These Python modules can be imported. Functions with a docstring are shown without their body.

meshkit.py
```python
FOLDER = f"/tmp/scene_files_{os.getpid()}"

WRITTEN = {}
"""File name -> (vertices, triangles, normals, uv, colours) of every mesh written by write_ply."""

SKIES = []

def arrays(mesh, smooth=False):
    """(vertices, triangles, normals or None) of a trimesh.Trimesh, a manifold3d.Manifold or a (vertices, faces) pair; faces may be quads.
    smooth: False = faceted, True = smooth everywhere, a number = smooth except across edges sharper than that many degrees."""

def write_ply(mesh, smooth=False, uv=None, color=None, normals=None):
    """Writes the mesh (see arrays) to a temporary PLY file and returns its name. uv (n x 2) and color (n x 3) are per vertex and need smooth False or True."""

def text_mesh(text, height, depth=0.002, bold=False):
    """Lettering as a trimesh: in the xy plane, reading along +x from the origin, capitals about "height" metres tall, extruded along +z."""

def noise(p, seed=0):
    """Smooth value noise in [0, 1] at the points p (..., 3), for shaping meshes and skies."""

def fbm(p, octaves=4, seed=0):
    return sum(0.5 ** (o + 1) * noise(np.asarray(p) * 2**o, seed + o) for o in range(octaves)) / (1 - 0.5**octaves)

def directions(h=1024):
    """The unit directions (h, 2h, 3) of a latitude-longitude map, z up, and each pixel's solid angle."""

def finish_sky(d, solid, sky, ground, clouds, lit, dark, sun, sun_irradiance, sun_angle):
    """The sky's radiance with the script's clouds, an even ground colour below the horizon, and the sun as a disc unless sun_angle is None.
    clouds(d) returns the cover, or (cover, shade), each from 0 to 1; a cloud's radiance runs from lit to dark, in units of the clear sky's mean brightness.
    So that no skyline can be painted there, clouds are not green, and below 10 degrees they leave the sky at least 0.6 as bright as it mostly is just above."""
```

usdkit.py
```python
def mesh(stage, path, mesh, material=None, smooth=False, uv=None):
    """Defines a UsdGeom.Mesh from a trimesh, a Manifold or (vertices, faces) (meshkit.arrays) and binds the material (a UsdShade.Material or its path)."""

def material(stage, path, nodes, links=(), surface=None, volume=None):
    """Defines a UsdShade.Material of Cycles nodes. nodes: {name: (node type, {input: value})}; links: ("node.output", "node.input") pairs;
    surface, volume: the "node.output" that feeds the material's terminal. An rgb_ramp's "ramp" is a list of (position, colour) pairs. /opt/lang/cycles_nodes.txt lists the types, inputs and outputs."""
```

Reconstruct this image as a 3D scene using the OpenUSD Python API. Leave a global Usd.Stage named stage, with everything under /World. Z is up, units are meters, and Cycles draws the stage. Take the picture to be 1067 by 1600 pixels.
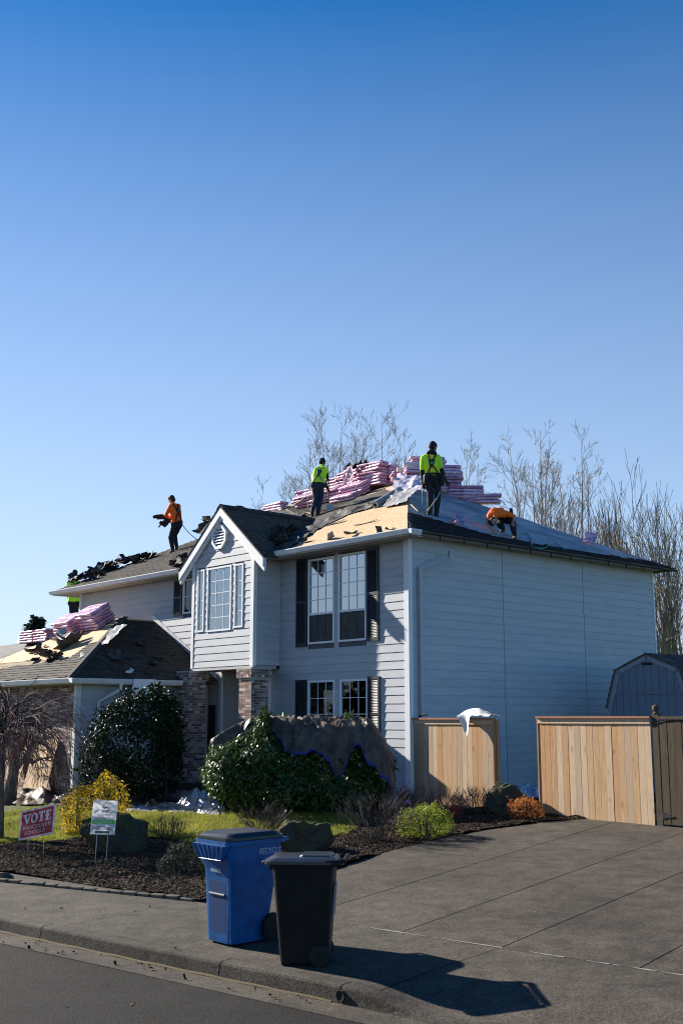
import math, random
import numpy as np
import trimesh, shapely
from shapely.geometry import Polygon, box as sbox, LineString
import manifold3d as m3
import usdkit, meshkit
from pxr import Usd, UsdGeom, UsdLux, UsdShade, Gf, Sdf, Vt

stage = Usd.Stage.CreateInMemory()
UsdGeom.SetStageUpAxis(stage, UsdGeom.Tokens.z)
UsdGeom.SetStageMetersPerUnit(stage, 1.0)
UsdGeom.Xform.Define(stage, '/World')
stage.SetDefaultPrim(stage.GetPrimAtPath('/World'))
UsdGeom.Scope.Define(stage, '/World/Looks')

# ------------------------------------------------------------------ camera, sky, sun, exposure
FPX, PCX, PCY, HORIZON, EYE = 1750.0, 533.5, 800.0, 1122.0, 2.42
PITCH = math.atan((HORIZON - PCY) / FPX)
cam = UsdGeom.Camera.Define(stage, '/World/camera')
cam.CreateFocalLengthAttr(40.0)
cam.CreateHorizontalApertureAttr(40.0 * 1067 / FPX)
cam.CreateVerticalApertureAttr(40.0 * 1600 / FPX)
cam.CreateClippingRangeAttr(Gf.Vec2f(0.1, 5000))
cam.CreateFStopAttr(3.2)
cam.CreateFocusDistanceAttr(26.0)
cam.CreateExposureAttr(EXPOSURE_STOPS := 1.38)
_x = UsdGeom.Xformable(cam)
_x.AddTranslateOp().Set((0, 0, EYE))
_x.AddRotateXOp().Set(90 + math.degrees(PITCH))

SUN_EL, SUN_AZ = math.radians(26.0), math.radians(-55.0)        # azimuth from +y towards +x
sun_dir = np.array([math.cos(SUN_EL) * math.sin(SUN_AZ), math.cos(SUN_EL) * math.cos(SUN_AZ), math.sin(SUN_EL)])
sun = UsdLux.DistantLight.Define(stage, '/World/sun')
sun.CreateIntensityAttr(1.25)
sun.CreateNormalizeAttr(True)
sun.CreateAngleAttr(0.5)
sun.CreateColorAttr(Gf.Vec3f(1.0, 0.93, 0.82))
UsdGeom.Xformable(sun).AddOrientOp().Set(Gf.Quatf(Gf.Rotation(Gf.Vec3d(0, 0, -1), Gf.Vec3d(*map(float, -sun_dir))).GetQuat()))
SKY_STRENGTH = 0.05
PALE = (6.1, 6.95, 8.2)
dome = UsdLux.DomeLight.Define(stage, '/World/sky')
sky_mat = usdkit.material(stage, '/World/Looks/clear_sky', {      # a clear winter sky, paler towards the horizon all round
    's': ('sky_texture', {'sky_type': 'single_scattering', 'sun_disc': False, 'sun_elevation': SUN_EL, 'sun_rotation': SUN_AZ, 'altitude': 60.0,
                          'air_density': 1.0, 'aerosol_density': 0.0, 'ozone_density': 6.0}),
    'g': ('texture_coordinate', {}), 'z': ('separate_xyz', {}), 'r': ('map_range', {'from_min': 0.0, 'from_max': 0.60, 'to_min': 0.91, 'to_max': 0.0, 'clamp': True}),
    'h': ('hsv', {'saturation': 1.27, 'value': 1.08}), 'pw': ('math', {'math_type': 'power', 'value2': 1.0}),
    'd': ('vector_math', {'math_type': 'dot_product', 'vector2': tuple(map(float, (math.sin(SUN_AZ), math.cos(SUN_AZ), 0.0)))}),       # paler on the sun's side
    'q': ('map_range', {'from_min': -0.9, 'from_max': 0.85, 'to_min': 0.12, 'to_max': 1.0, 'clamp': True}), 'mm': ('math', {'math_type': 'multiply'}),
    'm': ('mix_color', {'blend_type': 'mix', 'b': PALE, 'use_clamp': False}),
    'b': ('background_shader', {'strength': SKY_STRENGTH})},
    [('g.generated', 'z.vector'), ('z.z', 'r.value'), ('r.result', 'pw.value1'), ('g.generated', 'd.vector1'), ('d.value', 'q.value'), ('pw.value', 'mm.value1'), ('q.result', 'mm.value2'), ('mm.value', 'm.fac'), ('s.color', 'h.color'), ('h.color', 'm.a'), ('m.result', 'b.color')], surface='b.background')
UsdShade.MaterialBindingAPI.Apply(dome.GetPrim()).Bind(sky_mat)
dome.GetPrim().SetCustomDataByKey('kind', 'structure')

# ------------------------------------------------------------------ helpers
R = random.Random(7)
NR = np.random.default_rng(7)
EYEP = np.array([0, 0, EYE])

def view_ray(x, y):
    a, b = (x - PCX) / FPX, -(y - PCY) / FPX
    c, s = math.cos(PITCH), math.sin(PITCH)
    return np.array([a, c - b * s, s + b * c])

def hit(x, y, p0, n):
    r = view_ray(x, y)
    return EYEP + r * (np.dot(np.asarray(p0) - EYEP, n) / np.dot(r, n))

def at_depth(x, y, Y):
    r = view_ray(x, y)
    return EYEP + r * (Y / r[1])

COUNT, FRAME = {}, {}

def numbered(parent, name):
    k = (parent, name)
    n = COUNT.get(k, 0)
    COUNT[k] = n + 1
    return f'{parent}/{name}' if n == 0 else f'{parent}/{name}_{n:03d}'

def tags(prim, label=None, cat=None, group=None, kind=None):
    for k, v in (('label', label), ('category', cat), ('group', group), ('kind', kind)):
        if v:
            prim.SetCustomDataByKey(k, v)

def thing(name, label, cat, loc=(0, 0, 0), rotz=0.0, group=None, kind=None):
    path = numbered('/World', name)
    x = UsdGeom.Xform.Define(stage, path)
    x.AddTranslateOp().Set(tuple(map(float, loc)))
    x.AddRotateZOp().Set(math.degrees(rotz))
    c, s = math.cos(rotz), math.sin(rotz)
    FRAME[path] = (np.array(loc, float), np.array([[c, -s, 0], [s, c, 0], [0, 0, 1.0]]))
    tags(x.GetPrim(), label, cat, group, kind)
    return path

def vf(mesh):
    v, f, _ = meshkit.arrays(mesh)
    return v, f

def put(name, mesh, mat, parent=None, label=None, cat=None, group=None, kind=None, smooth=False, world=False, island=0):
    """One Mesh prim below parent (or /World). Vertices are in the frame of the parent's thing, or in world space with world=True."""
    if isinstance(mesh, MB):
        mesh = mesh.get()
    path = numbered(parent or '/World', name)
    top = '/'.join(path.split('/')[:3])
    if world and top in FRAME:
        o, M = FRAME[top]
        v, f = vf(mesh)
        mesh = ((v - o) @ M, f)
    m = usdkit.mesh(stage, path, mesh, MAT[mat] if isinstance(mat, str) else mat, smooth=smooth)
    if island:                                               # a tone of its own for every leaf, brick ... of so many vertices
        n = len(m.GetPointsAttr().Get())
        g = np.random.default_rng(n)
        t = np.repeat(g.uniform(0, 1, n // island + 1), island)[:n].astype(np.float32)
        UsdGeom.PrimvarsAPI(m).CreatePrimvar('tone', Sdf.ValueTypeNames.FloatArray, 'vertex').Set(Vt.FloatArray.FromNumpy(t))
    tags(m.GetPrim(), label, cat, group, kind)
    return path

def single(name, mesh, mat, label, cat, group=None, kind=None, smooth=False):
    return put(name, mesh, mat, None, label, cat, group, kind, smooth)

def copy_of(src, loc, rot=(0, 0, 0), label=None, group=None, scale=None, name=None):
    """An instance of a thing, parts and all, as the next of its name."""
    sp = stage.GetPrimAtPath(src)
    path = numbered('/World', name or src.split('/')[-1].rstrip('0123456789').rstrip('_'))
    x = UsdGeom.Xform.Define(stage, path)
    p = x.GetPrim()
    p.GetReferences().AddInternalReference(src)
    x.ClearXformOpOrder()
    for a in list(p.GetAuthoredAttributes()):
        pass
    x.AddTransformOp(opSuffix='place').Set(place_matrix(loc, rot, scale))
    x.SetXformOpOrder([UsdGeom.XformOp(p.GetAttribute('xformOp:transform:place'))])
    p.SetInstanceable(True)
    was = sp.GetCustomData()
    tags(p, label or was.get('label'), was.get('category'), group or was.get('group'), was.get('kind'))
    return path

def place_matrix(loc, rot, scale=None):
    if isinstance(rot, np.ndarray):
        M = rot
    else:
        M = trimesh.transformations.euler_matrix(*rot)[:3, :3]
    if scale is not None:
        M = M @ np.diag(np.broadcast_to(scale, 3))
    m = np.eye(4)
    m[:3, :3] = M.T
    m[3, :3] = loc
    return Gf.Matrix4d(*m.ravel().tolist())

class MB:
    """Collects shapes that become one mesh."""
    def __init__(self):
        self.v, self.f, self.n = [], [], 0
    def add(self, v, f):
        v, f = np.asarray(v, float), np.asarray(f, int)
        if f.shape[1] == 4:
            f = np.vstack([f[:, [0, 1, 2]], f[:, [0, 2, 3]]])
        self.v.append(v); self.f.append(f + self.n); self.n += len(v)
        return self
    def mesh(self, m):
        return self.add(*vf(m))
    def box(self, x0, x1, y0, y1, z0, z1):
        v = [(x, y, z) for z in (z0, z1) for y in (y0, y1) for x in (x0, x1)]
        return self.add(v, BOXF)
    def hexa(self, p):
        return self.add(p, BOXF)
    def tube(self, pts, rad, sides=6, cap=True):
        return self.add(*tube(pts, rad, sides, cap))
    def get(self):
        return (np.vstack(self.v), np.vstack(self.f))

BOXF = np.array([[0, 2, 3, 1], [4, 5, 7, 6], [0, 1, 5, 4], [2, 6, 7, 3], [0, 4, 6, 2], [1, 3, 7, 5]])

def bx(x0, x1, y0, y1, z0, z1):
    return MB().box(x0, x1, y0, y1, z0, z1).get()

def rbox(x0, x1, y0, y1, z0, z1, r=0.01):
    """A box with chamfered edges."""
    e = [m3.Manifold.cube((x1 - x0 - 2 * r * a, y1 - y0 - 2 * r * b, z1 - z0 - 2 * r * c)).translate((x0 + r * a, y0 + r * b, z0 + r * c)) for a, b, c in ((0, 1, 1), (1, 0, 1), (1, 1, 0))]
    return m3.Manifold.batch_hull(e) if hasattr(m3.Manifold, 'batch_hull') else (e[0] + e[1] + e[2]).hull()

def tube(pts, rad, sides=6, cap=True):
    pts = np.asarray(pts, float)
    n = len(pts)
    rad = np.broadcast_to(np.asarray(rad, float), n)
    d = np.gradient(pts, axis=0)
    d /= np.maximum(np.linalg.norm(d, axis=1, keepdims=True), 1e-9)
    ref = np.array([0, 0, 1.0]) if abs(d[0, 2]) < 0.9 else np.array([1.0, 0, 0])
    a = np.cross(d, ref); a /= np.maximum(np.linalg.norm(a, axis=1, keepdims=True), 1e-9)
    b = np.cross(d, a)
    t = np.arange(sides) * 2 * np.pi / sides
    v = (pts[:, None] + rad[:, None, None] * (np.cos(t)[None, :, None] * a[:, None] + np.sin(t)[None, :, None] * b[:, None])).reshape(-1, 3)
    i = np.arange(n - 1)[:, None] * sides
    j = np.arange(sides)[None]
    k = (j + 1) % sides
    q = np.stack([i + j, i + sides + j, i + sides + k, i + k], -1).reshape(-1, 4)
    f = np.vstack([q[:, [0, 1, 2]], q[:, [0, 2, 3]]])
    if cap:
        c = [[0, s, s + 1] for s in range(1, sides - 1)]
        o = (n - 1) * sides
        c += [[o, o + s + 1, o + s] for s in range(1, sides - 1)]
        f = np.vstack([f, c])
    return v, f

def lathe(profile, sides=20, center=(0, 0, 0)):
    p = np.asarray(profile, float)
    t = np.arange(sides) * 2 * np.pi / sides
    v = np.stack([p[:, None, 0] * np.cos(t), p[:, None, 0] * np.sin(t), np.broadcast_to(p[:, None, 1], (len(p), sides))], -1).reshape(-1, 3) + center
    f = []
    for i in range(len(p) - 1):
        for j in range(sides):
            k = (j + 1) % sides
            f.append([i * sides + j, i * sides + k, (i + 1) * sides + k, (i + 1) * sides + j])
    return v, np.array(f)

def extrude(poly, h):
    if poly.geom_type != 'Polygon':
        out = MB()
        for g in poly.geoms:
            if g.geom_type == 'Polygon' and g.area > 1e-6:
                out.add(*vf(trimesh.creation.extrude_polygon(g, h, engine='earcut')))
        return out.get()
    return vf(trimesh.creation.extrude_polygon(poly, h, engine='earcut'))

def framed(mesh, o, e, w, n):
    """Maps a mesh drawn in (a, b, c) to o + a e + b w + c n."""
    v, f = vf(mesh)
    M = np.stack([e, w, n])
    v = np.asarray(o) + v @ M
    if np.linalg.det(M) < 0:
        f = f[:, ::-1]
    return v, f

def grid(nx, ny):
    i, j = np.meshgrid(np.arange(nx - 1), np.arange(ny - 1), indexing='ij')
    a = (i * ny + j).ravel()
    return np.stack([a, a + ny, a + ny + 1, a + 1], 1)

def unit(v):
    v = np.asarray(v, float)
    return v / np.linalg.norm(v)

# ------------------------------------------------------------------ materials
MAT = {}

def mat(name, color, rough=0.7, var=0.15, scale=6.0, bump=0.0, bump_scale=40.0, spec=0.3, var2=None, rand=0.0, space='object', detail=5.0, stretch=None, metallic=0.0, ramp=None, translucent=0.0, coat=0.0, both=True, trans_color=None):
    """Principled surface whose colour wanders with noise between darker and lighter tones of itself (or along ramp); rand varies copies."""
    color = np.asarray(color, float)
    lo, hi = color * (1 - var), np.clip(color * (1 + var), 0, 1)
    if var2 is not None:
        hi = np.asarray(var2)
    N = {'c': ('texture_coordinate', {}), 'n': ('noise_texture', {'scale': scale, 'detail': detail, 'roughness': 0.6}),
         'r': ('rgb_ramp', {'ramp': ramp or [(0.3, lo), (0.7, hi)]}),
         'p': ('principled_bsdf', {'roughness': rough, 'specular_ior_level': spec, 'metallic': metallic, 'coat_weight': coat})}
    L = [('n.fac', 'r.fac')]
    src = 'c.object'
    if space == 'position':
        N['g'] = ('geometry', {}); src = 'g.position'
    if stretch is not None:
        N['m'] = ('mapping', {'scale': stretch}); L += [(src, 'm.vector')]; src = 'm.vector'
    L += [(src, 'n.vector')]
    col = 'r.color'
    if rand:
        N['o'] = ('object_info', {}); N['mr'] = ('map_range', {'to_min': 1 - rand, 'to_max': 1 + rand}); N['cc'] = ('combine_color', {})
        N['mx'] = ('mix_color', {'blend_type': 'multiply', 'fac': 1.0})
        L += [('o.random', 'mr.value'), ('mr.result', 'cc.r'), ('mr.result', 'cc.g'), ('mr.result', 'cc.b'), (col, 'mx.a'), ('cc.color', 'mx.b')]
        col = 'mx.result'
    L += [(col, 'p.base_color')]
    if bump:
        N['bn'] = ('noise_texture', {'scale': bump_scale, 'detail': 6.0, 'roughness': 0.65}); N['b'] = ('bump', {'strength': 1.0, 'distance': bump})
        L += [(src, 'bn.vector'), ('bn.fac', 'b.height'), ('b.normal', 'p.normal')]
    surf = 'p.BSDF'
    if translucent:
        N['t'] = ('translucent_bsdf', {}); N['ms'] = ('mix_closure', {'fac': translucent})
        if trans_color is not None:
            N['t'] = ('translucent_bsdf', {'color': trans_color})
        else:
            L += [(col, 't.color')]
        L += [('p.BSDF', 'ms.closure1'), ('t.BSDF', 'ms.closure2')]
        surf = 'ms.closure'
    MAT[name] = usdkit.material(stage, f'/World/Looks/{name}', N, L, surface=surf)
    return MAT[name]

ORD = ['bottom', 'second', 'third', 'fourth', 'fifth', 'sixth', 'seventh', 'eighth', 'ninth', 'tenth', 'eleventh', 'twelfth', 'thirteenth', 'fourteenth', 'fifteenth', 'sixteenth', 'seventeenth', 'eighteenth', 'nineteenth', 'twentieth', 'twenty-first', 'twenty-second']

def paving(name, dark, light, stain=0.5, grain=110.0, bump=0.004):
    """Weathered concrete or asphalt: broad stains, streaks, aggregate grain, dark spots and hairline cracks."""
    d, l = np.array(dark), np.array(light)
    MAT[name] = usdkit.material(stage, f'/World/Looks/{name}', {
        'g': ('geometry', {}), 'n1': ('noise_texture', {'scale': 0.55, 'detail': 6.0, 'roughness': 0.6, 'distortion': 0.6}), 'n2': ('noise_texture', {'scale': 3.2, 'detail': 9.0, 'roughness': 0.75}),
        'n3': ('noise_texture', {'scale': grain, 'detail': 3.0, 'roughness': 0.8}), 'r1': ('rgb_ramp', {'ramp': [(0.28, d), (0.5, (d + l) / 2), (0.72, l)]}),
        'r2': ('rgb_ramp', {'ramp': [(0.33, (0.50, 0.50, 0.50)), (0.5, (1, 1, 1)), (0.66, (1.45, 1.43, 1.40))]}), 'r3': ('rgb_ramp', {'ramp': [(0.36, (0.40, 0.40, 0.40)), (0.5, (1, 1, 1)), (0.64, (1.75, 1.72, 1.68))]}),
        'w': ('noise_texture', {'scale': 1.4, 'detail': 4.0}), 'wv': ('vector_math', {'math_type': 'multiply_add', 'vector2': (0.5, 0.5, 0.5)}),
        'v': ('voronoi_texture', {'scale': 0.23, 'feature': 'distance_to_edge'}), 'rv': ('rgb_ramp', {'ramp': [(0.0, (0.45, 0.44, 0.43)), (0.0045, (0.75, 0.74, 0.73)), (0.010, (1, 1, 1))]}),
        'sp': ('voronoi_texture', {'scale': 7.0}), 'rs': ('rgb_ramp', {'ramp': [(0.0, (0.5, 0.48, 0.46)), (0.07, (0.8, 0.8, 0.8)), (0.11, (1, 1, 1))]}),
        'm1': ('mix_color', {'blend_type': 'multiply', 'fac': stain, 'use_clamp': False}), 'm2': ('mix_color', {'blend_type': 'multiply', 'fac': 0.9, 'use_clamp': False}), 'm3': ('mix_color', {'blend_type': 'multiply', 'fac': 0.35}), 'm4': ('mix_color', {'blend_type': 'multiply', 'fac': 0.6}),
        'b': ('bump', {'distance': bump}), 'p': ('principled_bsdf', {'roughness': 0.9, 'specular_ior_level': 0.18})},
        [('g.position', 'n1.vector'), ('g.position', 'n2.vector'), ('g.position', 'n3.vector'), ('n1.fac', 'r1.fac'), ('n2.fac', 'r2.fac'), ('n3.fac', 'r3.fac'), ('g.position', 'w.vector'), ('w.color', 'wv.vector1'), ('g.position', 'wv.vector3'), ('wv.vector', 'v.vector'), ('v.distance', 'rv.fac'),
         ('g.position', 'sp.vector'), ('sp.distance', 'rs.fac'), ('r1.color', 'm1.a'), ('r2.color', 'm1.b'), ('m1.result', 'm2.a'), ('r3.color', 'm2.b'), ('m2.result', 'm3.a'), ('rv.color', 'm3.b'), ('m3.result', 'm4.a'), ('rs.color', 'm4.b'),
         ('m4.result', 'p.base_color'), ('n3.fac', 'b.height'), ('b.normal', 'p.normal')], surface='p.BSDF')
paving('asphalt', (0.0075, 0.0070, 0.0066), (0.014, 0.0130, 0.0122), 0.9, 38.0, 0.012)
paving('concrete', (0.040, 0.0335, 0.027), (0.074, 0.063, 0.052), 0.85, 42.0)
paving('concrete_old', (0.040, 0.034, 0.0275), (0.070, 0.0605, 0.050), 0.9, 42.0)
paving('kerb_concrete', (0.032, 0.028, 0.0225), (0.068, 0.060, 0.050), 1.0, 40.0, 0.006)
mat('soil', (0.035, 0.026, 0.019), 0.95, 0.4, 8.0, 0.02, 30, var2=(0.06, 0.045, 0.032), space='position')
mat('mulch', (0.014, 0.009, 0.006), 0.9, 0.5, 22.0, 0.03, 45, var2=(0.055, 0.033, 0.021), space='position', spec=0.15)
MAT['bark'] = usdkit.material(stage, '/World/Looks/bark', {'o': ('object_info', {}), 'r': ('rgb_ramp', {'ramp': [(0.0, (0.012, 0.008, 0.006)), (0.5, (0.040, 0.024, 0.015)), (0.85, (0.085, 0.050, 0.030)), (0.97, (0.17, 0.11, 0.07)), (1.0, (0.26, 0.19, 0.13))]}),
    'p': ('principled_bsdf', {'roughness': 0.85, 'specular_ior_level': 0.15})}, [('o.random', 'r.fac'), ('r.color', 'p.base_color')], surface='p.BSDF')
mat('lawn', (0.07, 0.09, 0.018), 0.95, 0.3, 5.0, 0.02, 40, var2=(0.085, 0.10, 0.03), space='position')
mat('grass', (0.16, 0.22, 0.025), 0.55, 0.3, 0.8, spec=0.25, var2=(0.38, 0.36, 0.06), rand=0.3, space='position', translucent=0.35)
mat('moss_line', (0.16, 0.12, 0.04), 0.95, 0.4, 14.0, var2=(0.06, 0.052, 0.038), space='position')
mat('efflorescence', (0.10, 0.092, 0.08), 0.9, 0.3, 5.0, var2=(0.36, 0.34, 0.31), space='position')
mat('joint_dark', (0.02, 0.018, 0.015), 0.95)
mat('stone_edging', (0.07, 0.062, 0.05), 0.9, 0.35, 7.0, 0.006, 60, rand=0.25)

# ------------------------------------------------------------------ terrain (street frame: s to the left along the kerb, t inwards)
KERB0 = np.array([-1.219, 11.937])
S2, T2 = np.array([-0.766, 0.643]), np.array([0.643, 0.766])

def to_st(p):
    d = np.asarray(p, float)[..., :2] - KERB0
    return d @ S2, d @ T2

def to_xy(s, t):
    return KERB0 + np.multiply.outer(np.asarray(s, float), S2) + np.multiply.outer(np.asarray(t, float), T2)

def lift(t):
    t = np.asarray(t, float)
    return 0.02 * np.clip(t, 0, 2.2) + 0.065 * np.clip(t - 2.2, 0, 11.8)

def smooth01(x):
    x = np.clip(x, 0, 1)
    return x * x * (3 - 2 * x)

S_HOLE = float(to_st(hit(548, 1550, (0, 0, -0.08), (0, 0, 1)))[0])

def apron_z(s, t):
    """Height of the pavement: level with the kerb, dropping to the gutter where the driveway meets the street."""
    k = smooth01((S_HOLE - 0.05 - s) / 1.0) * (1 - smooth01(t / 1.25))
    return lift(t) - 0.145 * k

def ground_z(p):
    s, t = to_st(p)
    return np.where(t < 0, -0.16, apron_z(s, t))

def at_ground(x, y):
    r = view_ray(x, y)
    d = np.linspace(6, 60, 5401)
    p = EYEP + d[:, None] * r
    k = np.argmax(p[:, 2] < ground_z(p))
    q = p[k].copy(); q[2] = float(ground_z(q))
    return q

def sheet(ss, tt, zf, drop=0.0):
    s, t = np.meshgrid(ss, tt, indexing='ij')
    xy = KERB0 + s[..., None] * S2 + t[..., None] * T2
    z = zf(s, t) - drop
    v = np.concatenate([xy, z[..., None]], -1).reshape(-1, 3)
    f = grid(len(ss), len(tt))
    w = np.cross(v[f[0, 1]] - v[f[0, 0]], v[f[0, 2]] - v[f[0, 0]])
    return v, (f if w[2] > 0 else f[:, ::-1])

far = np.concatenate([-np.geomspace(2500, 40, 14), np.linspace(-35, 45, 33), np.geomspace(50, 2500, 14)])
put('ground', sheet(far, np.concatenate([np.linspace(0.1, 20, 30), np.geomspace(22, 2500, 24)]), lambda s, t: lift(t) - 0.19 * (t < 2.3), 0.06), 'lawn', kind='structure', label='ground under the yard and beyond the houses', cat='ground')
put('road', sheet(far, np.concatenate([-np.geomspace(2500, 12, 8), np.linspace(-9, -0.42, 30)]), lambda s, t: -0.158 + 0.018 * np.clip(-t - 0.42, 0, 4.5) + 0.004 * (meshkit.noise(np.stack([s * 2, t * 2, s * 0], -1)) - 0.5)), 'asphalt',
    kind='structure', label='dark grey asphalt street along the kerb', cat='road')
put('gutter', sheet(np.linspace(-60, 60, 121), np.array([-0.44, -0.435, -0.425, -0.25, -0.1, 0.03]), lambda s, t: -0.150 - 0.012 * np.cos((t + 0.2) * 7) - 0.25 * (t < -0.437)), 'concrete_old', kind='structure', label='concrete gutter strip at the foot of the kerb', cat='gutter')

def st_prism(poly, zf, thick=0.12):
    v, f = extrude(poly, thick)
    s, t, h = v[:, 0], v[:, 1], v[:, 2]
    xy = KERB0 + s[:, None] * S2 + t[:, None] * T2
    w = np.concatenate([xy, (zf(s, t) + h - thick)[:, None]], 1)
    return w, f[:, ::-1]

def st_patch(poly, zf, step=0.12, thick=0.1):
    """A slab whose top follows a curved surface: the polygon is cut into cells."""
    m = MB()
    x0, y0, x1, y1 = poly.bounds
    for a in np.arange(x0, x1, step):
        q = poly.intersection(sbox(a, y0, min(a + step, x1), y1))
        for b in np.arange(y0, y1, step):
            c = q.intersection(sbox(x0, b, x1, min(b + step, y1)))
            for g in getattr(c, 'geoms', [c]):
                if g.geom_type == 'Polygon' and g.area > 1e-5:
                    v, f = trimesh.creation.triangulate_polygon(g, engine='earcut')
                    xy = KERB0 + v[:, :1] * S2 + v[:, 1:] * T2
                    m.add(np.concatenate([xy, zf(v[:, 0], v[:, 1])[:, None]], 1), f[:, ::-1])
    return m.get()

# kerb: one piece between two joints after another
JOINTS = [S_HOLE, float(to_st(hit(344.7, 1503, (0, 0, 0), (0, 0, 1)))[0])]
while JOINTS[-1] < 30:
    JOINTS.append(JOINTS[-1] + 3.02)
kerb = thing('kerb', 'worn concrete kerb with dark joints and a drain hole', 'kerb', kind='structure')
prof = [(-0.03, -0.2), (-0.028, -0.15), (-0.008, -0.03), (0.004, -0.010), (0.03, 0.0), (0.16, 0.003), (0.16, -0.2)]

def kerb_piece(s0, s1, p0=prof, p1=prof):
    m = MB()
    n = len(p0)
    v = []
    for s, p in ((s0, p0), (s1, p1)):
        for t, z in p:
            q = to_xy(s, t); v.append((q[0], q[1], z))
    f = [[i, (i + 1) % n, n + (i + 1) % n, n + i] for i in range(n)]
    m.add(v, f)
    m.add(v, [[0, i + 1, i] for i in range(1, n - 1)] + [[n, n + i, n + i + 1] for i in range(1, n - 1)])
    return m.get()
for a, b in zip(JOINTS[:-1], JOINTS[1:]):
    put('kerb_stone', kerb_piece(a + 0.008, b - 0.008), 'kerb_concrete', kerb)
low = [(t, min(z, -0.135 + 0.02 * max(t, 0))) for t, z in prof]
def ramp_prof(q):
    d = float(apron_z(q, 0.17)) - float(lift(0.17))
    return [(t, z if z < -0.1 and z <= d else min(z, max(z + d, -0.145 + 0.02 * max(t, 0)))) for t, z in prof]
cuts = [S_HOLE - 0.008] + [S_HOLE - 0.05 - 1.0 * k / 8 for k in range(1, 9)]
rm = MB()
for a, b in zip(cuts[:-1], cuts[1:]):
    rm.add(*kerb_piece(a, b, ramp_prof(a), ramp_prof(b)))
put('kerb_ramp', rm, 'kerb_concrete', kerb)
put('kerb_ramp', kerb_piece(cuts[-1], -20, ramp_prof(cuts[-1]), ramp_prof(-20)), 'kerb_concrete', kerb)
hp = to_xy(S_HOLE - 0.02, -0.035)
put('drain_hole', framed(lathe([(0.0, 0.001), (0.036, 0.001), (0.046, 0.006), (0.048, -0.04)], 18), (hp[0], hp[1], -0.085), np.append(S2, 0), (0, 0, 1), np.append(-T2, 0)), 'joint_dark', kerb)
put('moss_line', sheet(np.linspace(-1.5, 30, 260), np.array([-0.052, -0.026]), lambda s, t: -0.152 + 0.003 * np.sin(s * 9) + 0.014 * (t > -0.04)), 'moss_line', kind='stuff', label='yellowish moss and dust line at the foot of the kerb', cat='moss')

# pavement slabs
walk = thing('pavement', 'stained concrete pavement between kerb and planting bed', 'pavement', kind='structure')
sj = [S_HOLE + 0.6, float(to_st(at_ground(215, 1425))[0])]
while sj[-1] < 30:
    sj.append(sj[-1] + 3.6)
for a, b in zip(sj[:-1], sj[1:]):
    put('slab', st_prism(sbox(a + 0.004, 0.165, b - 0.004, 2.2), apron_z), 'concrete_old', walk)

# driveway outline from its edge along the planting bed
edge = [at_ground(*q) for q in ((312, 1411), (420, 1385), (525, 1358), (560, 1346), (600, 1333), (650, 1320), (705, 1307), (760, 1297), (850, 1285), (930, 1279), (985, 1276))]
edge_st = [tuple(map(float, to_st(p))) for p in edge]
S_END = edge_st[-1][0]
drive_poly = Polygon([(sj[0], 0.165)] + [(max(edge_st[0][0], sj[0]), 2.2)] + edge_st[1:] + [(S_END, 14), (-16, 14), (-16, 0.165)]).buffer(0)
APRON = sbox(-16, 0.165, sj[0], 2.2)
drive = thing('driveway', 'wide brown-grey concrete driveway with long expansion joints', 'driveway', kind='structure')
lines = [float(to_st(at_ground(*q))[0]) for q in ((526.6, 1415), (614, 1461), (770, 1486))]
lines = [30] + lines + [lines[-1] - 1.55 * k for k in range(1, 6)] + [-16]
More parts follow.
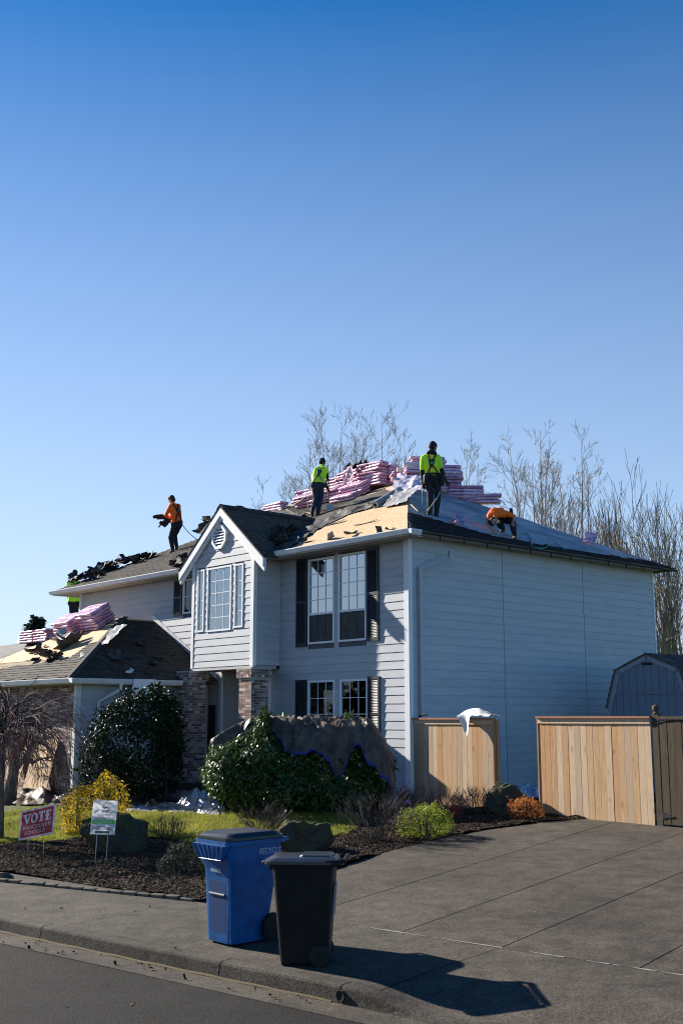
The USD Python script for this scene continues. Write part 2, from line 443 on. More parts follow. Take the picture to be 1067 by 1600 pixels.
put('apron_slab', st_patch(APRON.intersection(sbox(lines[3] + 0.006, 0, 40, 2.195)), apron_z), 'concrete', drive)
put('apron_slab', st_patch(APRON.intersection(sbox(-16, 0, lines[3] - 0.006, 2.195)), apron_z), 'concrete', drive)
CROSS = float(to_st(at_ground(868, 1351))[1])
upper = drive_poly.intersection(sbox(-16, 2.2, 40, 14))
for a, b in zip(lines[:-1], lines[1:]):
    for c, d in ((2.2, CROSS), (CROSS, 14)):
        g = upper.intersection(sbox(b + 0.009, c + 0.004, a - 0.009, d - 0.004))
        for q in getattr(g, 'geoms', [g]):
            if q.geom_type == 'Polygon' and q.area > 0.02:
                put('slab', st_prism(q, lambda s, t: lift(t)), 'concrete', drive)
put('joint_filler', st_prism(upper.buffer(-0.02), lambda s, t: lift(t) - 0.02, 0.02), 'joint_dark', drive, world=False)
m = MB()
for a, b in ((-0.02, 1.75), (-0.75, -0.35), (-2.6, -1.0), (-6.0, -2.7)):
    x = np.linspace(lines[3] + a, lines[3] + b, 40)
    wv = 0.004 + 0.013 * meshkit.noise(np.stack([x * 6, x * 0, x * 0], -1))
    for i in range(39):
        if R.random() < 0.9:
            q = to_xy([x[i], x[i + 1], x[i + 1], x[i]], [2.197 - wv[i], 2.197 - wv[i + 1], 2.203 + wv[i + 1], 2.203 + wv[i]])
            m.add(np.concatenate([q, np.full((4, 1), 0.0485)], 1), [[3, 2, 1, 0]])
put('joint_deposit', m, 'efflorescence', drive, label='white mineral line along the pavement joint')

# planting bed, lawn
lawn_px = [(-140, 1326), (0, 1321), (100, 1318), (215, 1306), (330, 1322), (430, 1332), (480, 1318), (545, 1305), (566, 1286), (545, 1271), (430, 1269), (330, 1274), (230, 1271), (110, 1263), (0, 1262), (-140, 1264)]
lawn_poly = Polygon([tuple(map(float, to_st(at_ground(*q)))) for q in lawn_px]).buffer(0)
S_LEFT = 26.0
bed_poly = sbox(S_END - 0.3, 2.2, S_LEFT, 14.5).difference(drive_poly.buffer(0.01)).difference(lawn_poly)

def bumpy(s, t, amp, fr, seed):
    return amp * (meshkit.fbm(np.stack([s * fr, t * fr, s * 0], -1), 4, seed) - 0.45)

def bed_z(s, t):
    return lift(t) + 0.015 + bumpy(s, t, 0.09, 4.0, 1) + bumpy(s, t, 0.10, 0.7, 5)

def region_sheet(poly, step, zf):
    x0, y0, x1, y1 = poly.bounds
    ss, tt = np.arange(x0, x1 + step, step), np.arange(y0, y1 + step, step)
    v, f = sheet(ss, tt, zf)
    s, t = np.meshgrid(ss, tt, indexing='ij')
    inside = shapely.contains_xy(poly.buffer(step * 0.7), s.ravel(), t.ravel())
    keep = inside[f].all(1)
    used = np.unique(f[keep]); back = np.zeros(len(v), int); back[used] = np.arange(len(used))
    return v[used], back[f[keep]]
near = sbox(-14, 2.2, 12.5, 14.5)
put('planting_bed', region_sheet(bed_poly.intersection(near), 0.07, bed_z), 'mulch', kind='structure', label='dark bark mulch bed between pavement and house', cat='planting bed', smooth=True)
put('lawn', region_sheet(lawn_poly, 0.1, lambda s, t: lift(t) + 0.02 + bumpy(s, t, 0.05, 1.5, 3)), 'lawn', kind='structure', label='strip of lawn in front of the house', cat='lawn', smooth=True)

def scatter(poly, n, seed):
    g = np.random.default_rng(seed)
    x0, y0, x1, y1 = poly.bounds
    out = []
    while sum(map(len, out)) < n:
        p = g.uniform((x0, y0), (x1, y1), (n, 2))
        out.append(p[shapely.contains_xy(poly, p[:, 0], p[:, 1])])
    return np.vstack(out)[:n], g

def instancer(name, protos, mats, pos, rot, scale, label, cat, seed=1):
    path = numbered('/World', name)
    pi = UsdGeom.PointInstancer.Define(stage, path)
    tags(pi.GetPrim(), label, cat, None, 'stuff')
    rel = pi.CreatePrototypesRel()
    for i, (mesh, mt) in enumerate(zip(protos, mats)):
        p = f'{path}/piece_{i + 1:03d}'
        usdkit.mesh(stage, p, mesh, MAT[mt])
        rel.AddTarget(p)
    g = np.random.default_rng(seed)
    n = len(pos)
    pi.CreateProtoIndicesAttr(Vt.IntArray.FromNumpy(g.integers(0, len(protos), n).astype(np.int32)))
    pi.CreatePositionsAttr(Vt.Vec3fArray.FromNumpy(np.asarray(pos, np.float32)))
    q = trimesh.transformations
    h = np.zeros((n, 4), np.float32)
    a, b, c = rot.T / 2
    ca, sa, cb, sb, cc, sc = np.cos(a), np.sin(a), np.cos(b), np.sin(b), np.cos(c), np.sin(c)
    w = np.stack([ca * cb * cc + sa * sb * sc, sa * cb * cc - ca * sb * sc, ca * sb * cc + sa * cb * sc, ca * cb * sc - sa * sb * cc], 1)
    pi.CreateOrientationsAttr(Vt.QuathArray([Gf.Quath(float(r[0]), float(r[1]), float(r[2]), float(r[3])) for r in w]))
    pi.CreateScalesAttr(Vt.Vec3fArray.FromNumpy(np.repeat(np.asarray(scale, np.float32)[:, None], 3, 1)))
    return path

def flake(l, w, h, seed):
    g = np.random.default_rng(seed)
    v = np.array(bx(-l / 2, l / 2, -w / 2, w / 2, 0, h)[0]) * g.uniform(0.75, 1.2, (8, 1))
    return v, np.vstack([BOXF[:, [0, 1, 2]], BOXF[:, [0, 2, 3]]])
near_bed = bed_poly.intersection(sbox(-9, 2.2, 9.5, 11.0))
p, g = scatter(near_bed, 70000, 11)
pos = np.concatenate([to_xy(0, 0) + p[:, :1] * S2 + p[:, 1:] * T2, (bed_z(p[:, 0], p[:, 1]) + 0.002)[:, None]], 1)
instancer('bark_mulch', [flake(0.06, 0.02, 0.010, 1), flake(0.045, 0.028, 0.008, 2), flake(0.08, 0.014, 0.010, 3), flake(0.03, 0.022, 0.01, 4)], ['bark'] * 4, pos,
          np.stack([g.normal(0, 0.35, len(p)), g.normal(0, 0.35, len(p)), g.uniform(0, 6.28, len(p))], 1), g.uniform(0.35, 1.0, len(p)), 'brown bark chips covering the planting bed', 'bark mulch')

def blades(n, seed, h=0.06):
    g = np.random.default_rng(seed)
    m = MB()
    for _ in range(n):
        a, r = g.uniform(0, 6.28), g.uniform(0, 0.07)
        x, y = r * math.cos(a), r * math.sin(a)
        b = g.uniform(0, 6.28); lean = g.uniform(0.1, 0.9); k = h * g.uniform(0.5, 1.15); w = 0.004
        d = np.array([math.cos(b), math.sin(b), 0]); e = np.array([-d[1], d[0], 0]) * w
        o = np.array([x, y, 0]); mid = o + d * lean * k * 0.35 + [0, 0, k * 0.65]; tip = o + d * lean * k + [0, 0, k * (1.1 - 0.5 * lean)]
        m.add([o - e, o + e, mid + e * 0.8, mid - e * 0.8, tip], [[0, 1, 2], [0, 2, 3], [3, 2, 4]])
    return m.get()
p, g = scatter(lawn_poly.intersection(sbox(-9, 2, 13.5, 13)), 26000, 12)
pos = np.concatenate([KERB0 + p[:, :1] * S2 + p[:, 1:] * T2, (lift(p[:, 1]) + 0.015 + bumpy(p[:, 0], p[:, 1], 0.05, 1.5, 3))[:, None]], 1)
instancer('grass', [blades(14, 1), blades(14, 2), blades(12, 3, 0.075)], ['grass'] * 3, pos, np.stack([g.normal(0, 0.1, len(p)), g.normal(0, 0.1, len(p)), g.uniform(0, 6.28, len(p))], 1), g.uniform(0.7, 1.3, len(p)), 'short mown grass on the lawn strip', 'grass')

# edging stones between pavement and bed
e0, e1 = at_ground(-40, 1374), at_ground(305, 1409)
n = int(np.linalg.norm(e1 - e0) / 0.24)
proto = None
dirv = unit(e1 - e0); ang = math.atan2(dirv[1], dirv[0])
for i in range(n):
    q = e0 + (e1 - e0) * (i + 0.5) / n
    q[2] = float(ground_z(q)) + 0.012 + R.uniform(-0.012, 0.012)
    lab = f'low grey edging block, {"first" if i == 0 else ORD[i]} from the left in the row along the bark bed'
    if proto is None:
        proto = thing('edging_stone', lab, 'edging block', q, ang, 'edging blocks along the bark bed')
        put('block', rbox(-0.112, 0.112, -0.045, 0.045, -0.05, 0.03, 0.012), 'stone_edging', proto, smooth=40)
    else:
        copy_of(proto, q, (R.uniform(-0.05, 0.05), R.uniform(-0.03, 0.03), ang + R.uniform(-0.06, 0.06)), lab)

# ------------------------------------------------------------------ the house (local frame: x to the right along the front, y into the house, corner at the origin)
mat('siding', (0.395, 0.41, 0.435), 0.6, 0.035, 1.3, 0.0012, 25, var2=(0.445, 0.46, 0.488), spec=0.25, rand=0.03, stretch=(1, 1, 4))
mat('siding_back', (0.10, 0.105, 0.115), 0.9)
mat('trim', (0.66, 0.67, 0.69), 0.5, 0.04, 2.0, spec=0.3)
mat('gutter_metal', (0.60, 0.60, 0.61), 0.4, 0.10, 2.5, spec=0.4)
mat('soffit', (0.42, 0.40, 0.37), 0.8, 0.06, 3.0)
mat('window_white', (0.74, 0.75, 0.77), 0.35, 0.03, spec=0.4)
mat('shutter_black', (0.016, 0.018, 0.022), 0.45, 0.2, 3.0, spec=0.35)
mat('vent_white', (0.70, 0.71, 0.73), 0.5, 0.04)
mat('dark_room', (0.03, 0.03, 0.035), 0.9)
mat('curtain', (0.72, 0.70, 0.66), 0.9, 0.08, 2.0, translucent=0.3)
mat('osb', (0.60, 0.40, 0.21), 0.75, 0.2, 16.0, 0.003, 60, rand=0.07, ramp=[(0.32, (0.29, 0.17, 0.085)), (0.45, (0.45, 0.30, 0.165)), (0.58, (0.57, 0.41, 0.25)), (0.70, (0.36, 0.225, 0.12))])
mat('old_wood', (0.20, 0.15, 0.10), 0.85, 0.3, 6.0, stretch=(8, 1, 8))
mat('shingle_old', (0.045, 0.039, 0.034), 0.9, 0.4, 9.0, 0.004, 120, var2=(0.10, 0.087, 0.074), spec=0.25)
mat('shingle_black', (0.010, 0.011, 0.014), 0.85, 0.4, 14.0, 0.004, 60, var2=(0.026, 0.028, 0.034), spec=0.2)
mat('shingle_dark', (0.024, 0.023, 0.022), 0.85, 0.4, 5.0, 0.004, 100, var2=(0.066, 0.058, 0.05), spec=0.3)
mat('felt_grey', (0.24, 0.225, 0.25), 0.6, 0.3, 1.2, 0.006, 14, var2=(0.42, 0.39, 0.43), spec=0.35)
mat('felt_black', (0.022, 0.022, 0.024), 0.7, 0.4, 4.0, 0.006, 25, var2=(0.05, 0.048, 0.046), spec=0.4)
mat('brick', (0.17, 0.095, 0.075), 0.85, 0.3, 9.0, 0.003, 60, var2=(0.28, 0.20, 0.175))
mat('mortar', (0.40, 0.37, 0.34), 0.95, 0.12, 12.0, 0.003, 80)
mat('flashing', (0.45, 0.46, 0.48), 0.45, 0.15, 4.0, metallic=0.5)

def pane_mat(name, ior, tint):
    MAT[name] = usdkit.material(stage, f'/World/Looks/{name}', {
        'f': ('fresnel', {'IOR': ior}), 'g': ('glossy_bsdf', {'roughness': 0.01, 'color': (0.92, 0.96, 1.0)}), 't': ('transparent_bsdf', {'color': tint}), 'm': ('mix_closure', {}),
        'gm': ('geometry', {}), 'n': ('noise_texture', {'scale': 1.3, 'detail': 0.0}), 'b': ('bump', {'strength': 1.0, 'distance': 0.002})},
        [('f.fac', 'm.fac'), ('t.BSDF', 'm.closure1'), ('g.BSDF', 'm.closure2'), ('gm.position', 'n.vector'), ('n.fac', 'b.height'), ('b.normal', 'g.normal')], surface='m.closure')
pane_mat('pane', 4.4, (0.8, 0.84, 0.86))
pane_mat('pane_plain', 1.6, (0.8, 0.84, 0.86))
MAT['insect_screen'] = usdkit.material(stage, '/World/Looks/insect_screen', {'d': ('principled_bsdf', {'base_color': (0.03, 0.032, 0.036), 'roughness': 0.8}), 't': ('transparent_bsdf', {'color': (1, 1, 1)}), 'm': ('mix_closure', {'fac': 0.62})},
                                        [('t.BSDF', 'm.closure1'), ('d.BSDF', 'm.closure2')], surface='m.closure')

ROT_H = math.atan2(-0.7512, 0.66007)
HX, HY = np.array([0.66007, -0.75121, 0]), np.array([0.75121, 0.66007, 0])
HC = np.array([1.46486, 24.4, 0.0])

def h2w(p):
    p = np.asarray(p, float)
    return HC + p[..., :1] * HX + p[..., 1:2] * HY + p[..., 2:3] * np.array([0, 0, 1.0])

def w2h(p):
    d = np.asarray(p, float) - HC
    return np.stack([d @ HX, d @ HY, d[..., 2]], -1)

def on_house(x, y, p0, n):
    """Point of the house (its own frame) where the sight line of a pixel meets a plane of it."""
    return w2h(hit(x, y, h2w(np.array(p0, float)), HX * n[0] + HY * n[1] + np.array([0, 0, n[2]])))

house = thing('house', 'two storey grey lap siding house with half stripped roof and black shutters', 'house', HC, ROT_H)
COURSE, ZC = 0.1856, 2.355

def siding(wall, axis, at, sign, a0, a1, zb, zt, holes=(), clip=None, cuts=()):
    """Lap boards, one mesh each, on the plane axis = at facing sign; holes: (a0, a1, z0, z1); clip(z) -> (a0, a1)."""
    k0, k1 = math.floor((zb - ZC) / COURSE), math.ceil((zt - ZC) / COURSE)
    for k in range(k0, k1):
        z0, z1 = max(ZC + k * COURSE, zb), min(ZC + (k + 1) * COURSE, zt)
        if z1 - z0 < 0.02:
            continue
        spans = [(a0, a1)]
        for c in cuts:
            spans = [q for s in spans for q in ([(s[0], c - 0.008), (c + 0.008, s[1])] if s[0] < c < s[1] else [s])]
        for h in holes:
            if h[2] < z1 - 0.03 and h[3] > z0 + 0.03:
                spans = [q for s in spans for q in ((s[0], min(s[1], h[0])), (max(s[0], h[1]), s[1])) if q[1] - q[0] > 0.02]
        for s in spans:
            b0, b1, t0, t1 = s[0], s[1], s[0], s[1]
            if clip:
                c0, c1 = clip(z0), clip(z1)
                b0, b1, t0, t1 = max(b0, c0[0]), min(b1, c0[1]), max(t0, c1[0]), min(t1, c1[1])
                if b1 - b0 < 0.05:
                    continue
                if t1 < t0:
                    t0 = t1 = (t0 + t1) / 2
            lo, hi = 0.020, 0.007
            P = []
            for z, p0, p1, d in ((z0, b0, b1, lo), (z1 + 0.004, t0, t1, hi)):
                for off in (0.001, d):
                    for a in (p0, p1):
                        w = at + sign * off
                        P.append((a, w, z) if axis == 'y' else (w, a, z))
            v = np.array(P)[[0, 1, 2, 3, 4, 5, 6, 7]]
            f = BOXF
            c = v.mean(0)
            tri = np.vstack([f[:, [0, 1, 2]], f[:, [0, 2, 3]]])
            nn = np.cross(v[tri[:, 1]] - v[tri[:, 0]], v[tri[:, 2]] - v[tri[:, 0]])
            if ((v[tri].mean(1) - c) * nn).sum() < 0:
                tri = tri[:, ::-1]
            put('siding_board', (v, tri), 'siding', wall)

def wall_panel(axis, at, sign, poly, holes=(), thick=0.1):
    p = poly
    for h in holes:
        p = p.difference(sbox(*h))
    v, f = extrude(p, thick)
    w = at - sign * v[:, 2]
    out = np.stack([v[:, 0], w, v[:, 1]], 1) if axis == 'y' else np.stack([w, v[:, 0], v[:, 1]], 1)
    t = trimesh.Trimesh(out, f, process=False)
    if t.volume < 0:
        f = f[:, ::-1]
    return put('wall', (out, f), 'siding_back', house)

EAVE = 6.30
# windows: (x0, x1, z0, z1)
UPW = [(-3.41, -2.455, 4.15, 6.19), (-2.305, -1.345, 4.15, 6.19)]
LOW = [(-3.405, -2.43, 1.72, 3.285), (-2.25, -1.31, 1.72, 3.285)]
LWIN = (-8.87, -7.55, 5.25, 6.21)
ENTRY = (-7.02, -4.86, 0.6, 3.62)
gap = 0.03

def grp(ws):
    return (ws[0][0], ws[1][1], ws[0][2], ws[0][3])
hol = [(w[0], w[2], w[1], w[3]) for w in UPW + LOW + [LWIN, ENTRY]]
fw_ = wall_panel('y', 0.0, -1, sbox(-14.8, 0.6, 0, EAVE), hol)
siding(fw_, 'y', 0.0, -1, -4.5, -0.125, 0.85, EAVE - 0.01, UPW + LOW + [ENTRY])
siding(fw_, 'y', 0.0, -1, -14.68, -7.16, 0.85, EAVE - 0.01, [(-8.87, -7.16, 5.25, 6.21), (-7.02, -4.86, 0.6, 3.62), (-14.8, -7.54, 0.0, 3.4)])
siding(fw_, 'y', 0.0, -1, -7.15, -7.02, 0.85, 3.60)
siding(fw_, 'y', 0.0, -1, -4.86, -4.5, 0.85, 3.60)
sw_ = wall_panel('x', 0.0, 1, sbox(0.1, 0.6, 9.4, EAVE), thick=0.1)
siding(sw_, 'x', 0.0, 1, 0.10, 9.38, 0.85, EAVE + 0.02, cuts=(3.13, 6.25))
wall_panel('x', -14.8, -1, sbox(0.1, 0.6, 9.4, EAVE))
wall_panel('y', 9.4, 1, sbox(-14.8, 0.6, 0, EAVE))
put('foundation', MB().box(-14.75, -0.03, 0.12, 9.37, 0.2, 0.84), 'concrete_old', house)
# corner boards and joint strips
cb = lambda m: put('corner_board', m, 'trim', house)
cb(MB().box(-0.12, 0.026, -0.028, -0.001, 0.82, 6.32)); cb(MB().box(0.002, 0.026, -0.0005, 0.095, 0.82, 6.32))
cb(MB().box(-14.80, -14.68, -0.028, -0.001, 0.82, 6.32))
cb(MB().box(0.002, 0.024, 9.385, 9.45, 0.82, 6.36))
for y in (3.13, 6.25):
    put('joint_strip', bx(0.001, 0.0045, y - 0.012, y + 0.012, 0.85, 6.3), 'joint_dark', house)
put('frieze_board', bx(0.002, 0.022, 0.10, 9.384, EAVE + 0.022, 6.40), 'siding', house)

# ---- windows
def window(w, axis_y, nx, nz, split=None, screen=False, glass='pane', name='window', curtain=None):
    x0, x1, z0, z1 = w
    y = axis_y
    fr = MB()
    d0, d1, t = y - 0.035, y + 0.05, 0.045
    fr.box(x0, x1, d0, d1, z0, z0 + t).box(x0, x1, d0, d1, z1 - t, z1).box(x0, x0 + t, d0, d1, z0 + t, z1 - t).box(x1 - t, x1, d0, d1, z0 + t, z1 - t)
    p = put(name, fr, 'window_white', house)
    parts = [(z0 + t, z1 - t, nz)] if split is None else [(z0 + t, split - 0.025, nz[0]), (split + 0.025, z1 - t, nz[1])]
    if split is not None:
        put('meeting_rail', bx(x0 + t, x1 - t, y - 0.022, y + 0.03, split - 0.025, split + 0.025), 'window_white', p)
    for i, (a, b, n) in enumerate(parts):
        put('pane', bx(x0 + t, x1 - t, y + 0.006, y + 0.010, a, b), glass, p)
        for k in range(1, nx):
            xx = x0 + t + (x1 - x0 - 2 * t) * k / nx
            put('muntin', bx(xx - 0.008, xx + 0.008, y - 0.004, y + 0.004, a, b), 'window_white', p)
        for k in range(1, n):
            zz = a + (b - a) * k / n
            put('muntin', bx(x0 + t, x1 - t, y - 0.0065, y + 0.002, zz - 0.008, zz + 0.008), 'window_white', p)
        if screen and i == 0:
            put('insect_screen', bx(x0 + t, x1 - t, y - 0.0165, y - 0.0155, a, b), 'insect_screen', p)
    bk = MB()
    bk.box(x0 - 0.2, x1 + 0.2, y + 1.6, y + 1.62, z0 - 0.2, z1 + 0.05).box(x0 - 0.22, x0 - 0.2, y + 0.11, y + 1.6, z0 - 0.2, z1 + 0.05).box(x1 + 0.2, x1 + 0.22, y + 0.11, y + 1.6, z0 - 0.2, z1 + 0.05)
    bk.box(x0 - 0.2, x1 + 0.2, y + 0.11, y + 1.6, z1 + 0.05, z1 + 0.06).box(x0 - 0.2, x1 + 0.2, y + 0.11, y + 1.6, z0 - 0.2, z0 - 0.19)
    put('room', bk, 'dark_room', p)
    if curtain:
        for c0, c1 in curtain:
            n = 40
            xs = np.linspace(c0, c1, n)
            ys = y + 0.10 + 0.022 * np.sin(xs * 55 + 1.3 * np.sin(xs * 9))
            v = np.concatenate([np.stack([xs, ys, np.full(n, z0 + 0.05)], 1), np.stack([xs, ys * 0.6 + (y + 0.10) * 0.4, np.full(n, z1 - 0.05)], 1)])
            f = [[i, i + 1, n + i + 1, n + i] for i in range(n - 1)]
            put('curtain', MB().add(v, f), 'curtain', p)
    return p
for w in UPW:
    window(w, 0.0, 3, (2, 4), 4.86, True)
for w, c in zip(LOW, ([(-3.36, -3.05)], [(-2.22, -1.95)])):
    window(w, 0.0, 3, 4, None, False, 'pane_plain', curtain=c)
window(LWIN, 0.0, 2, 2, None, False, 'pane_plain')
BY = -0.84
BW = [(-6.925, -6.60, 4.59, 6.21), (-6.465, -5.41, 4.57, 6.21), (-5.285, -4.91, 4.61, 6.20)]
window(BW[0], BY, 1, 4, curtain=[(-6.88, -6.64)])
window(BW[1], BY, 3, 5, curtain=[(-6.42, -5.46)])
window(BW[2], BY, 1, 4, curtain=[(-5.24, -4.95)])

def shutter(x0, x1, z0, z1, y=0.0):
    m = MB()
    d0, d1 = y - 0.055, y - 0.021
    t = 0.05
    m.box(x0, x0 + t, d0, d1, z0, z1).box(x1 - t, x1, d0, d1, z0, z1).box(x0 + t, x1 - t, d0, d1, z0, z0 + 0.08).box(x0 + t, x1 - t, d0, d1, z1 - 0.07, z1)
    zm = z0 + (z1 - z0) * 0.5
    m.box(x0 + t, x1 - t, d0, d1, zm - 0.03, zm + 0.03).box(x0 + t, x1 - t, d1 - 0.006, d1, z0, z1)
    p = put('shutter', m, 'shutter_black', house)
    s = MB()
    for a, b in ((z0 + 0.08, zm - 0.03), (zm + 0.03, z1 - 0.07)):
        n = int((b - a) / 0.034)
        for k in range(n):
            z = a + (b - a) * (k + 0.5) / n
            s.hexa([(x0 + t, d0 + 0.004, z - 0.017), (x1 - t, d0 + 0.004, z - 0.017), (x0 + t, d0 + 0.009, z - 0.020), (x1 - t, d0 + 0.009, z - 0.020),
                    (x0 + t, d0 + 0.021, z + 0.017), (x1 - t, d0 + 0.021, z + 0.017), (x0 + t, d0 + 0.026, z + 0.014), (x1 - t, d0 + 0.026, z + 0.014)])
    put('louvre', s, 'shutter_black', p, kind='stuff')
shutter(-3.845, -3.44, 4.10, 6.24); shutter(-1.315, -0.915, 4.12, 6.24)
shutter(-3.845, -3.44, 1.68, 3.31); shutter(-1.285, -0.90, 1.68, 3.33)
shutter(-9.31, -8.90, 5.22, 6.23)
shutter(-7.48, -7.18, 1.75, 2.75)

# ---- projecting bay with its gable
GX, GH, GS = -5.81, 7.60, 0.82
def rake(z):
    d = (GH - z) / GS
    return (GX - d, GX + d)
bay_poly = Polygon([(-7.15, 3.68), (-4.5, 3.68), (-4.5, GH - (GX + 4.5 + 2 * (-4.5 - GX)) * 0 - GS * (-4.5 - GX)), (GX, GH), (-7.15, GH - GS * (GX + 7.15))])
bw_ = wall_panel('y', BY, -1, bay_poly, [(w[0], w[2], w[1], w[3]) for w in BW])
siding(bw_, 'y', BY, -1, -7.04, -4.6, 3.68, 7.56, BW, clip=rake)
br_ = wall_panel('x', -4.5, 1, sbox(BY + 0.1, 3.68, 0.0, EAVE))
siding(br_, 'x', -4.5, 1, BY + 0.085, -0.024, 3.68, EAVE - 0.01)
wall_panel('x', -7.15, -1, sbox(BY + 0.1, 3.68, 0.0, EAVE))
cb(MB().box(-7.155, -7.05, BY - 0.028, BY - 0.001, 3.66, 6.42)); cb(MB().box(-4.60, -4.474, BY - 0.028, BY - 0.001, 3.66, 6.36)); cb(MB().box(-4.498, -4.474, BY, BY + 0.08, 3.66, EAVE))
put('soffit', bx(-7.14, -4.51, BY + 0.01, -0.12, 3.60, 3.675), 'soffit', house)
put('band_board', bx(-7.155, -4.474, BY - 0.026, BY + 0.005, 3.60, 3.658), 'siding', house)
# octagonal gable vent
a8 = np.radians(22.5 + 45 * np.arange(8))
oct_o = Polygon([(0.335 * math.cos(a), 0.335 * math.sin(a)) for a in a8]); oct_i = Polygon([(0.265 * math.cos(a), 0.265 * math.sin(a)) for a in a8])
vo = (-5.93, BY - 0.015, 6.97)
gv = put('gable_vent', framed(extrude(oct_o.difference(oct_i), 0.07), vo, (1, 0, 0), (0, 0, 1), (0, -1, 0)), 'vent_white', house)
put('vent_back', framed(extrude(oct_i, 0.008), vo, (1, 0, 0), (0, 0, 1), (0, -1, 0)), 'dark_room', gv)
for k in range(7):
    z = -0.225 + 0.075 * k
    hw = min(0.262, 0.262 * 1.41 * 1.0 - abs(z) * 1.0 + 0.0) if abs(z) > 0.11 else 0.26
    zz = vo[2] + z
    put('vent_slat', MB().hexa([(vo[0] - hw, vo[1] - 0.055, zz - 0.02), (vo[0] + hw, vo[1] - 0.055, zz - 0.02), (vo[0] - hw, vo[1] - 0.047, zz - 0.026), (vo[0] + hw, vo[1] - 0.047, zz - 0.026),
                                (vo[0] - hw, vo[1] - 0.016, zz + 0.034), (vo[0] + hw, vo[1] - 0.016, zz + 0.034), (vo[0] - hw, vo[1] - 0.009, zz + 0.028), (vo[0] + hw, vo[1] - 0.009, zz + 0.028)]), 'vent_white', gv)

# ---- entry recess
er = wall_panel('y', 1.5, -1, sbox(-7.02, 0.6, -4.86, 3.62))
siding(er, 'y', 1.5, -1, -7.0, -6.2, 0.85, 3.6); siding(er, 'y', 1.5, -1, -5.0, -4.88, 0.85, 3.6)
e2 = wall_panel('x', -7.02, 1, sbox(0.1, 0.6, 1.5, 3.62)); siding(e2, 'x', -7.02, 1, 0.03, 1.48, 0.85, 3.6)
e3 = wall_panel('x', -4.86, -1, sbox(0.1, 0.6, 1.5, 3.62)); siding(e3, 'x', -4.86, -1, 0.03, 1.48, 0.85, 3.6)
put('soffit', bx(-7.01, -4.87, 0.0, 1.5, 3.58, 3.64), 'soffit', house)
cb(bx(-7.05, -6.93, -0.030, 0.03, 0.8, 3.6)); cb(bx(-4.95, -4.83, -0.030, 0.03, 0.8, 3.6))
dr = put('door', bx(-5.95, -5.05, 1.43, 1.47, 0.86, 2.95), 'shutter_black', house)
put('door_frame', MB().box(-6.02, -5.955, 1.42, 1.478, 0.86, 3.02).box(-5.045, -4.98, 1.42, 1.478, 0.86, 3.02).box(-5.955, -5.045, 1.42, 1.478, 2.955, 3.02), 'window_white', dr)
sl = put('sidelight', MB().box(-6.38, -6.34, 1.43, 1.478, 1.2, 3.0).box(-6.10, -6.06, 1.43, 1.478, 1.2, 3.0).box(-6.34, -6.10, 1.43, 1.478, 2.96, 3.0).box(-6.34, -6.10, 1.43, 1.478, 1.2, 1.24), 'window_white', house)
put('pane', bx(-6.34, -6.10, 1.455, 1.46, 1.24, 2.96), 'pane_plain', sl)
put('porch_slab', bx(-7.2, -4.2, -1.2, 1.5, 0.25, 0.82), 'concrete_old', house)

# ---- brick columns: every brick its own geometry
def brick_faces(x0, x1, y0, y1, z0, z1, sides, seed, bl=0.20, bh=0.065, j=0.010):
    g = random.Random(seed)
    m = MB()
    nz = int((z1 - z0) / bh)
    for k in range(nz):
        za, zb = z0 + k * bh + j / 2, z0 + (k + 1) * bh - j / 2
        for s in sides:
            a0, a1 = (x0, x1) if s in 'fb' else (y0, y1)
            n = max(2, round((a1 - a0) / bl))
            w = (a1 - a0) / n
            edges = [a0 + w * i for i in range(n + 1)] if k % 2 == 0 else [a0] + [a0 + w * (i + 0.5) for i in range(n)] + [a1]
            for p, q in zip(edges[:-1], edges[1:]):
                o = g.uniform(0.001, 0.003)
                p2, q2 = p + (j / 2 if p > a0 else -o), q - (j / 2 if q < a1 else -o)
                if s == 'f': m.box(p2, q2, y0 - o, y0 + 0.01, za, zb)
                if s == 'b': m.box(p2, q2, y1 - 0.01, y1 + o, za, zb)
                if s == 'r': m.box(x1 - 0.01, x1 + o, p2, q2, za, zb)
                if s == 'l': m.box(x0 - o, x0 + 0.01, p2, q2, za, zb)
    return m
MAT['brick'] = usdkit.material(stage, '/World/Looks/brick_mix', {
    'g': ('attribute', {'attribute': 'tone'}), 'r': ('rgb_ramp', {'ramp': [(0.0, (0.10, 0.062, 0.053)), (0.35, (0.19, 0.118, 0.097)), (0.7, (0.30, 0.215, 0.185)), (0.92, (0.47, 0.39, 0.36)), (1.0, (0.60, 0.54, 0.52))]}),
    'c': ('texture_coordinate', {}), 'n': ('noise_texture', {'scale': 30.0, 'detail': 5.0}), 'm': ('mix_color', {'blend_type': 'overlay', 'fac': 0.45}), 'p': ('principled_bsdf', {'roughness': 0.85, 'specular_ior_level': 0.25}),
    'b': ('bump', {'distance': 0.003})},
    [('g.fac', 'r.fac'), ('c.object', 'n.vector'), ('r.color', 'm.a'), ('n.color', 'm.b'), ('m.result', 'p.base_color'), ('n.fac', 'b.height'), ('b.normal', 'p.normal')], surface='p.BSDF')
for i, (x0, x1) in enumerate(((-7.27, -6.79), (-4.66, -4.17))):
    c = put('brick_column', MB().box(x0 + 0.002, x1 - 0.002, -1.118, -0.622, 0.3, 3.59), 'mortar', house)
    put('bricks', brick_faces(x0, x1, -1.12, -0.62, 0.45, 3.36, 'frl', 5 + i), 'brick', c, kind='stuff', island=8)
    put('cap_bricks', brick_faces(x0 - 0.05, x1 + 0.05, -1.17, -0.57, 3.37, 3.60, 'frl', 15 + i, bl=0.1), 'brick', c, kind='stuff', island=8)
    put('cap_core', bx(x0 - 0.046, x1 + 0.046, -1.166, -0.574, 3.355, 3.598), 'mortar', c)

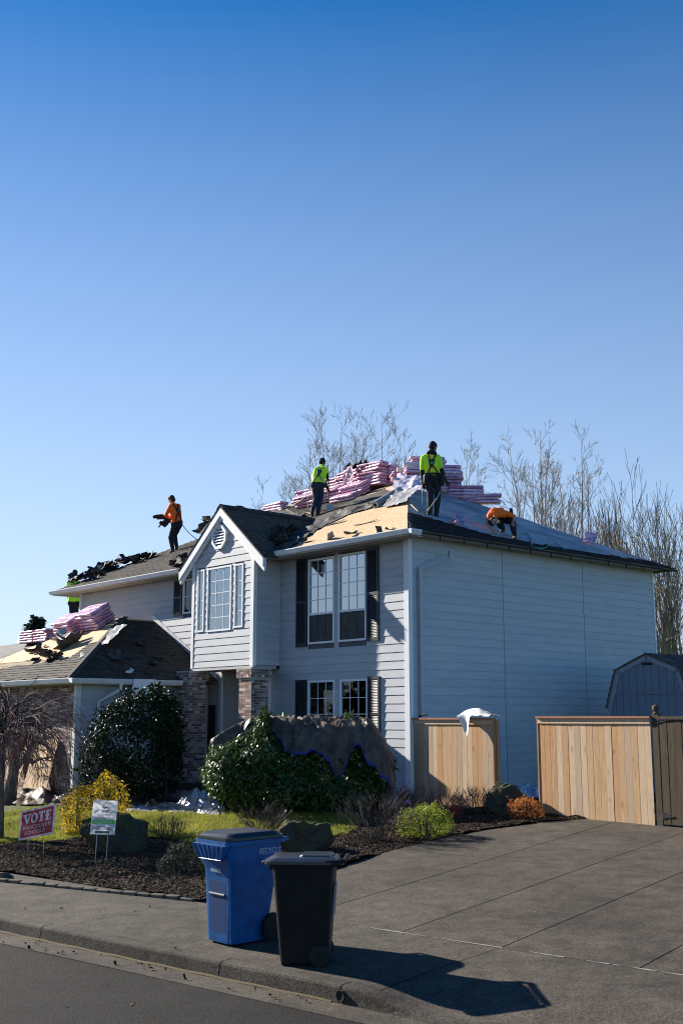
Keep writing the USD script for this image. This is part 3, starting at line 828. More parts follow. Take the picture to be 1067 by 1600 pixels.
# ---- roofs: planes given by an eave line and a slope; layers lie on them as real sheets
class Plane:
    def __init__(self, o, e, up, pitch):
        self.o, self.e = np.array(o, float), np.array(e, float)
        h = np.array(up, float)
        self.w = unit(h + np.array([0, 0, pitch]))
        self.n = np.cross(self.e, self.w)
        if self.n[2] < 0:
            self.n = -self.n
    def at(self, a, b, c=0.0):
        return self.o + a * self.e + b * self.w + c * self.n
    def px(self, x, y):
        q = on_house(x, y, self.o, self.n) - self.o
        return float(q @ self.e), float(q @ self.w)
    def poly(self, pts):
        return Polygon([self.px(*p) for p in pts]).buffer(0)
    def layer(self, poly, c0, thick):
        return framed(extrude(poly, thick), self.o + self.n * c0, self.e, self.w, self.n)
    def to_plane(self, p):
        q = np.asarray(p) - self.o
        return float(q @ self.e), float(q @ self.w)

ZE, OV, SL = 6.42, 0.5, 0.5
XL_, XR_ = -15.7, OV
YB = 9.4 + OV
HW = (YB + OV) / 2
RZ = ZE + SL * HW
RX0, RX1 = XL_ + HW, XR_ - HW
k5 = math.hypot(1, SL)
P_front = Plane((XL_, -OV, ZE), (1, 0, 0), (0, 1, 0), SL)
P_right = Plane((XR_, -OV, ZE), (0, 1, 0), (-1, 0, 0), SL)
P_left = Plane((XL_, YB, ZE), (0, -1, 0), (1, 0, 0), SL)
P_back = Plane((XR_, YB, ZE), (-1, 0, 0), (0, -1, 0), SL)
LEN, WID, SLEN = XR_ - XL_, YB + OV, HW * k5
front_poly = Polygon([(0, 0), (LEN, 0), (LEN - HW, SLEN), (HW, SLEN)])
right_poly = Polygon([(0, 0), (WID, 0), (WID / 2, SLEN)])

def ragged(poly, amp, step, seed):
    """The same outline torn: steps in and out along its length."""
    g = random.Random(seed)
    if poly.geom_type != 'Polygon':
        poly = max([q for q in poly.geoms if q.geom_type == 'Polygon'], key=lambda q: q.area)
    ring = poly.exterior
    n = max(6, int(ring.length / step))
    pts = []
    for i in range(n):
        p = ring.interpolate((i + g.uniform(-0.3, 0.3)) / n, normalized=True)
        pts.append((p.x + g.uniform(-amp, amp), p.y + g.uniform(-amp, amp)))
    return Polygon(pts).buffer(0)

def wavy_layer(P, poly, c0, thick, amp, fr, step, seed):
    """A thin sheet with folds, its outline cut into cells so that it can bend."""
    m = MB()
    x0, y0, x1, y1 = poly.bounds
    xs, ys = np.arange(x0, x1 + step, step), np.arange(y0, y1 + step, step)
    for a, b in zip(xs[:-1], xs[1:]):
        q = poly.intersection(sbox(a, y0, b, y1))
        if q.is_empty:
            continue
        for c, d in zip(ys[:-1], ys[1:]):
            w = q.intersection(sbox(a, c, b, d))
            for g in getattr(w, 'geoms', [w]):
                if g.geom_type == 'Polygon' and g.area > 1e-5:
                    v, f = trimesh.creation.triangulate_polygon(g, engine='earcut')
                    hgt = c0 + thick + amp * np.maximum(0, meshkit.fbm(np.stack([v[:, 0] * fr[0], v[:, 1] * fr[1], v[:, 0] * 0], -1), 3, seed) - 0.42) * 3
                    pts = P.o + v[:, :1] * P.e + v[:, 1:2] * P.w + hgt[:, None] * P.n
                    nn = np.cross(pts[f[0, 1]] - pts[f[0, 0]], pts[f[0, 2]] - pts[f[0, 0]])
                    m.add(pts, f if nn @ P.n > 0 else f[:, ::-1])
    return m.get()

def courses(P, poly, c0, exposure=0.145, tab=0.30, thick=0.013, seed=1):
    """Overlapping shingle courses: every tab is a tilted thin piece butting the next with a small gap."""
    g = random.Random(seed)
    m = MB()
    x0, y0, x1, y1 = poly.bounds
    k = 0
    y = y0
    while y < y1:
        band = poly.intersection(sbox(x0, y, x1, y + exposure))
        for q in getattr(band, 'geoms', [band]):
            if q.geom_type != 'Polygon' or q.area < 1e-4:
                continue
            bx0, _, bx1, _ = q.bounds
            a = bx0 - g.uniform(0, tab)
            while a < bx1:
                w = tab * g.uniform(0.5, 1.1)
                cell = q.intersection(sbox(a, y, a + w - 0.006, y + exposure))
                for c in getattr(cell, 'geoms', [cell]):
                    if c.geom_type == 'Polygon' and c.area > 2e-4:
                        xy = np.array(c.exterior.coords)[:-1]
                        if not c.exterior.is_ccw:
                            xy = xy[::-1]
                        n = len(xy)
                        t = thick + g.uniform(-0.003, 0.005)
                        h = c0 + 0.003 + t * (1 - (xy[:, 1] - y) / exposure * 0.9)
                        top = P.o + xy[:, :1] * P.e + xy[:, 1:] * P.w + h[:, None] * P.n
                        bot = top - P.n * (h - c0)[:, None]
                        v = np.vstack([top, bot])
                        f = [[0, i, i + 1] for i in range(1, n - 1)]
                        for i in range(n):
                            j = (i + 1) % n
                            f += [[i, n + i, n + j], [i, n + j, j]]
                        f = np.array(f)
                        if np.cross(P.e, P.w) @ P.n < 0:
                            f = f[:, ::-1]
                        m.add(v, f)
                a += w
        y += exposure
        k += 1
    return m

dk = MB()
for P, q in ((P_front, front_poly), (P_right, right_poly), (P_left, right_poly), (P_back, front_poly)):
    dk.add(*P.layer(q, -0.03, 0.03))
roof = put('roof', dk, 'old_wood', house)
sof = MB().box(XL_ + 0.03, XR_ - 0.03, -OV + 0.03, -0.03, EAVE - 0.01, EAVE + 0.005).box(XR_ - OV + 0.03, XR_ - 0.03, -0.03, 9.43, EAVE + 0.09, EAVE + 0.10).box(XL_ + 0.03, -14.83, -0.03, YB, EAVE - 0.01, EAVE + 0.005)
put('soffit', sof, 'soffit', house)
put('fascia', MB().box(XL_, XR_, -OV, -OV + 0.025, EAVE - 0.02, ZE - 0.035).box(XL_, XL_ + 0.025, -OV + 0.026, YB, EAVE - 0.02, ZE - 0.035), 'trim', house)
put('drip_edge', MB().box(XR_ - 0.02, XR_ + 0.004, -OV + 0.35, YB, EAVE + 0.06, ZE - 0.02), 'shingle_black', house, label='bare dark eave edge where the gutter was taken off')
for k in range(12):
    y = 0.6 + k * 0.78
    put('gutter_nail', bx(XR_ - 0.10, XR_ - 0.08, y - 0.012, y + 0.012, EAVE - 0.03, EAVE + 0.09), 'felt_black', house)

def gutter(p0, p1, out, name='gutter'):
    """A K-profile gutter hung on the eave from p0 to p1, its open side up."""
    p0, p1, out = np.array(p0, float), np.array(p1, float), np.array(out, float)
    pr = [(0, 0.0), (0, -0.115), (0.075, -0.115), (0.105, -0.06), (0.125, -0.02), (0.125, 0.0), (0.118, 0.0), (0.118, -0.02), (0.098, -0.056), (0.072, -0.108), (0.007, -0.108), (0.007, 0.0)]
    m = MB()
    n = len(pr)
    v = [p + out * a + np.array([0, 0, b]) for p in (p0, p1) for a, b in pr]
    m.add(v, [[i, (i + 1) % n, n + (i + 1) % n, n + i] for i in range(n)])
    for o in (0, n):
        m.add(v, [[o + i, o + i + 1, o + n - 2 - i, o + n - 1 - i] for i in range(5)])
    t = trimesh.Trimesh(*m.get(), process=True); t.fix_normals()
    return put(name, t, 'gutter_metal', house)
gutter((XL_ - 0.05, -OV - 0.001, ZE - 0.005), (-7.6, -OV - 0.001, ZE - 0.005), (0, -1, 0))
gutter((-4.0, -OV - 0.001, ZE - 0.005), (XR_ + 0.125, -OV - 0.001, ZE - 0.005), (0, -1, 0))
gutter((XR_ + 0.001, -OV, ZE - 0.006), (XR_ + 0.001, -OV + 0.32, ZE - 0.006), (1, 0, 0))

# downspout on the right hand wall, cut off below the missing gutter
put('downspout', MB().hexa([(0.30, 0.95, 5.92), (0.37, 0.95, 5.92), (0.30, 1.05, 5.92), (0.37, 1.05, 5.92), (0.30, 0.95, 6.10), (0.37, 0.95, 6.10), (0.30, 1.05, 6.10), (0.37, 1.05, 6.10)])
    .hexa([(0.03, 0.25, 5.70), (0.11, 0.25, 5.63), (0.03, 0.34, 5.70), (0.11, 0.34, 5.63), (0.30, 0.95, 6.0), (0.37, 0.95, 5.919), (0.30, 1.05, 6.0), (0.37, 1.05, 5.919)])
    .box(0.028, 0.108, 0.25, 0.34, 0.9, 5.66), 'siding', house)

# front slope: left of the bay still shingled, right of it stripped to new board
lp = [(75, 921), (105, 905), (160, 885), (230, 864), (300, 838), (345, 820), (420, 799), (437, 800), (437, 862)]
left_sh = front_poly.intersection(sbox(-1, -0.02, 10.0, 9)).buffer(0)
put('shingle_courses', courses(P_front, left_sh, 0.0, seed=3), 'shingle_old', roof, kind='stuff')
xa, ya = 11.9, 0.0
right_all = front_poly.difference(sbox(-1, -1, 10.0, 9))
x = 11.9
row = 0
b = 0.0
while b < SLEN:
    a = 10.0 - (1.22 if row % 2 else 0)
    while a < LEN:
        q = right_all.intersection(sbox(a + 0.002, b + 0.002, a + 2.438, b + 1.217))
        if q.area > 0.05 and q.geom_type == 'Polygon':
            put('board_panel', P_front.layer(q, 0.001, 0.012), 'osb', roof)
        a += 2.44
    b += 1.22
    row += 1
# the band of old felt and shingles still lying across the stripped slope
band = P_front.poly([(436, 846), (450, 806), (475, 805), (520, 790), (560, 778), (600, 767), (622, 768), (630, 784), (600, 786), (585, 792), (545, 800), (520, 812), (490, 822), (470, 834), (450, 846)])
band = ragged(band.intersection(right_all.buffer(0.05)), 0.10, 0.22, 4)
put('old_felt', wavy_layer(P_front, band, 0.014, 0.006, 0.05, (1.2, 6.0), 0.16, 8), 'shingle_old', roof, label='torn band of old grey shingles not yet stripped')
stripe = P_front.poly([(437, 842), (455, 842), (500, 818), (520, 806), (580, 790), (600, 786), (590, 792), (545, 806), (508, 823), (470, 846), (455, 858), (437, 860)])
put('torn_edge', wavy_layer(P_front, ragged(stripe.intersection(right_all), 0.08, 0.18, 9), 0.03, 0.006, 0.09, (2.5, 5.0), 0.12, 12), 'felt_black', roof, label='dark curled lower edge of the torn shingles')
valley = P_front.poly([(420, 800), (452, 800), (475, 806), (470, 832), (455, 846), (440, 858), (430, 862)])
put('valley_felt', wavy_layer(P_front, ragged(valley.intersection(front_poly), 0.05, 0.2, 5), 0.035, 0.006, 0.05, (2, 3), 0.15, 3), 'felt_black', roof, label='black felt in the valley beside the gable')
# right slope: grey underlay, dark shingles left along the eave and hip
eave_band = P_right.poly([(640, 825), (636, 800), (634, 785), (655, 795), (690, 803), (725, 818), (760, 826), (800, 838), (900, 856), (1000, 876), (1060, 893), (1063, 897), (1000, 887), (900, 868), (760, 846), (700, 838)])
put('underlay', wavy_layer(P_right, right_poly.buffer(-0.02), 0.0, 0.006, 0.012, (0.5, 3.5), 0.3, 21), 'felt_grey', roof, label='grey synthetic underlay on the right hand slope')
eb = Polygon([(-0.02, -0.02), (WID, -0.02), (WID - 0.55, 0.5), (6.5, 0.34), (5.0, 0.40), (4.0, 0.46), (3.2, 0.55), (2.7, 0.85), (2.2, 1.10), (1.7, 1.45), (1.45, 1.62)])
put('eave_shingles', courses(P_right, ragged(eb.intersection(right_poly.buffer(0.03)), 0.05, 0.25, 6).intersection(right_poly.buffer(0.02)), 0.012, seed=8, thick=0.022), 'shingle_black', roof, kind='stuff', label='dark old shingles still lying along the right hand eave')
for i, (c, hgt) in enumerate(((1.55, 3), (2.6, 4))):
    bb = c
    q = right_poly.intersection(sbox(0, bb - 0.012, 20, bb + 0.012))
    put('underlay_lap', P_right.layer(q, 0.018, 0.004), 'felt_grey', roof)
# ridge board strip
put('ridge_strip', MB().box(RX0, RX1, HW - OV - 0.1, HW - OV + 0.1, RZ - 0.01, RZ + 0.02), 'osb', roof)

# ---- gable roof over the bay
GZ = 7.76
gx0, gx1, gy0 = GX - 1.83, GX + 1.83, BY - 0.13
gs = 0.82
kg = math.hypot(1, gs)
zed = GZ - 1.83 * gs
Pg_r = Plane((gx1, gy0, zed), (0, 1, 0), (-1, 0, 0), gs)
Pg_l = Plane((gx0, gy0, zed), (0, 1, 0), (1, 0, 0), gs)

def main_z(y):
    return ZE + SL * (y + OV)
y_top, y_bot = (GZ - ZE) / SL - OV, (zed - ZE) / SL - OV
gp = Polygon([(0, 0), (max(0.25, y_bot - gy0) + 0.15, 0), (y_top - gy0 + 0.15, 1.83 * kg), (0, 1.83 * kg)])
gr = put('gable_roof', MB().add(*Pg_r.layer(gp, -0.03, 0.03)).add(*Pg_l.layer(gp, -0.03, 0.03)), 'old_wood', house)
put('shingle_courses', courses(Pg_r, gp.buffer(0.02, join_style=2), 0.0, seed=31, exposure=0.14), 'shingle_old', gr, kind='stuff')
put('shingle_courses', courses(Pg_l, gp.buffer(0.02, join_style=2), 0.0, seed=32, exposure=0.14), 'shingle_old', gr, kind='stuff')
for k in range(14):
    y = gy0 - 0.02 + k * 0.24
    m = MB()
    for s in (-1, 1):
        m.hexa([(GX, y, GZ + 0.035), (GX + s * 0.15, y, GZ + 0.035 - 0.15 * gs), (GX, y + 0.23, GZ + 0.028), (GX + s * 0.15, y + 0.23, GZ + 0.028 - 0.15 * gs),
                (GX, y, GZ + 0.05), (GX + s * 0.15, y, GZ + 0.05 - 0.15 * gs), (GX, y + 0.23, GZ + 0.042), (GX + s * 0.15, y + 0.23, GZ + 0.042 - 0.15 * gs)])
    put('ridge_shingle', m, 'shingle_dark', gr)
for s in (-1, 1):
    m = MB()
    for d0, d1, yy in ((0.035, 0.20, gy0 - 0.005), (0.20, 0.28, gy0 + 0.035)):
        v = []
        for y in (yy, gy0 + 0.10):
            for d in (d0, d1):
                for xx in (0.0, 1.83):
                    v.append((GX + s * xx, y, GZ - xx * gs - d * kg / 1.0))
        m.hexa([v[i] for i in (2, 3, 6, 7, 0, 1, 4, 5)])
    put('rake_board', m, 'trim', house)
    put('eave_soffit', bx(min(GX + s * 1.8, GX + s * 1.34), max(GX + s * 1.8, GX + s * 1.34), gy0 + 0.1, -OV, EAVE - 0.03, EAVE - 0.02), 'soffit', house)

# ---- garage wing in front, on the left
GAX, GAY = -7.53, -3.87
EX, EY, EZ, GP = -7.10, -4.30, 3.36, 0.55
PR = Plane((EX, EY, EZ), (0, 1, 0), (-1, 0, 0), GP)
PF = Plane((-15.2, EY, EZ), (1, 0, 0), (0, 1, 0), GP)
kp = math.hypot(1, GP)
rp = Polygon([(0, 0), (4.27, 0), (4.27, 3.3 * kp), (3.3, 3.3 * kp)])
fp = Polygon([(0, 0), (8.1, 0), (4.8, 3.3 * kp), (3.3, 3.3 * kp)])
ga = MB().add(*PR.layer(rp, -0.03, 0.03)).add(*PF.layer(fp, -0.03, 0.03))
apz = EZ + 3.3 * GP
ga.box(-11.9, -10.4, -1.0, -0.03, apz - 0.06, apz - 0.03)
PL = Plane((-15.2, 3.0, EZ), (0, -1, 0), (1, 0, 0), GP)
ga.add(*PL.layer(Polygon([(0, 0), (7.3, 0), (4.0, 3.3 * kp), (0, 3.3 * kp)]), -0.03, 0.03))
g_roof = put('garage_roof', ga, 'old_wood', house)
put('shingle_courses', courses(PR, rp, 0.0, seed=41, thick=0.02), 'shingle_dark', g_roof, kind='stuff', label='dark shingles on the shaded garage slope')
put('board_panel', PF.layer(fp.intersection(sbox(0, 1.2, 9, 9)), 0.001, 0.012), 'osb', g_roof)
low_sh = PF.poly([(-120, 1075), (105, 1062), (160, 1000), (140, 1008), (100, 1035), (85, 1030), (60, 1040), (30, 1040), (0, 1048), (-120, 1085)])
put('shingle_courses', courses(PF, ragged(low_sh.intersection(fp), 0.06, 0.3, 8).intersection(fp.buffer(0.03)), 0.014, seed=42), 'shingle_old', g_roof, kind='stuff')
for i in range(26):
    t = i / 26
    p = np.array([EX, EY, EZ]) + t * np.array([-3.3, 3.3, 3.3 * GP])
    q = p + np.array([-3.3, 3.3, 3.3 * GP]) / 26 * 1.25
    sd = np.array([0.12, 0.12, 0.12 * GP * 0])
    m = MB()
    for s, w in ((1, np.array([0.10, 0, 0.10 * -GP * 0])), (-1, np.array([0, -0.10, 0]))):
        off = np.array([0.0, 0.16, 0.0]) if s == 1 else np.array([-0.16, 0.0, 0.0])
        u = np.array([0, 0, 0.035])
        m.hexa([p + u, p + u + off, q + u, q + u + off, p + u * 1.6, p + u * 1.6 + off, q + u * 1.4, q + u * 1.4 + off])
    put('hip_shingle', m, 'shingle_dark', g_roof)
gr_ = wall_panel('x', GAX, 1, sbox(GAY, 0.6, -0.03, EZ - 0.1))
siding(gr_, 'x', GAX, 1, GAY + 0.1, -0.04, 0.80, EZ - 0.12)
gf_ = put('garage_front', MB().box(-15.0, GAX - 0.12, GAY, GAY + 0.1, 0.5, EZ - 0.1), 'mortar', house)
put('bricks', brick_faces(-10.6, GAX - 0.10, GAY, GAY + 0.1, 0.6, EZ - 0.15, 'f', 77), 'brick', gf_, kind='stuff', island=8)
put('bricks', brick_faces(-14.95, -10.65, GAY, GAY + 0.1, 0.6, EZ - 0.15, 'f', 78), 'brick', gf_, kind='stuff', island=8)
cb(MB().box(GAX - 0.10, GAX + 0.024, GAY - 0.026, GAY - 0.0, 0.75, EZ - 0.1)); cb(MB().box(GAX + 0.001, GAX + 0.024, GAY + 0.0005, GAY + 0.10, 0.75, EZ - 0.1))
put('soffit', MB().box(GAX + 0.026, EX - 0.02, EY + 0.02, -0.05, EZ - 0.13, EZ - 0.115).box(-15.1, GAX + 0.025, EY + 0.02, GAY - 0.03, EZ - 0.13, EZ - 0.115), 'soffit', house)
put('fascia', MB().box(-15.2, EX, EY, EY + 0.02, EZ - 0.14, EZ - 0.03).box(EX - 0.02, EX, EY + 0.021, -1.2, EZ - 0.14, EZ - 0.03), 'trim', house)
gutter((-15.2, EY - 0.001, EZ - 0.005), (EX + 0.13, EY - 0.001, EZ - 0.005), (0, -1, 0))
gutter((EX + 0.001, EY, EZ - 0.006), (EX + 0.001, -1.18, EZ - 0.006), (1, 0, 0))
put('downspout', MB().tube([(EX + 0.06, -2.95, EZ - 0.11), (EX + 0.06, -2.95, EZ - 0.25), (GAX + 0.07, -3.3, EZ - 0.55), (GAX + 0.07, -3.3, 0.8)], 0.045, 8), 'gutter_metal', house)
# flashing boards where the garage slope meets the front wall
put('step_flashing', MB().hexa([(-7.3, -0.030, EZ + 0.12), (-10.4, -0.030, apz + 0.01), (-7.3, -0.022, EZ + 0.12), (-10.4, -0.022, apz + 0.01),
                               (-7.3, -0.030, EZ + 0.28), (-10.4, -0.030, apz + 0.16), (-7.3, -0.022, EZ + 0.28), (-10.4, -0.022, apz + 0.16)]), 'flashing', house)
# low wing behind the left end of the house
PW = Plane((-23.5, -2.0, 3.5), (1, 0, 0), (0, 1, 0), 0.52)
wl = put('wing_roof', MB().add(*PW.layer(sbox(0, 0, 8.6, 3.0 * math.hypot(1, .52)), -0.03, 0.03)), 'old_wood', house)
put('old_felt', wavy_layer(PW, sbox(0, 0, 8.6, 3.0 * math.hypot(1, .52)), 0.0, 0.01, 0.02, (1, 3), 0.3, 71), 'felt_black', wl)
put('wing_wall', MB().box(-23.3, -14.95, -1.6, 2.6, 0.5, 3.4), 'siding', house)
put('wing_ridge', MB().hexa([(-23.5, 1.0, 5.03), (-14.9, 1.0, 5.03), (-23.5, 4.5, 3.3), (-14.9, 4.5, 3.3), (-23.5, 1.0, 5.06), (-14.9, 1.0, 5.06), (-23.5, 4.5, 3.33), (-14.9, 4.5, 3.33)]), 'felt_black', house)

# ------------------------------------------------------------------ wheeled bins
mat('blue_plastic', (0.002, 0.055, 0.185), 0.42, 0.12, 7.0, 0.0015, 40, spec=0.3, var2=(0.004, 0.092, 0.29))
mat('black_plastic', (0.004, 0.004, 0.004), 0.5, 0.3, 4.0, 0.0015, 40, spec=0.22)
mat('lid_grey', (0.025, 0.025, 0.027), 0.25, 0.2, 5.0, 0.001, 30, spec=0.8)
mat('lid_plastic', (0.006, 0.006, 0.007), 0.38, 0.25, 5.0, 0.001, 30, spec=0.5)
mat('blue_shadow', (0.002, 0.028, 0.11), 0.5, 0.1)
mat('tyre', (0.012, 0.012, 0.012), 0.85)
mat('print_grey', (0.34, 0.38, 0.46), 0.6, 0.25, 60.0)
mat('scuffed_white', (0.33, 0.36, 0.42), 0.7, 0.5, 30.0, var2=(0.10, 0.11, 0.13))
mat('crack_white', (0.30, 0.42, 0.62), 0.5)

def ring(w, d, r, z, yc=0.0, n=5):
    p = []
    for cx, cy, a0 in ((1, 1, 0), (-1, 1, 90), (-1, -1, 180), (1, -1, 270)):
        for i in range(n):
            a = math.radians(a0 + 90 * i / (n - 1))
            p.append((cx * (w / 2 - r) + r * math.cos(a), yc + cy * (d / 2 - r) + r * math.sin(a), z))
    return np.array(p)

def loft(rings, cap0=True, cap1=True):
    n = len(rings[0])
    v = np.vstack(rings)
    f = []
    for k in range(len(rings) - 1):
        for j in range(n):
            i = (j + 1) % n
            f.append([k * n + j, k * n + i, (k + 1) * n + i, (k + 1) * n + j])
    f = [t for q in f for t in ([q[0], q[1], q[2]], [q[0], q[2], q[3]])]
    if cap0:
        f += [[0, i + 1, i] for i in range(1, n - 1)]
    if cap1:
        o = (len(rings) - 1) * n
        f += [[o, o + i, o + i + 1] for i in range(1, n - 1)]
    return v, np.array(f)

def wheel_parts(par, x, y, r, w):
    ty = put('wheel', framed(lathe([(0.03, -w / 2), (r * 0.6, -w / 2), (r, -w / 2 + 0.012), (r, w / 2 - 0.012), (r * 0.6, w / 2), (0.03, w / 2)], 26), (x, y, r), (0, 1, 0), (0, 0, 1), (1, 0, 0)), 'tyre', par, smooth=40)
    put('hub', framed(lathe([(0.0, -w * 0.45), (r * 0.55, -w * 0.42), (r * 0.55, w * 0.42), (0.0, w * 0.45)], 14), (x, y, r), (0, 1, 0), (0, 0, 1), (1, 0, 0)), 'black_plastic', ty, smooth=40)

def text_on(par, txt, h, o, e, w, matname, bold=True, name='lettering', width=None, skew=0.0, depth=0.0012):
    t = meshkit.text_mesh(txt, h, depth, bold)
    v, f = vf(t)
    if width:
        v = v.copy(); v[:, 0] *= width / v[:, 0].max()
    if skew:
        v = v.copy(); v[:, 0] += v[:, 1] * skew
    return put(name, framed((v, f), o, e, w, np.cross(e, w)), matname, par)

# blue recycling bin: local x along its front, y towards its back
q = at_ground(339, 1477)
bang = math.atan2(-0.74, 0.67)
ya = np.array([math.cos(bang + math.pi / 2), math.sin(bang + math.pi / 2)])
bl = thing('recycling_bin', 'tall blue wheeled recycling bin with black lid standing on the pavement', 'wheeled bin', (q[0] + ya[0] * 0.27, q[1] + ya[1] * 0.27, float(ground_z(q)) + 0.004), bang)
rings = [ring(0.44, 0.50, 0.06, 0.02), ring(0.46, 0.52, 0.06, 0.10), ring(0.50, 0.62, 0.06, 0.60, 0.03), ring(0.52, 0.66, 0.06, 0.79, 0.04), ring(0.585, 0.70, 0.06, 0.86, 0.02), ring(0.60, 0.74, 0.06, 1.05, 0.02)]
bb = put('bin_body', loft(rings), 'blue_plastic', bl, smooth=35)
put('rim', loft([ring(0.605, 0.75, 0.06, 1.04, 0.02), ring(0.645, 0.80, 0.07, 1.045, 0.02), ring(0.65, 0.805, 0.07, 1.09, 0.02), ring(0.60, 0.75, 0.06, 1.095, 0.02)]), 'blue_plastic', bb, smooth=35)
# slanted ribbed grab bar under the front rim
gb = MB().hexa([(-0.20, -0.385, 0.895), (0.20, -0.385, 0.895), (-0.20, -0.33, 0.895), (0.20, -0.33, 0.895), (-0.30, -0.415, 1.05), (0.30, -0.415, 1.05), (-0.30, -0.34, 1.05), (0.30, -0.34, 1.05)])
g1 = put('grab_bar', gb, 'blue_plastic', bb)
for i in range(7):
    x = -0.19 + i * 0.0633
    put('rib', MB().hexa([(x - 0.005, -0.392, 0.90), (x + 0.005, -0.392, 0.90), (x - 0.005, -0.38, 0.90), (x + 0.005, -0.38, 0.90), (x * 1.4 - 0.005, -0.421, 1.045), (x * 1.4 + 0.005, -0.421, 1.045), (x * 1.4 - 0.005, -0.405, 1.045), (x * 1.4 + 0.005, -0.405, 1.045)]), 'blue_plastic', g1)
put('grab_edge', MB().tube([(-0.30, -0.418, 1.05), (-0.20, -0.388, 0.893), (0.20, -0.388, 0.893), (0.30, -0.418, 1.05)], 0.006, 6), 'blue_plastic', g1)
put('pick_up_bar', framed(lathe([(0.013, -0.14), (0.013, 0.14)], 10), (0.0, -0.282, 0.52), (0, 1, 0), (0, 0, 1), (1, 0, 0)), 'scuffed_white', bb, smooth=True)
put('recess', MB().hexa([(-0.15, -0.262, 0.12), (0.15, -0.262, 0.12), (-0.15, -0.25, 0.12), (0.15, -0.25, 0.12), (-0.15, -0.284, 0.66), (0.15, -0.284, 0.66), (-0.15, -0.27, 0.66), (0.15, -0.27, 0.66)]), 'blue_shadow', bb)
put('crack', MB().tube([(0.232, -0.292, 0.70), (0.226, -0.285, 0.50), (0.222, -0.270, 0.34), (0.215, -0.262, 0.18), (0.214, -0.252, 0.03)], 0.0022, 5), 'crack_white', bb, label='pale crack line down the front corner')
lid = put('lid', loft([ring(0.64, 0.79, 0.07, 1.098, 0.02), ring(0.635, 0.79, 0.07, 1.125, 0.02), ring(0.59, 0.74, 0.07, 1.132, 0.02), ring(0.55, 0.66, 0.08, 1.165, 0.02), ring(0.50, 0.58, 0.08, 1.172, 0.02)]), 'lid_plastic', bl, smooth=35)
put('hinge', framed(lathe([(0.018, -0.25), (0.018, 0.25)], 10), (0.0, 0.43, 1.115), (0, 1, 0), (0, 0, 1), (1, 0, 0)), 'lid_plastic', lid, smooth=True)
put('handle', MB().tube([(-0.28, 0.38, 1.06), (-0.28, 0.47, 1.075), (0.28, 0.47, 1.075), (0.28, 0.38, 1.06)], 0.02, 8), 'blue_plastic', bl, smooth=40)
for x in (-0.27, 0.27):
    wheel_parts(bl, x, 0.29, 0.15, 0.07)
put('axle', framed(lathe([(0.012, -0.25), (0.012, 0.25)], 8), (0, 0.29, 0.15), (0, 1, 0), (0, 0, 1), (1, 0, 0)), 'tyre', bl)
tilt = unit((0.05, 0, 1))
text_on(bb, 'RECYCLE', 0.062, (0.3035, 0.05, 0.935), np.array([0, 1.0, 0]), unit((0.075, 0, 1)), 'print_grey', width=0.31)
text_on(bb, 'WASTE', 0.036, (-0.10, -0.3025, 0.752), np.array([1.0, 0, 0]), unit((0, -0.1, 1)), 'print_grey', width=0.19, name='faded_print')

# black rubbish bin: its side to the street camera, front to the left
q = at_ground(474, 1513)
th = math.radians(-5)
kang = th - math.pi / 2                                     # local y (depth) points along +x turned by th
kb = thing('rubbish_bin', 'black wheeled rubbish bin with grey-shining lid beside the blue bin', 'wheeled bin', (q[0] + 0.02, q[1] + 0.26, float(ground_z(q + [0, 0.2, 0])) + 0.004), kang)
# in this frame y runs front to back (to the right in view) and x to the far side
krings = [ring(0.42, 0.47, 0.07, 0.02, -0.005), ring(0.43, 0.49, 0.07, 0.09, -0.005), ring(0.49, 0.57, 0.07, 0.60, -0.01), ring(0.52, 0.61, 0.07, 0.90, -0.015), ring(0.53, 0.63, 0.07, 0.96, -0.015)]
kbody = put('bin_body', loft(krings), 'black_plastic', kb, smooth=35)
put('rim', loft([ring(0.545, 0.66, 0.07, 0.935, -0.02), ring(0.56, 0.69, 0.07, 0.94, -0.02), ring(0.56, 0.69, 0.07, 0.955, -0.02)]), 'black_plastic', kbody, smooth=35)
klid = put('lid', loft([ring(0.585, 0.74, 0.08, 0.965, -0.03), ring(0.585, 0.74, 0.08, 0.99, -0.03), ring(0.56, 0.70, 0.08, 1.0, -0.03), ring(0.46, 0.66, 0.08, 1.022, -0.02), ring(0.40, 0.56, 0.09, 1.03, 0.0)]), 'lid_grey', kb, smooth=35)
put('lid_panel', loft([ring(0.36, 0.34, 0.06, 1.022, 0.10), ring(0.345, 0.32, 0.06, 1.045, 0.11), ring(0.32, 0.29, 0.06, 1.048, 0.12)]), 'lid_grey', klid, smooth=35)
put('lid_tongue', rbox(-0.16, 0.16, -0.44, -0.33, 0.955, 0.988, 0.012), 'lid_grey', klid, smooth=40)
hd = put('handle', MB().tube([(-0.25, 0.27, 0.985), (-0.25, 0.40, 1.00), (0.25, 0.40, 1.00), (0.25, 0.27, 0.985)], 0.022, 8), 'black_plastic', kb, smooth=40)
for i in range(9):
    put('grip_ridge', framed(lathe([(0.025, -0.005), (0.025, 0.005)], 10), (-0.20 + i * 0.05, 0.40, 1.0), (0, 1, 0), (0, 0, 1), (1, 0, 0)), 'black_plastic', hd)
put('hinge_block', rbox(-0.29, -0.24, 0.20, 0.36, 0.96, 1.01, 0.01), 'black_plastic', kb, smooth=40)
put('hinge_block', rbox(0.24, 0.29, 0.20, 0.36, 0.96, 1.01, 0.01), 'black_plastic', kb, smooth=40)
for i in range(8):
    put('front_rib', bx(-0.12 + i * 0.034, -0.108 + i * 0.034, -0.365, -0.31, 0.90, 0.935), 'black_plastic', kbody)
for x in (-0.235, 0.235):
    wheel_parts(kb, x, 0.155, 0.10, 0.05)
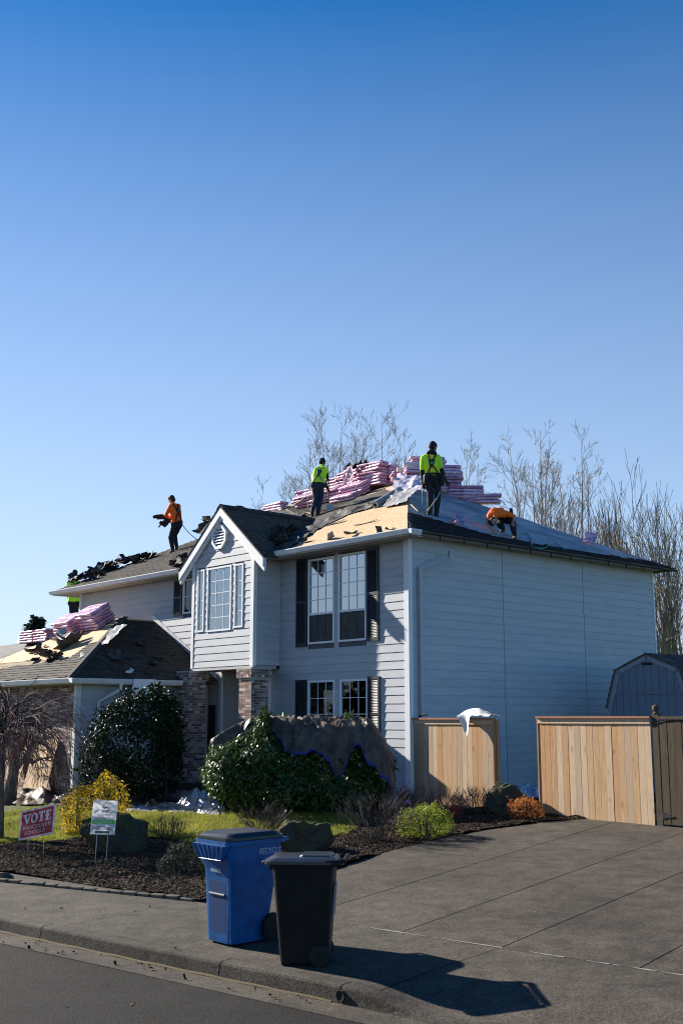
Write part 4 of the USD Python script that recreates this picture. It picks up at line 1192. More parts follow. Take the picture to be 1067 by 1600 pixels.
put('base_skid', bx(-0.20, 0.20, -0.225, -0.14, 0.0, 0.03), 'black_plastic', kb)
put('sticker', MB().hexa([(-0.16, 0.2725, 0.44), (0.14, 0.2725, 0.44), (-0.16, 0.274, 0.44), (0.14, 0.274, 0.44), (-0.16, 0.2965, 0.76), (0.14, 0.2965, 0.76), (-0.16, 0.298, 0.76), (0.14, 0.298, 0.76)]), 'scuffed_white', kb, label='worn pale sticker on the narrow back face')

# ------------------------------------------------------------------ yard signs
mat('sign_white', (0.84, 0.85, 0.87), 0.5, 0.03, spec=0.3, translucent=0.6)
mat('sign_red', (0.30, 0.006, 0.025), 0.5, 0.06, 3.0, spec=0.3, translucent=0.2)
mat('sign_pale', (0.50, 0.44, 0.50), 0.6)
mat('print_dark', (0.018, 0.022, 0.035), 0.6)
mat('print_green', (0.16, 0.42, 0.08), 0.6)
mat('print_mint', (0.42, 0.62, 0.40), 0.6)
mat('wire_steel', (0.50, 0.50, 0.52), 0.35, metallic=0.7)

def sign_frame(pts, ground):
    """Panel corner points at one distance -> origin, right, up and size."""
    return None
q = at_ground(159, 1352)
Y0 = q[1]
tl, tr, br, bl_ = (at_depth(x, y, Y0) for x, y in ((146.5, 1251), (185, 1252), (179.5, 1306), (140.5, 1304)))
e = unit(tr - tl); w = unit(((tl - bl_) + (tr - br)) / 2); W, Hh = np.linalg.norm(tr - tl), np.linalg.norm(tl - bl_)
w_ = unit(w - e * (w @ e)); sk = (w @ e) / (w @ w_)
w = w_
lean = math.atan2(e[2], math.hypot(e[0], e[1]))
sgn = thing('yard_sign', 'white yard sign with a phone number and green stripe on wire legs', 'yard sign', (q[0], q[1], q[2]))
o = bl_
n_ = np.cross(e, w)
def sp(a, b, c=0.0):
    return o + e * (a + b * sk) + w * b + n_ * c
def quad(a0, a1, b0, b1, c, d=0.001):
    return MB().hexa([sp(a0, b0, c), sp(a1, b0, c), sp(a0, b0, c + d), sp(a1, b0, c + d), sp(a0, b1, c), sp(a1, b1, c), sp(a0, b1, c + d), sp(a1, b1, c + d)])
def stext(t, h, a, b, m, width, bold=True, name='lettering'):
    v, f = vf(meshkit.text_mesh(t, h, 0.0008, bold)); v = v.copy(); v[:, 0] *= width / v[:, 0].max()
    P = o + np.outer(v[:, 0] + a + (v[:, 1] + b) * sk, e) + np.outer(v[:, 1] + b, w) + np.outer(v[:, 2] + 0.0052, n_)
    put(name, (P, f), m, pn, world=True)
pn = put('panel', quad(0, W, 0, Hh, 0, 0.004), 'sign_white', sgn, world=True)
put('green_band', quad(0.012 * W, 0.955 * W, 0.315 * Hh, 0.435 * Hh, 0.0042), 'print_green', pn, world=True)
put('dark_band', quad(0.20 * W, 0.76 * W, 0.035 * Hh, 0.10 * Hh, 0.0042), 'print_dark', pn, world=True)
stext('360.353.0502', 0.085 * Hh, 0.045 * W, 0.145 * Hh, 'print_dark', 0.89 * W)
stext('LOHNER', 0.09 * Hh, 0.345 * W, 0.63 * Hh, 'print_dark', 0.33 * W)
stext('CONTRACTING', 0.035 * Hh, 0.345 * W, 0.565 * Hh, 'print_dark', 0.32 * W, False)
stext('YOUR RESIDENTIAL', 0.03 * Hh, 0.22 * W, 0.465 * Hh, 'print_dark', 0.55 * W, False)
stext('Roofing Specialist', 0.06 * Hh, 0.08 * W, 0.35 * Hh, 'print_mint', 0.76 * W)
stext('FREE ESTIMATES', 0.035 * Hh, 0.235 * W, 0.05 * Hh, 'print_mint', 0.49 * W, False)
m = MB()
pts = [(0.35, 0.83), (0.42, 0.79), (0.50, 0.775), (0.60, 0.81), (0.72, 0.925)]
hw = [0.004, 0.016, 0.020, 0.014, 0.003]
for (a, b), (c, d), u, vv in zip(pts[:-1], pts[1:], hw[:-1], hw[1:]):
    m.add([sp(a * W, (b - u) * Hh, 0.0056), sp(c * W, (d - vv) * Hh, 0.0056), sp(c * W, (d + vv) * Hh, 0.0056), sp(a * W, (b + u) * Hh, 0.0056)], [[0, 1, 2, 3]])
put('emblem', m, 'print_dark', pn, world=True)
m = MB()
for (a, b), (c, d) in (((0.42, 0.83), (0.45, 0.92)), ((0.45, 0.83), (0.51, 0.955)), ((0.51, 0.955), (0.58, 0.845)), ((0.60, 0.78), (0.66, 0.735))):
    u = 0.013
    m.add([sp((a - u) * W, b * Hh, 0.0052), sp((a + u) * W, b * Hh, 0.0052), sp((c + u) * W, d * Hh, 0.0052), sp((c - u) * W, d * Hh, 0.0052)], [[0, 1, 2, 3]])
put('emblem_peak', m, 'print_green', pn, world=True)
m = MB()
for a, b, c, d in ((0.07, 0.60, 0.25, 0.70), (0.09, 0.655, 0.25, 0.75), (0.07, 0.60, 0.09, 0.655), (0.25, 0.70, 0.26, 0.745)):
    u = 0.009
    m.add([sp(a * W, (b - u) * Hh, 0.0052), sp(c * W, (d - u) * Hh, 0.0052), sp(c * W, (d + u) * Hh, 0.0052), sp(a * W, (b + u) * Hh, 0.0052)], [[0, 1, 2, 3]])
put('small_logo', m, 'print_dark', pn, world=True)
lg = at_depth(148, 1352, Y0); l2 = at_depth(165, 1352, Y0)
put('leg', MB().tube([sp(0.27 * W, 0.3 * Hh, -0.004), lg - [0, 0, 0.08]], 0.0055, 6), 'wire_steel', sgn, world=True)
put('leg', MB().tube([sp(0.71 * W, 0.3 * Hh, -0.004), l2 - [0, 0, 0.08]], 0.0055, 6), 'wire_steel', sgn, world=True)
put('cross_wire', MB().tube([lg + [0, 0, 0.015], l2 + [0, 0, 0.015]], 0.0055, 6), 'wire_steel', sgn, world=True)

# red vote sign, turned away to the left and leaning
q = at_ground(58, 1338)
Y0 = q[1]
c0 = at_depth(58, 1285, Y0)
L = [at_depth(x, y, Y0 + d) for x, y, d in ((33, 1266, 0.30), (88, 1255.5, -0.30), (84, 1300, -0.30), (28.5, 1314.5, 0.30))]
o = L[3]; ev = L[2] - L[3]; wv = L[0] - L[3]; W, Hh = np.linalg.norm(ev), np.linalg.norm(wv)
ev2, wv2 = ((L[1] - L[0]) + ev) / 2, ((L[1] - L[2]) + wv) / 2
vs = thing('yard_sign', 'crimson VOTE yard sign with pale border leaning over the lawn edge', 'yard sign', tuple(q))
nv = unit(np.cross(ev, wv))
def vp(a, b, c=0.0):
    return o + ev2 * a + wv2 * b + nv * c
def vquad(a0, a1, b0, b1, c, d):
    return MB().hexa([vp(a0, b0, c), vp(a1, b0, c), vp(a0, b0, c + d), vp(a1, b0, c + d), vp(a0, b1, c), vp(a1, b1, c), vp(a0, b1, c + d), vp(a1, b1, c + d)])
pn = put('panel', vquad(0, 1, 0, 1, 0, 0.005), 'sign_pale', vs, world=True)
put('red_field', vquad(0.055, 0.945, 0.065, 0.935, 0.0052, 0.001), 'sign_red', pn, world=True)
def vtext(polys, name='lettering'):
    m = MB()
    for p in polys:
        v, f = extrude(p, 0.001)
        m.add(o + np.outer(v[:, 0], ev2) + np.outer(v[:, 1], wv2) + np.outer(v[:, 2] + 0.0066, nv), f)
    put(name, m, 'sign_pale', pn, world=True)
def vstr(t, h, a, b, width):
    v, f = vf(meshkit.text_mesh(t, 1.0, 0.02, False)); v = v.copy(); v[:, 0] *= width / v[:, 0].max(); v[:, 1] *= h
    put('lettering', (o + np.outer(v[:, 0] + a, ev2) + np.outer(v[:, 1] + b, wv2) + np.outer(v[:, 2] * 0.04 + 0.0066, nv), f), 'sign_pale', pn, world=True)
x0, y0, h = 0.11, 0.50, 0.34                     # slab serif capitals: V O T E
V_ = Polygon([(0, 1), (0.09, 1), (0.135, 0.3), (0.18, 1), (0.22, 1), (0.15, 0), (0.10, 0)]).union(sbox(-0.03, 0.9, 0.12, 1)).union(sbox(0.14, 0.9, 0.25, 1))
O_ = shapely.affinity.scale(shapely.geometry.Point(0, 0).buffer(1), 0.11, 0.5).difference(shapely.affinity.scale(shapely.geometry.Point(0, 0).buffer(1), 0.045, 0.38))
O_ = shapely.affinity.translate(O_, 0.345, 0.5)
T_ = sbox(0.475, 0.88, 0.665, 1).union(sbox(0.535, 0, 0.605, 1)).union(sbox(0.50, 0, 0.64, 0.1)).union(sbox(0.475, 0.7, 0.495, 1)).union(sbox(0.645, 0.7, 0.665, 1))
E_ = sbox(0.69, 0, 0.86, 0.11).union(sbox(0.69, 0.89, 0.86, 1)).union(sbox(0.715, 0, 0.785, 1)).union(sbox(0.70, 0.44, 0.82, 0.56)).union(sbox(0.84, 0, 0.86, 0.3)).union(sbox(0.84, 0.72, 0.86, 1)).union(sbox(0.80, 0.36, 0.82, 0.64))
vtext([shapely.affinity.translate(shapely.affinity.scale(p, 0.90, h, origin=(0, 0)), x0, y0) for p in (V_, O_, T_, E_)])
vstr('VANCOUVER', 0.125, 0.10, 0.315, 0.80)
vstr('SCHOOLS', 0.125, 0.17, 0.135, 0.58)
for a in (0.28, 0.72):
    p = vp(a, 0.3, -0.006)
    g0 = p.copy(); g0[2] = float(ground_z(p)) - 0.05
    put('leg', MB().tube([p, vp(a, 0.0, -0.006), g0], 0.005, 6), 'wire_steel', vs, world=True)

# ------------------------------------------------------------------ fences and gate (planes parallel to the house front)
def wood(name, base, hi, rand=0.0, rough=0.8):
    MAT[name] = usdkit.material(stage, f'/World/Looks/{name}', {
        'c': ('texture_coordinate', {}), 'o': ('object_info', {}), 'cx': ('combine_xyz', {}), 'va': ('vector_math', {'math_type': 'add'}), 'm': ('mapping', {'scale': (14, 14, 1.3)}),
        'n': ('noise_texture', {'scale': 1.6, 'detail': 7.0, 'roughness': 0.65, 'distortion': 1.2}), 'r': ('rgb_ramp', {'ramp': [(0.25, base), (0.75, hi)]}),
        'k': ('voronoi_texture', {'scale': 1.0}), 'km': ('mapping', {'scale': (5, 5, 2.0)}), 'kr': ('rgb_ramp', {'ramp': [(0.0, (0.35, 0.27, 0.2)), (0.10, (0.75, 0.65, 0.55)), (0.18, (1, 1, 1))]}),
        'x': ('mix_color', {'blend_type': 'multiply', 'fac': 0.8}), 'p': ('principled_bsdf', {'roughness': rough, 'specular_ior_level': 0.25}), 'b': ('bump', {'distance': 0.002})},
        [('o.random', 'cx.x'), ('o.random', 'cx.z'), ('c.object', 'm.vector'), ('m.vector', 'va.vector1'), ('cx.vector', 'va.vector2'), ('va.vector', 'n.vector'), ('n.fac', 'r.fac'), ('c.object', 'km.vector'), ('km.vector', 'k.vector'), ('k.distance', 'kr.fac'),
         ('r.color', 'x.a'), ('kr.color', 'x.b'), ('x.result', 'p.base_color'), ('n.fac', 'b.height'), ('b.normal', 'p.normal')], surface='p.BSDF')
wood('cedar_tan', (0.36, 0.215, 0.11), (0.56, 0.37, 0.205))
wood('cedar_orange', (0.36, 0.19, 0.085), (0.53, 0.315, 0.16))
wood('cedar_grey', (0.34, 0.235, 0.15), (0.49, 0.36, 0.245))
wood('cedar_pale', (0.42, 0.29, 0.18), (0.60, 0.45, 0.30))
wood('cedar_cap', (0.27, 0.11, 0.055), (0.40, 0.19, 0.10))
wood('cedar_post', (0.26, 0.13, 0.06), (0.42, 0.23, 0.11))
wood('old_fence', (0.045, 0.033, 0.020), (0.10, 0.078, 0.05), rough=0.9)
mat('black_iron', (0.010, 0.010, 0.011), 0.45, 0.2, spec=0.5)
mat('bolt_steel', (0.45, 0.45, 0.46), 0.3, metallic=0.9)

def fence_at(xh, yh):
    return h2w((xh, yh, 0))

def board_fence(label, xa, xb, yh, ztop, tones, seed, name='board_fence', bw=0.142):
    o = fence_at(xa, yh)
    th_ = thing(name, label, 'fence', (o[0], o[1], 0.0), ROT_H)
    g = random.Random(seed)
    L = xb - xa
    n = max(1, round(L / bw)); w_ = L / n
    for i in range(n):
        a, b = i * w_ + 0.0025, (i + 1) * w_ - 0.0025
        zg = float(ground_z(h2w((xa + a, yh, 0)))) - 0.02
        d = g.uniform(-0.003, 0.004)
        put('board', MB().box(a, b, -0.018 + d, d, zg, ztop - 0.125 + g.uniform(-0.006, 0.006)), tones[g.choice(range(len(tones)))], th_)
    zg = float(ground_z(h2w((xa, yh, 0))))
    put('cap_rail', MB().box(-0.03, L + 0.02, -0.075, 0.065, ztop - 0.036, ztop), 'cedar_cap', th_)
    k = L * 0.62
    put('top_rail', MB().box(0.0, k - 0.003, -0.040, -0.0205, ztop - 0.135, ztop - 0.038), 'cedar_pale', th_)
    put('top_rail', MB().box(k, L, -0.041, -0.0205, ztop - 0.133, ztop - 0.038), 'cedar_pale', th_)
    put('back_rail', MB().box(0.0, L, 0.006, 0.044, ztop - 0.20, ztop - 0.11), 'cedar_tan', th_)
    put('back_rail', MB().box(0.0, L, 0.006, 0.044, zg + 0.25, zg + 0.34), 'cedar_tan', th_)
    return th_
tones = ['cedar_tan', 'cedar_orange', 'cedar_grey', 'cedar_pale', 'cedar_tan', 'cedar_grey']
w1 = w2h(hit(770, 1130, h2w((0, 0.10, 0)), HY)); w0 = 0.03
fl = board_fence('short cedar fence joined to the house corner, white sheet over its top', w0, float(w1[0]), 0.10, EYE + 0.0, tones, 3)
zg = float(ground_z(h2w((w1[0], 0.1, 0))))
put('end_post', MB().box(w1[0] - w0 - 0.045, w1[0] - w0 + 0.045, 0.046, 0.136, zg - 0.1, EYE - 0.037), 'cedar_post', fl)
put('end_trim', MB().box(w1[0] - w0 + 0.002, w1[0] - w0 + 0.022, -0.02, 0.044, zg - 0.05, EYE - 0.04), 'cedar_post', fl)
YR = 0.14
ra, rb = w2h(hit(844, 1200, h2w((0, YR, 0)), HY))[0], w2h(hit(1020, 1200, h2w((0, YR, 0)), HY))[0]
fr = board_fence('wide new cedar fence panel beside the driveway with reddish cap', float(ra), float(rb), YR, EYE + 0.03, tones, 8)
zg = float(ground_z(h2w((ra, YR, 0))))
put('end_post', MB().box(-0.035, -0.004, -0.03, 0.09, zg - 0.1, EYE - 0.01), 'cedar_post', fr)
# old gate at the frame's edge
gx = float(rb) + 0.05
o = fence_at(gx, YR)
gt = thing('old_gate', 'weathered dark wooden gate with black strap hinges beside the new fence', 'gate', (o[0], o[1], 0.0), ROT_H)
zg = float(ground_z(o)); zt = EYE + 0.06
for i in range(12):
    a = 0.13 + i * 0.145
    put('board', MB().box(a + 0.003, a + 0.142, -0.02 + 0.004 * (i % 2), 0.0, zg + 0.03, zt - 0.09), 'old_fence', gt)
put('top_rail', MB().box(0.11, 1.9, -0.045, 0.03, zt - 0.085, zt - 0.03), 'old_fence', gt)
pt = thing('gate_post', 'dark timber gate post with a round finial', 'post', tuple(fence_at(gx + 0.04, YR + 0.02) * [1, 1, 0] + [0, 0, zg]), ROT_H)
put('post', MB().box(-0.06, 0.06, -0.03, 0.08, -0.2, zt - zg + 0.0), 'old_fence', pt)
put('finial', lathe([(0.0, -0.001), (0.055, 0.0), (0.055, 0.03), (0.035, 0.045), (0.06, 0.075), (0.068, 0.11), (0.055, 0.145), (0.03, 0.165), (0.0, 0.17)], 18, (0.0, 0.02, zt - zg)), 'old_fence', pt, smooth=40)
for z in (zg + 0.17, zt - 0.10):
    hg = put('strap_hinge', MB().hexa([(0.10, -0.030, z - 0.055), (0.16, -0.030, z - 0.055), (0.10, -0.0225, z - 0.055), (0.16, -0.0225, z - 0.055), (0.10, -0.030, z + 0.055), (0.16, -0.030, z + 0.055), (0.10, -0.0225, z + 0.055), (0.16, -0.0225, z + 0.055)])
             .hexa([(0.16, -0.030, z - 0.04), (0.34, -0.030, z - 0.008), (0.16, -0.0225, z - 0.04), (0.34, -0.0225, z - 0.008), (0.16, -0.030, z + 0.04), (0.34, -0.030, z + 0.008), (0.16, -0.0225, z + 0.04), (0.34, -0.0225, z + 0.008)]), 'black_iron', gt)
    for x, dz in ((0.115, 0.04), (0.115, 0.0), (0.115, -0.04), (0.20, 0), (0.25, 0), (0.31, 0)):
        put('bolt', framed(lathe([(0.0, 0.004), (0.008, 0.003), (0.009, 0.0)], 8), (x, -0.030, z + dz), (1, 0, 0), (0, 0, 1), (0, -1, 0)), 'bolt_steel', hg)

# ------------------------------------------------------------------ shed behind the fence
mat('shed_paint', (0.21, 0.245, 0.30), 0.7, 0.05, 2.0, spec=0.25)
mat('shed_trim', (0.30, 0.34, 0.40), 0.6, 0.05, 2.0)
SX0, SX1, SY, SD = 1.55, 3.75, 5.0, 3.2
sz0, kz, az, gz0 = 2.66, 3.50, 3.84, 0.65
o = h2w((SX0, SY, gz0))
sh = thing('garden_shed', 'blue-grey garden shed with barn shaped gable behind the fence', 'shed', tuple(o), ROT_H)
Wd = SX1 - SX0; hmid = Wd / 2
prof_s = [(0, sz0 - gz0), (0.27, kz - gz0), (hmid, az - gz0), (Wd - 0.27, kz - gz0), (Wd, sz0 - gz0)]
gpoly = Polygon([(0.02, 0)] + [(a if 0 < a < Wd else (0.02 if a == 0 else Wd - 0.02), b) for a, b in prof_s] + [(Wd - 0.02, 0)])
put('shed_back_wall', framed(extrude(gpoly, 0.02), (0, SD, 0), (1, 0, 0), (0, 0, 1), (0, -1, 0)), 'shed_paint', sh)
nb = 11
for i in range(nb):
    a, b = 0.02 + (Wd - 0.04) * i / nb, 0.02 + (Wd - 0.04) * (i + 1) / nb
    for z0, z1, d in ((0, 2.28, 0.0), (2.295, 3.3, 0.012)):
        pc = gpoly.intersection(sbox(a + 0.006, z0, b - 0.006, z1))
        if pc.area > 0.003:
            put('wall_panel', framed(extrude(pc, 0.014), (0, -d, 0), (1, 0, 0), (0, 0, 1), (0, -1, 0)), 'shed_paint', sh)
put('wall_core', framed(extrude(gpoly, 0.02), (0, 0.021, 0), (1, 0, 0), (0, 0, 1), (0, -1, 0)), 'shed_paint', sh)
put('side_wall', MB().box(0.02, 0.04, 0.02, SD, 0, sz0 - gz0).box(Wd - 0.04, Wd - 0.02, 0.02, SD, 0, sz0 - gz0), 'shed_paint', sh)
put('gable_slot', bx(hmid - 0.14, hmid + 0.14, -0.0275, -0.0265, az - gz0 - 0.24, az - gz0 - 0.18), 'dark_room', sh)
for (a, b), (c, d) in zip(prof_s[:-1], prof_s[1:]):
    u = unit((c - a, d - b)); nn = np.array([-u[1], u[0]])
    p = [np.array((a, b)), np.array((c, d))]
    q_ = [p[0] - nn * 0.11, p[1] - nn * 0.11]
    put('rake_trim', MB().hexa([(q_[0][0], -0.05, q_[0][1]), (q_[1][0], -0.05, q_[1][1]), (q_[0][0], -0.0255, q_[0][1]), (q_[1][0], -0.0255, q_[1][1]), (p[0][0], -0.05, p[0][1]), (p[1][0], -0.05, p[1][1]), (p[0][0], -0.0255, p[0][1]), (p[1][0], -0.0255, p[1][1])]), 'shed_trim', sh)
    P = Plane((a - u[0] * 0.03, -0.09, b - u[1] * 0.03), (0, 1, 0), (u[0], 0, 0), 0)
    P.w = np.array([u[0], 0, u[1]]); P.n = np.array([nn[0], 0, nn[1]]) if nn[1] > 0 else np.array([-nn[0], 0, -nn[1]])
    Ls = math.hypot(c - a, d - b)
    rf = put('roof', P.layer(sbox(0, 0, SD + 0.15, Ls + 0.04), 0.002, 0.015), 'old_wood', sh)
    put('shingle_courses', courses(P, sbox(-0.01, 0, SD + 0.16, Ls + 0.04), 0.017, seed=61), 'shingle_dark', rf, kind='stuff')
put('corner_trim', MB().box(0.0, 0.09, -0.05, -0.0255, 0, sz0 - gz0 - 0.02).box(Wd - 0.09, Wd, -0.05, -0.0255, 0, sz0 - gz0 - 0.02), 'shed_trim', sh)

# ------------------------------------------------------------------ things on the roof
MAT['shingle_wrap'] = usdkit.material(stage, '/World/Looks/shingle_wrap', {
    'c': ('texture_coordinate', {}), 'o': ('object_info', {}), 'cx': ('combine_xyz', {}), 'va': ('vector_math', {'math_type': 'add'}),
    'm': ('mapping', {'scale': (3.0, 5.0, 9.0)}), 'n': ('noise_texture', {'scale': 1.6, 'detail': 4.0, 'roughness': 0.7}),
    'r': ('rgb_ramp', {'ramp': [(0.34, (0.12, 0.03, 0.05)), (0.42, (0.46, 0.20, 0.33)), (0.52, (0.60, 0.37, 0.52)), (0.60, (0.72, 0.60, 0.70)), (0.70, (0.50, 0.28, 0.42))]}),
    'rr': ('rgb_ramp', {'ramp': [(0.0, (1.0, 1.0, 1.0)), (0.55, (0.95, 0.88, 0.92)), (0.72, (0.85, 0.62, 0.72)), (0.86, (0.55, 0.34, 0.36)), (1.0, (1.05, 1.05, 1.05))]}), 'mm': ('mix_color', {'blend_type': 'multiply', 'fac': 1.0}),
    'p': ('principled_bsdf', {'roughness': 0.35, 'specular_ior_level': 0.45}), 'bn': ('noise_texture', {'scale': 9.0, 'detail': 4.0}), 'b': ('bump', {'distance': 0.012})},
    [('o.random', 'cx.x'), ('o.random', 'cx.y'), ('c.object', 'm.vector'), ('cx.vector', 'va.vector1'), ('m.vector', 'va.vector2'), ('va.vector', 'n.vector'), ('n.fac', 'r.fac'), ('o.random', 'rr.fac'), ('r.color', 'mm.a'), ('rr.color', 'mm.b'), ('mm.result', 'p.base_color'), ('c.object', 'bn.vector'), ('bn.fac', 'b.height'), ('b.normal', 'p.normal')], surface='p.BSDF')
mat('pink_film', (0.60, 0.30, 0.46), 0.35, 0.2, 4.0, 0.006, 12, spec=0.45, var2=(0.80, 0.58, 0.70), translucent=0.25)
mat('lilac_sheet', (0.42, 0.38, 0.50), 0.5, 0.2, 3.0, 0.006, 10, spec=0.4, var2=(0.62, 0.58, 0.68))
mat('grey_sheet', (0.20, 0.20, 0.21), 0.55, 0.25, 3.0, 0.006, 10, spec=0.4, var2=(0.34, 0.34, 0.35))
mat('white_sheet', (0.66, 0.66, 0.66), 0.5, 0.1, 3.0, 0.006, 12, spec=0.4, var2=(0.80, 0.80, 0.79), translucent=0.25)
mat('rope_tan', (0.30, 0.25, 0.17), 0.8)
mat('rope_dark', (0.05, 0.06, 0.06), 0.8)
mat('rope_green', (0.05, 0.28, 0.24), 0.6)
mat('black_cloth', (0.010, 0.010, 0.012), 0.8, 0.3, 9.0, 0.004, 20)

def bundle_mesh(seed):
    g = np.random.default_rng(seed)
    m = rbox(-0.5, 0.5, -0.17, 0.17, 0.0, 0.082, 0.022).refine_to_length(0.09)
    v, f = vf(m)
    v = v.copy()
    v += 0.014 * (np.stack([meshkit.fbm(v * 7 + 10 * k + seed, 3) for k in range(3)], 1) - 0.5) * [1, 1, 0.9]
    return v, f
PROTO_B = [None]

def bundle(p, axis, label, group, up=None):
    """A wrapped pack of shingles lying at p (world, underside centre), its long side along axis."""
    up = np.array([0, 0, 1.0]) if up is None else unit(up)
    a = unit(np.asarray(axis) - up * (np.asarray(axis) @ up)); b = np.cross(up, a)
    M = np.stack([a, b, up], 1)
    if PROTO_B[0] is None:
        PROTO_B[0] = thing('shingle_bundle', label, 'shingle bundle', (0, 0, 0), 0, group)
        put('wrapper', bundle_mesh(3), 'shingle_wrap', PROTO_B[0], smooth=50)
        put('end_fold', rbox(0.478, 0.506, -0.14, 0.14, 0.014, 0.066, 0.008), 'pink_film', PROTO_B[0])
        put('end_fold', rbox(-0.506, -0.478, -0.14, 0.14, 0.014, 0.066, 0.008), 'pink_film', PROTO_B[0])
        x = UsdGeom.Xformable(stage.GetPrimAtPath(PROTO_B[0])); x.ClearXformOpOrder(); x.AddTransformOp(opSuffix='place').Set(place_matrix(p, M))
        return
    copy_of(PROTO_B[0], p, M, label, group)

def stack(xh, yh, z0, n, label, group, axis=(1, 0), pitch=0.088, slope=0.0, lean=0.0, up_h=None):
    g = random.Random(int(xh * 100) + n)
    for k in range(n):
        lab = label.replace('{k}', 'top' if k == n - 1 else ORD[k])
        a = math.radians(g.uniform(-5, 5))
        ax = np.array([axis[0] * math.cos(a) - axis[1] * math.sin(a), axis[0] * math.sin(a) + axis[1] * math.cos(a), slope])
        u = np.array([0, 0, 1.0]) if up_h is None else np.asarray(up_h, float)
        c = np.array([xh, yh, z0]) + u * (k * pitch) + np.array([ax[0], ax[1], 0]) * g.uniform(-0.05, 0.05) + np.array([lean * k, 0, 0])
        uw = HX * u[0] + HY * u[1] + np.array([0, 0, u[2]])
        bundle(h2w(c), HX * ax[0] + HY * ax[1] + np.array([0, 0, ax[2]]), lab, group, uw)
YRG = 4.7
def ridge_x(px_):
    return float(on_house(px_, 770, (0, YRG, 0), (0, 1, 0))[0])
gl = 'shingle bundles stacked along the ridge behind the worker with the shovel'
COL = ['leftmost', 'second', 'third', 'rightmost']
xs = np.linspace(ridge_x(490), ridge_x(589), 4)
for i, x in enumerate(xs):
    n = (4, 6, 7, 8)[i]
    stack(x, YRG - 0.16, RZ + 0.02, n, f'pink shingle bundle, {{k}} layer, {COL[i]} front column of the long ridge stack', gl)
    stack(x + 0.1, YRG + 0.19, RZ + 0.02, n - 1, f'pink shingle bundle, {{k}} layer, {COL[i]} rear column of the long ridge stack', gl)
# packs lying on the front slope just under the ridge
up_f = np.array([0, -SL, 1.0]) / k5
for i, x in enumerate(np.linspace(ridge_x(500), ridge_x(575), 3)):
    for j, n, row in ((0.50, 4, 'upper'), (0.86, 2, 'lower'))[:2 if i == 2 else 1]:
        y = YRG - j
        stack(x + R.uniform(-0.1, 0.1), y, main_z(y) + 0.03, n, f'pink shingle bundle, {{k}} layer, {("left", "middle", "right")[i]} {row} pile on the slope below the ridge', 'shingle bundles on the slope below the ridge', up_h=up_f)
def hip_pt(t):                                          # right rear hip, from the ridge end down
    return np.array([RX1 + t, YRG + t, RZ - SL * t])
lb2, g2 = 'pink shingle bundle, {k} layer, {c} column of the tall stack by the standing worker', 'shingle bundles in the tall stack by the standing worker'
for t, n, l, g in ((0.42, 10, lb2.replace('{c}', 'left'), g2), (0.74, 9, lb2.replace('{c}', 'right'), g2)):
    h_ = hip_pt(t)
    stack(h_[0] - 0.05, h_[1], h_[2] + 0.02, n, l, g, axis=(0.6, 0.8))
lb3, g3 = 'pink shingle bundle, {k} layer in the {c} pile along the rear hip', 'shingle bundles in the low stack along the rear hip'
for t, n in ((1.15, 4), (1.45, 3)):
    h_ = hip_pt(t)
    stack(h_[0], h_[1], h_[2] + 0.05, n, lb3.replace('{c}', {1.15: 'higher', 1.45: 'lower'}[t]), g3, axis=(0.7, 0.7), slope=-0.35)
lb4, g4 = 'pink shingle bundle, {k} layer, {c} pile under the rolls at the ridge end', 'shingle bundles under the rolls at the ridge end'
for x, y, n in ((-4.55, 4.55, 3), (-4.2, 4.9, 3), (-3.9, 4.5, 4)):
    stack(x, y, RZ - 0.02 - 0.15 * (x + 4.7), n, lb4.replace('{c}', {-4.55: 'left', -4.2: 'rear', -3.9: 'right'}[x]), g4, axis=(0.6, 0.8))
lb5, g5 = 'pink shingle bundle, {k} layer, {c} pile on the ridge behind the gable', 'shingle bundles on the ridge behind the gable'
for pxx, n in ((382, 7), (408, 6), (432, 4)):
    x = ridge_x(pxx)
    stack(x, YRG, RZ - max(0, RX0 - x) * SL + 0.01, n, lb5.replace('{c}', {382: 'left', 408: 'middle', 432: 'right'}[pxx]), g5)
up_g = np.array([0, -GP, 1.0]) / kp
lb6, g6 = 'pink shingle bundle, {k} layer, {c} pile on the garage roof', 'shingle bundles stacked on the garage roof'
for (x, y, n) in ((-12.1, -1.75, 5), (-11.05, -1.55, 6), (-12.3, -1.40, 5), (-11.2, -1.20, 6)):
    stack(x, y, EZ + (y - EY) * GP + 0.03, n, lb6.replace('{c}', {-12.1: 'left front', -11.05: 'right front', -12.3: 'left rear', -11.2: 'right rear'}[x]), g6, up_h=up_g)
lb7, g7 = 'pink shingle bundle, {k} layer, {c} pile on the far wing roof', 'shingle bundles on the wing roof'
for x in (-18.6, -19.65):
    c_ = 'right' if x > -19 else 'left'; stack(x, 0.7, 5.0, 5, lb7.replace('{c}', c_ + ' front'), g7); stack(x, 1.1, 5.0, 4, lb7.replace('{c}', c_ + ' rear'), g7)
stack(-17.6, 0.8, 4.98, 2, lb7.replace('{c}', 'low single'), g7)

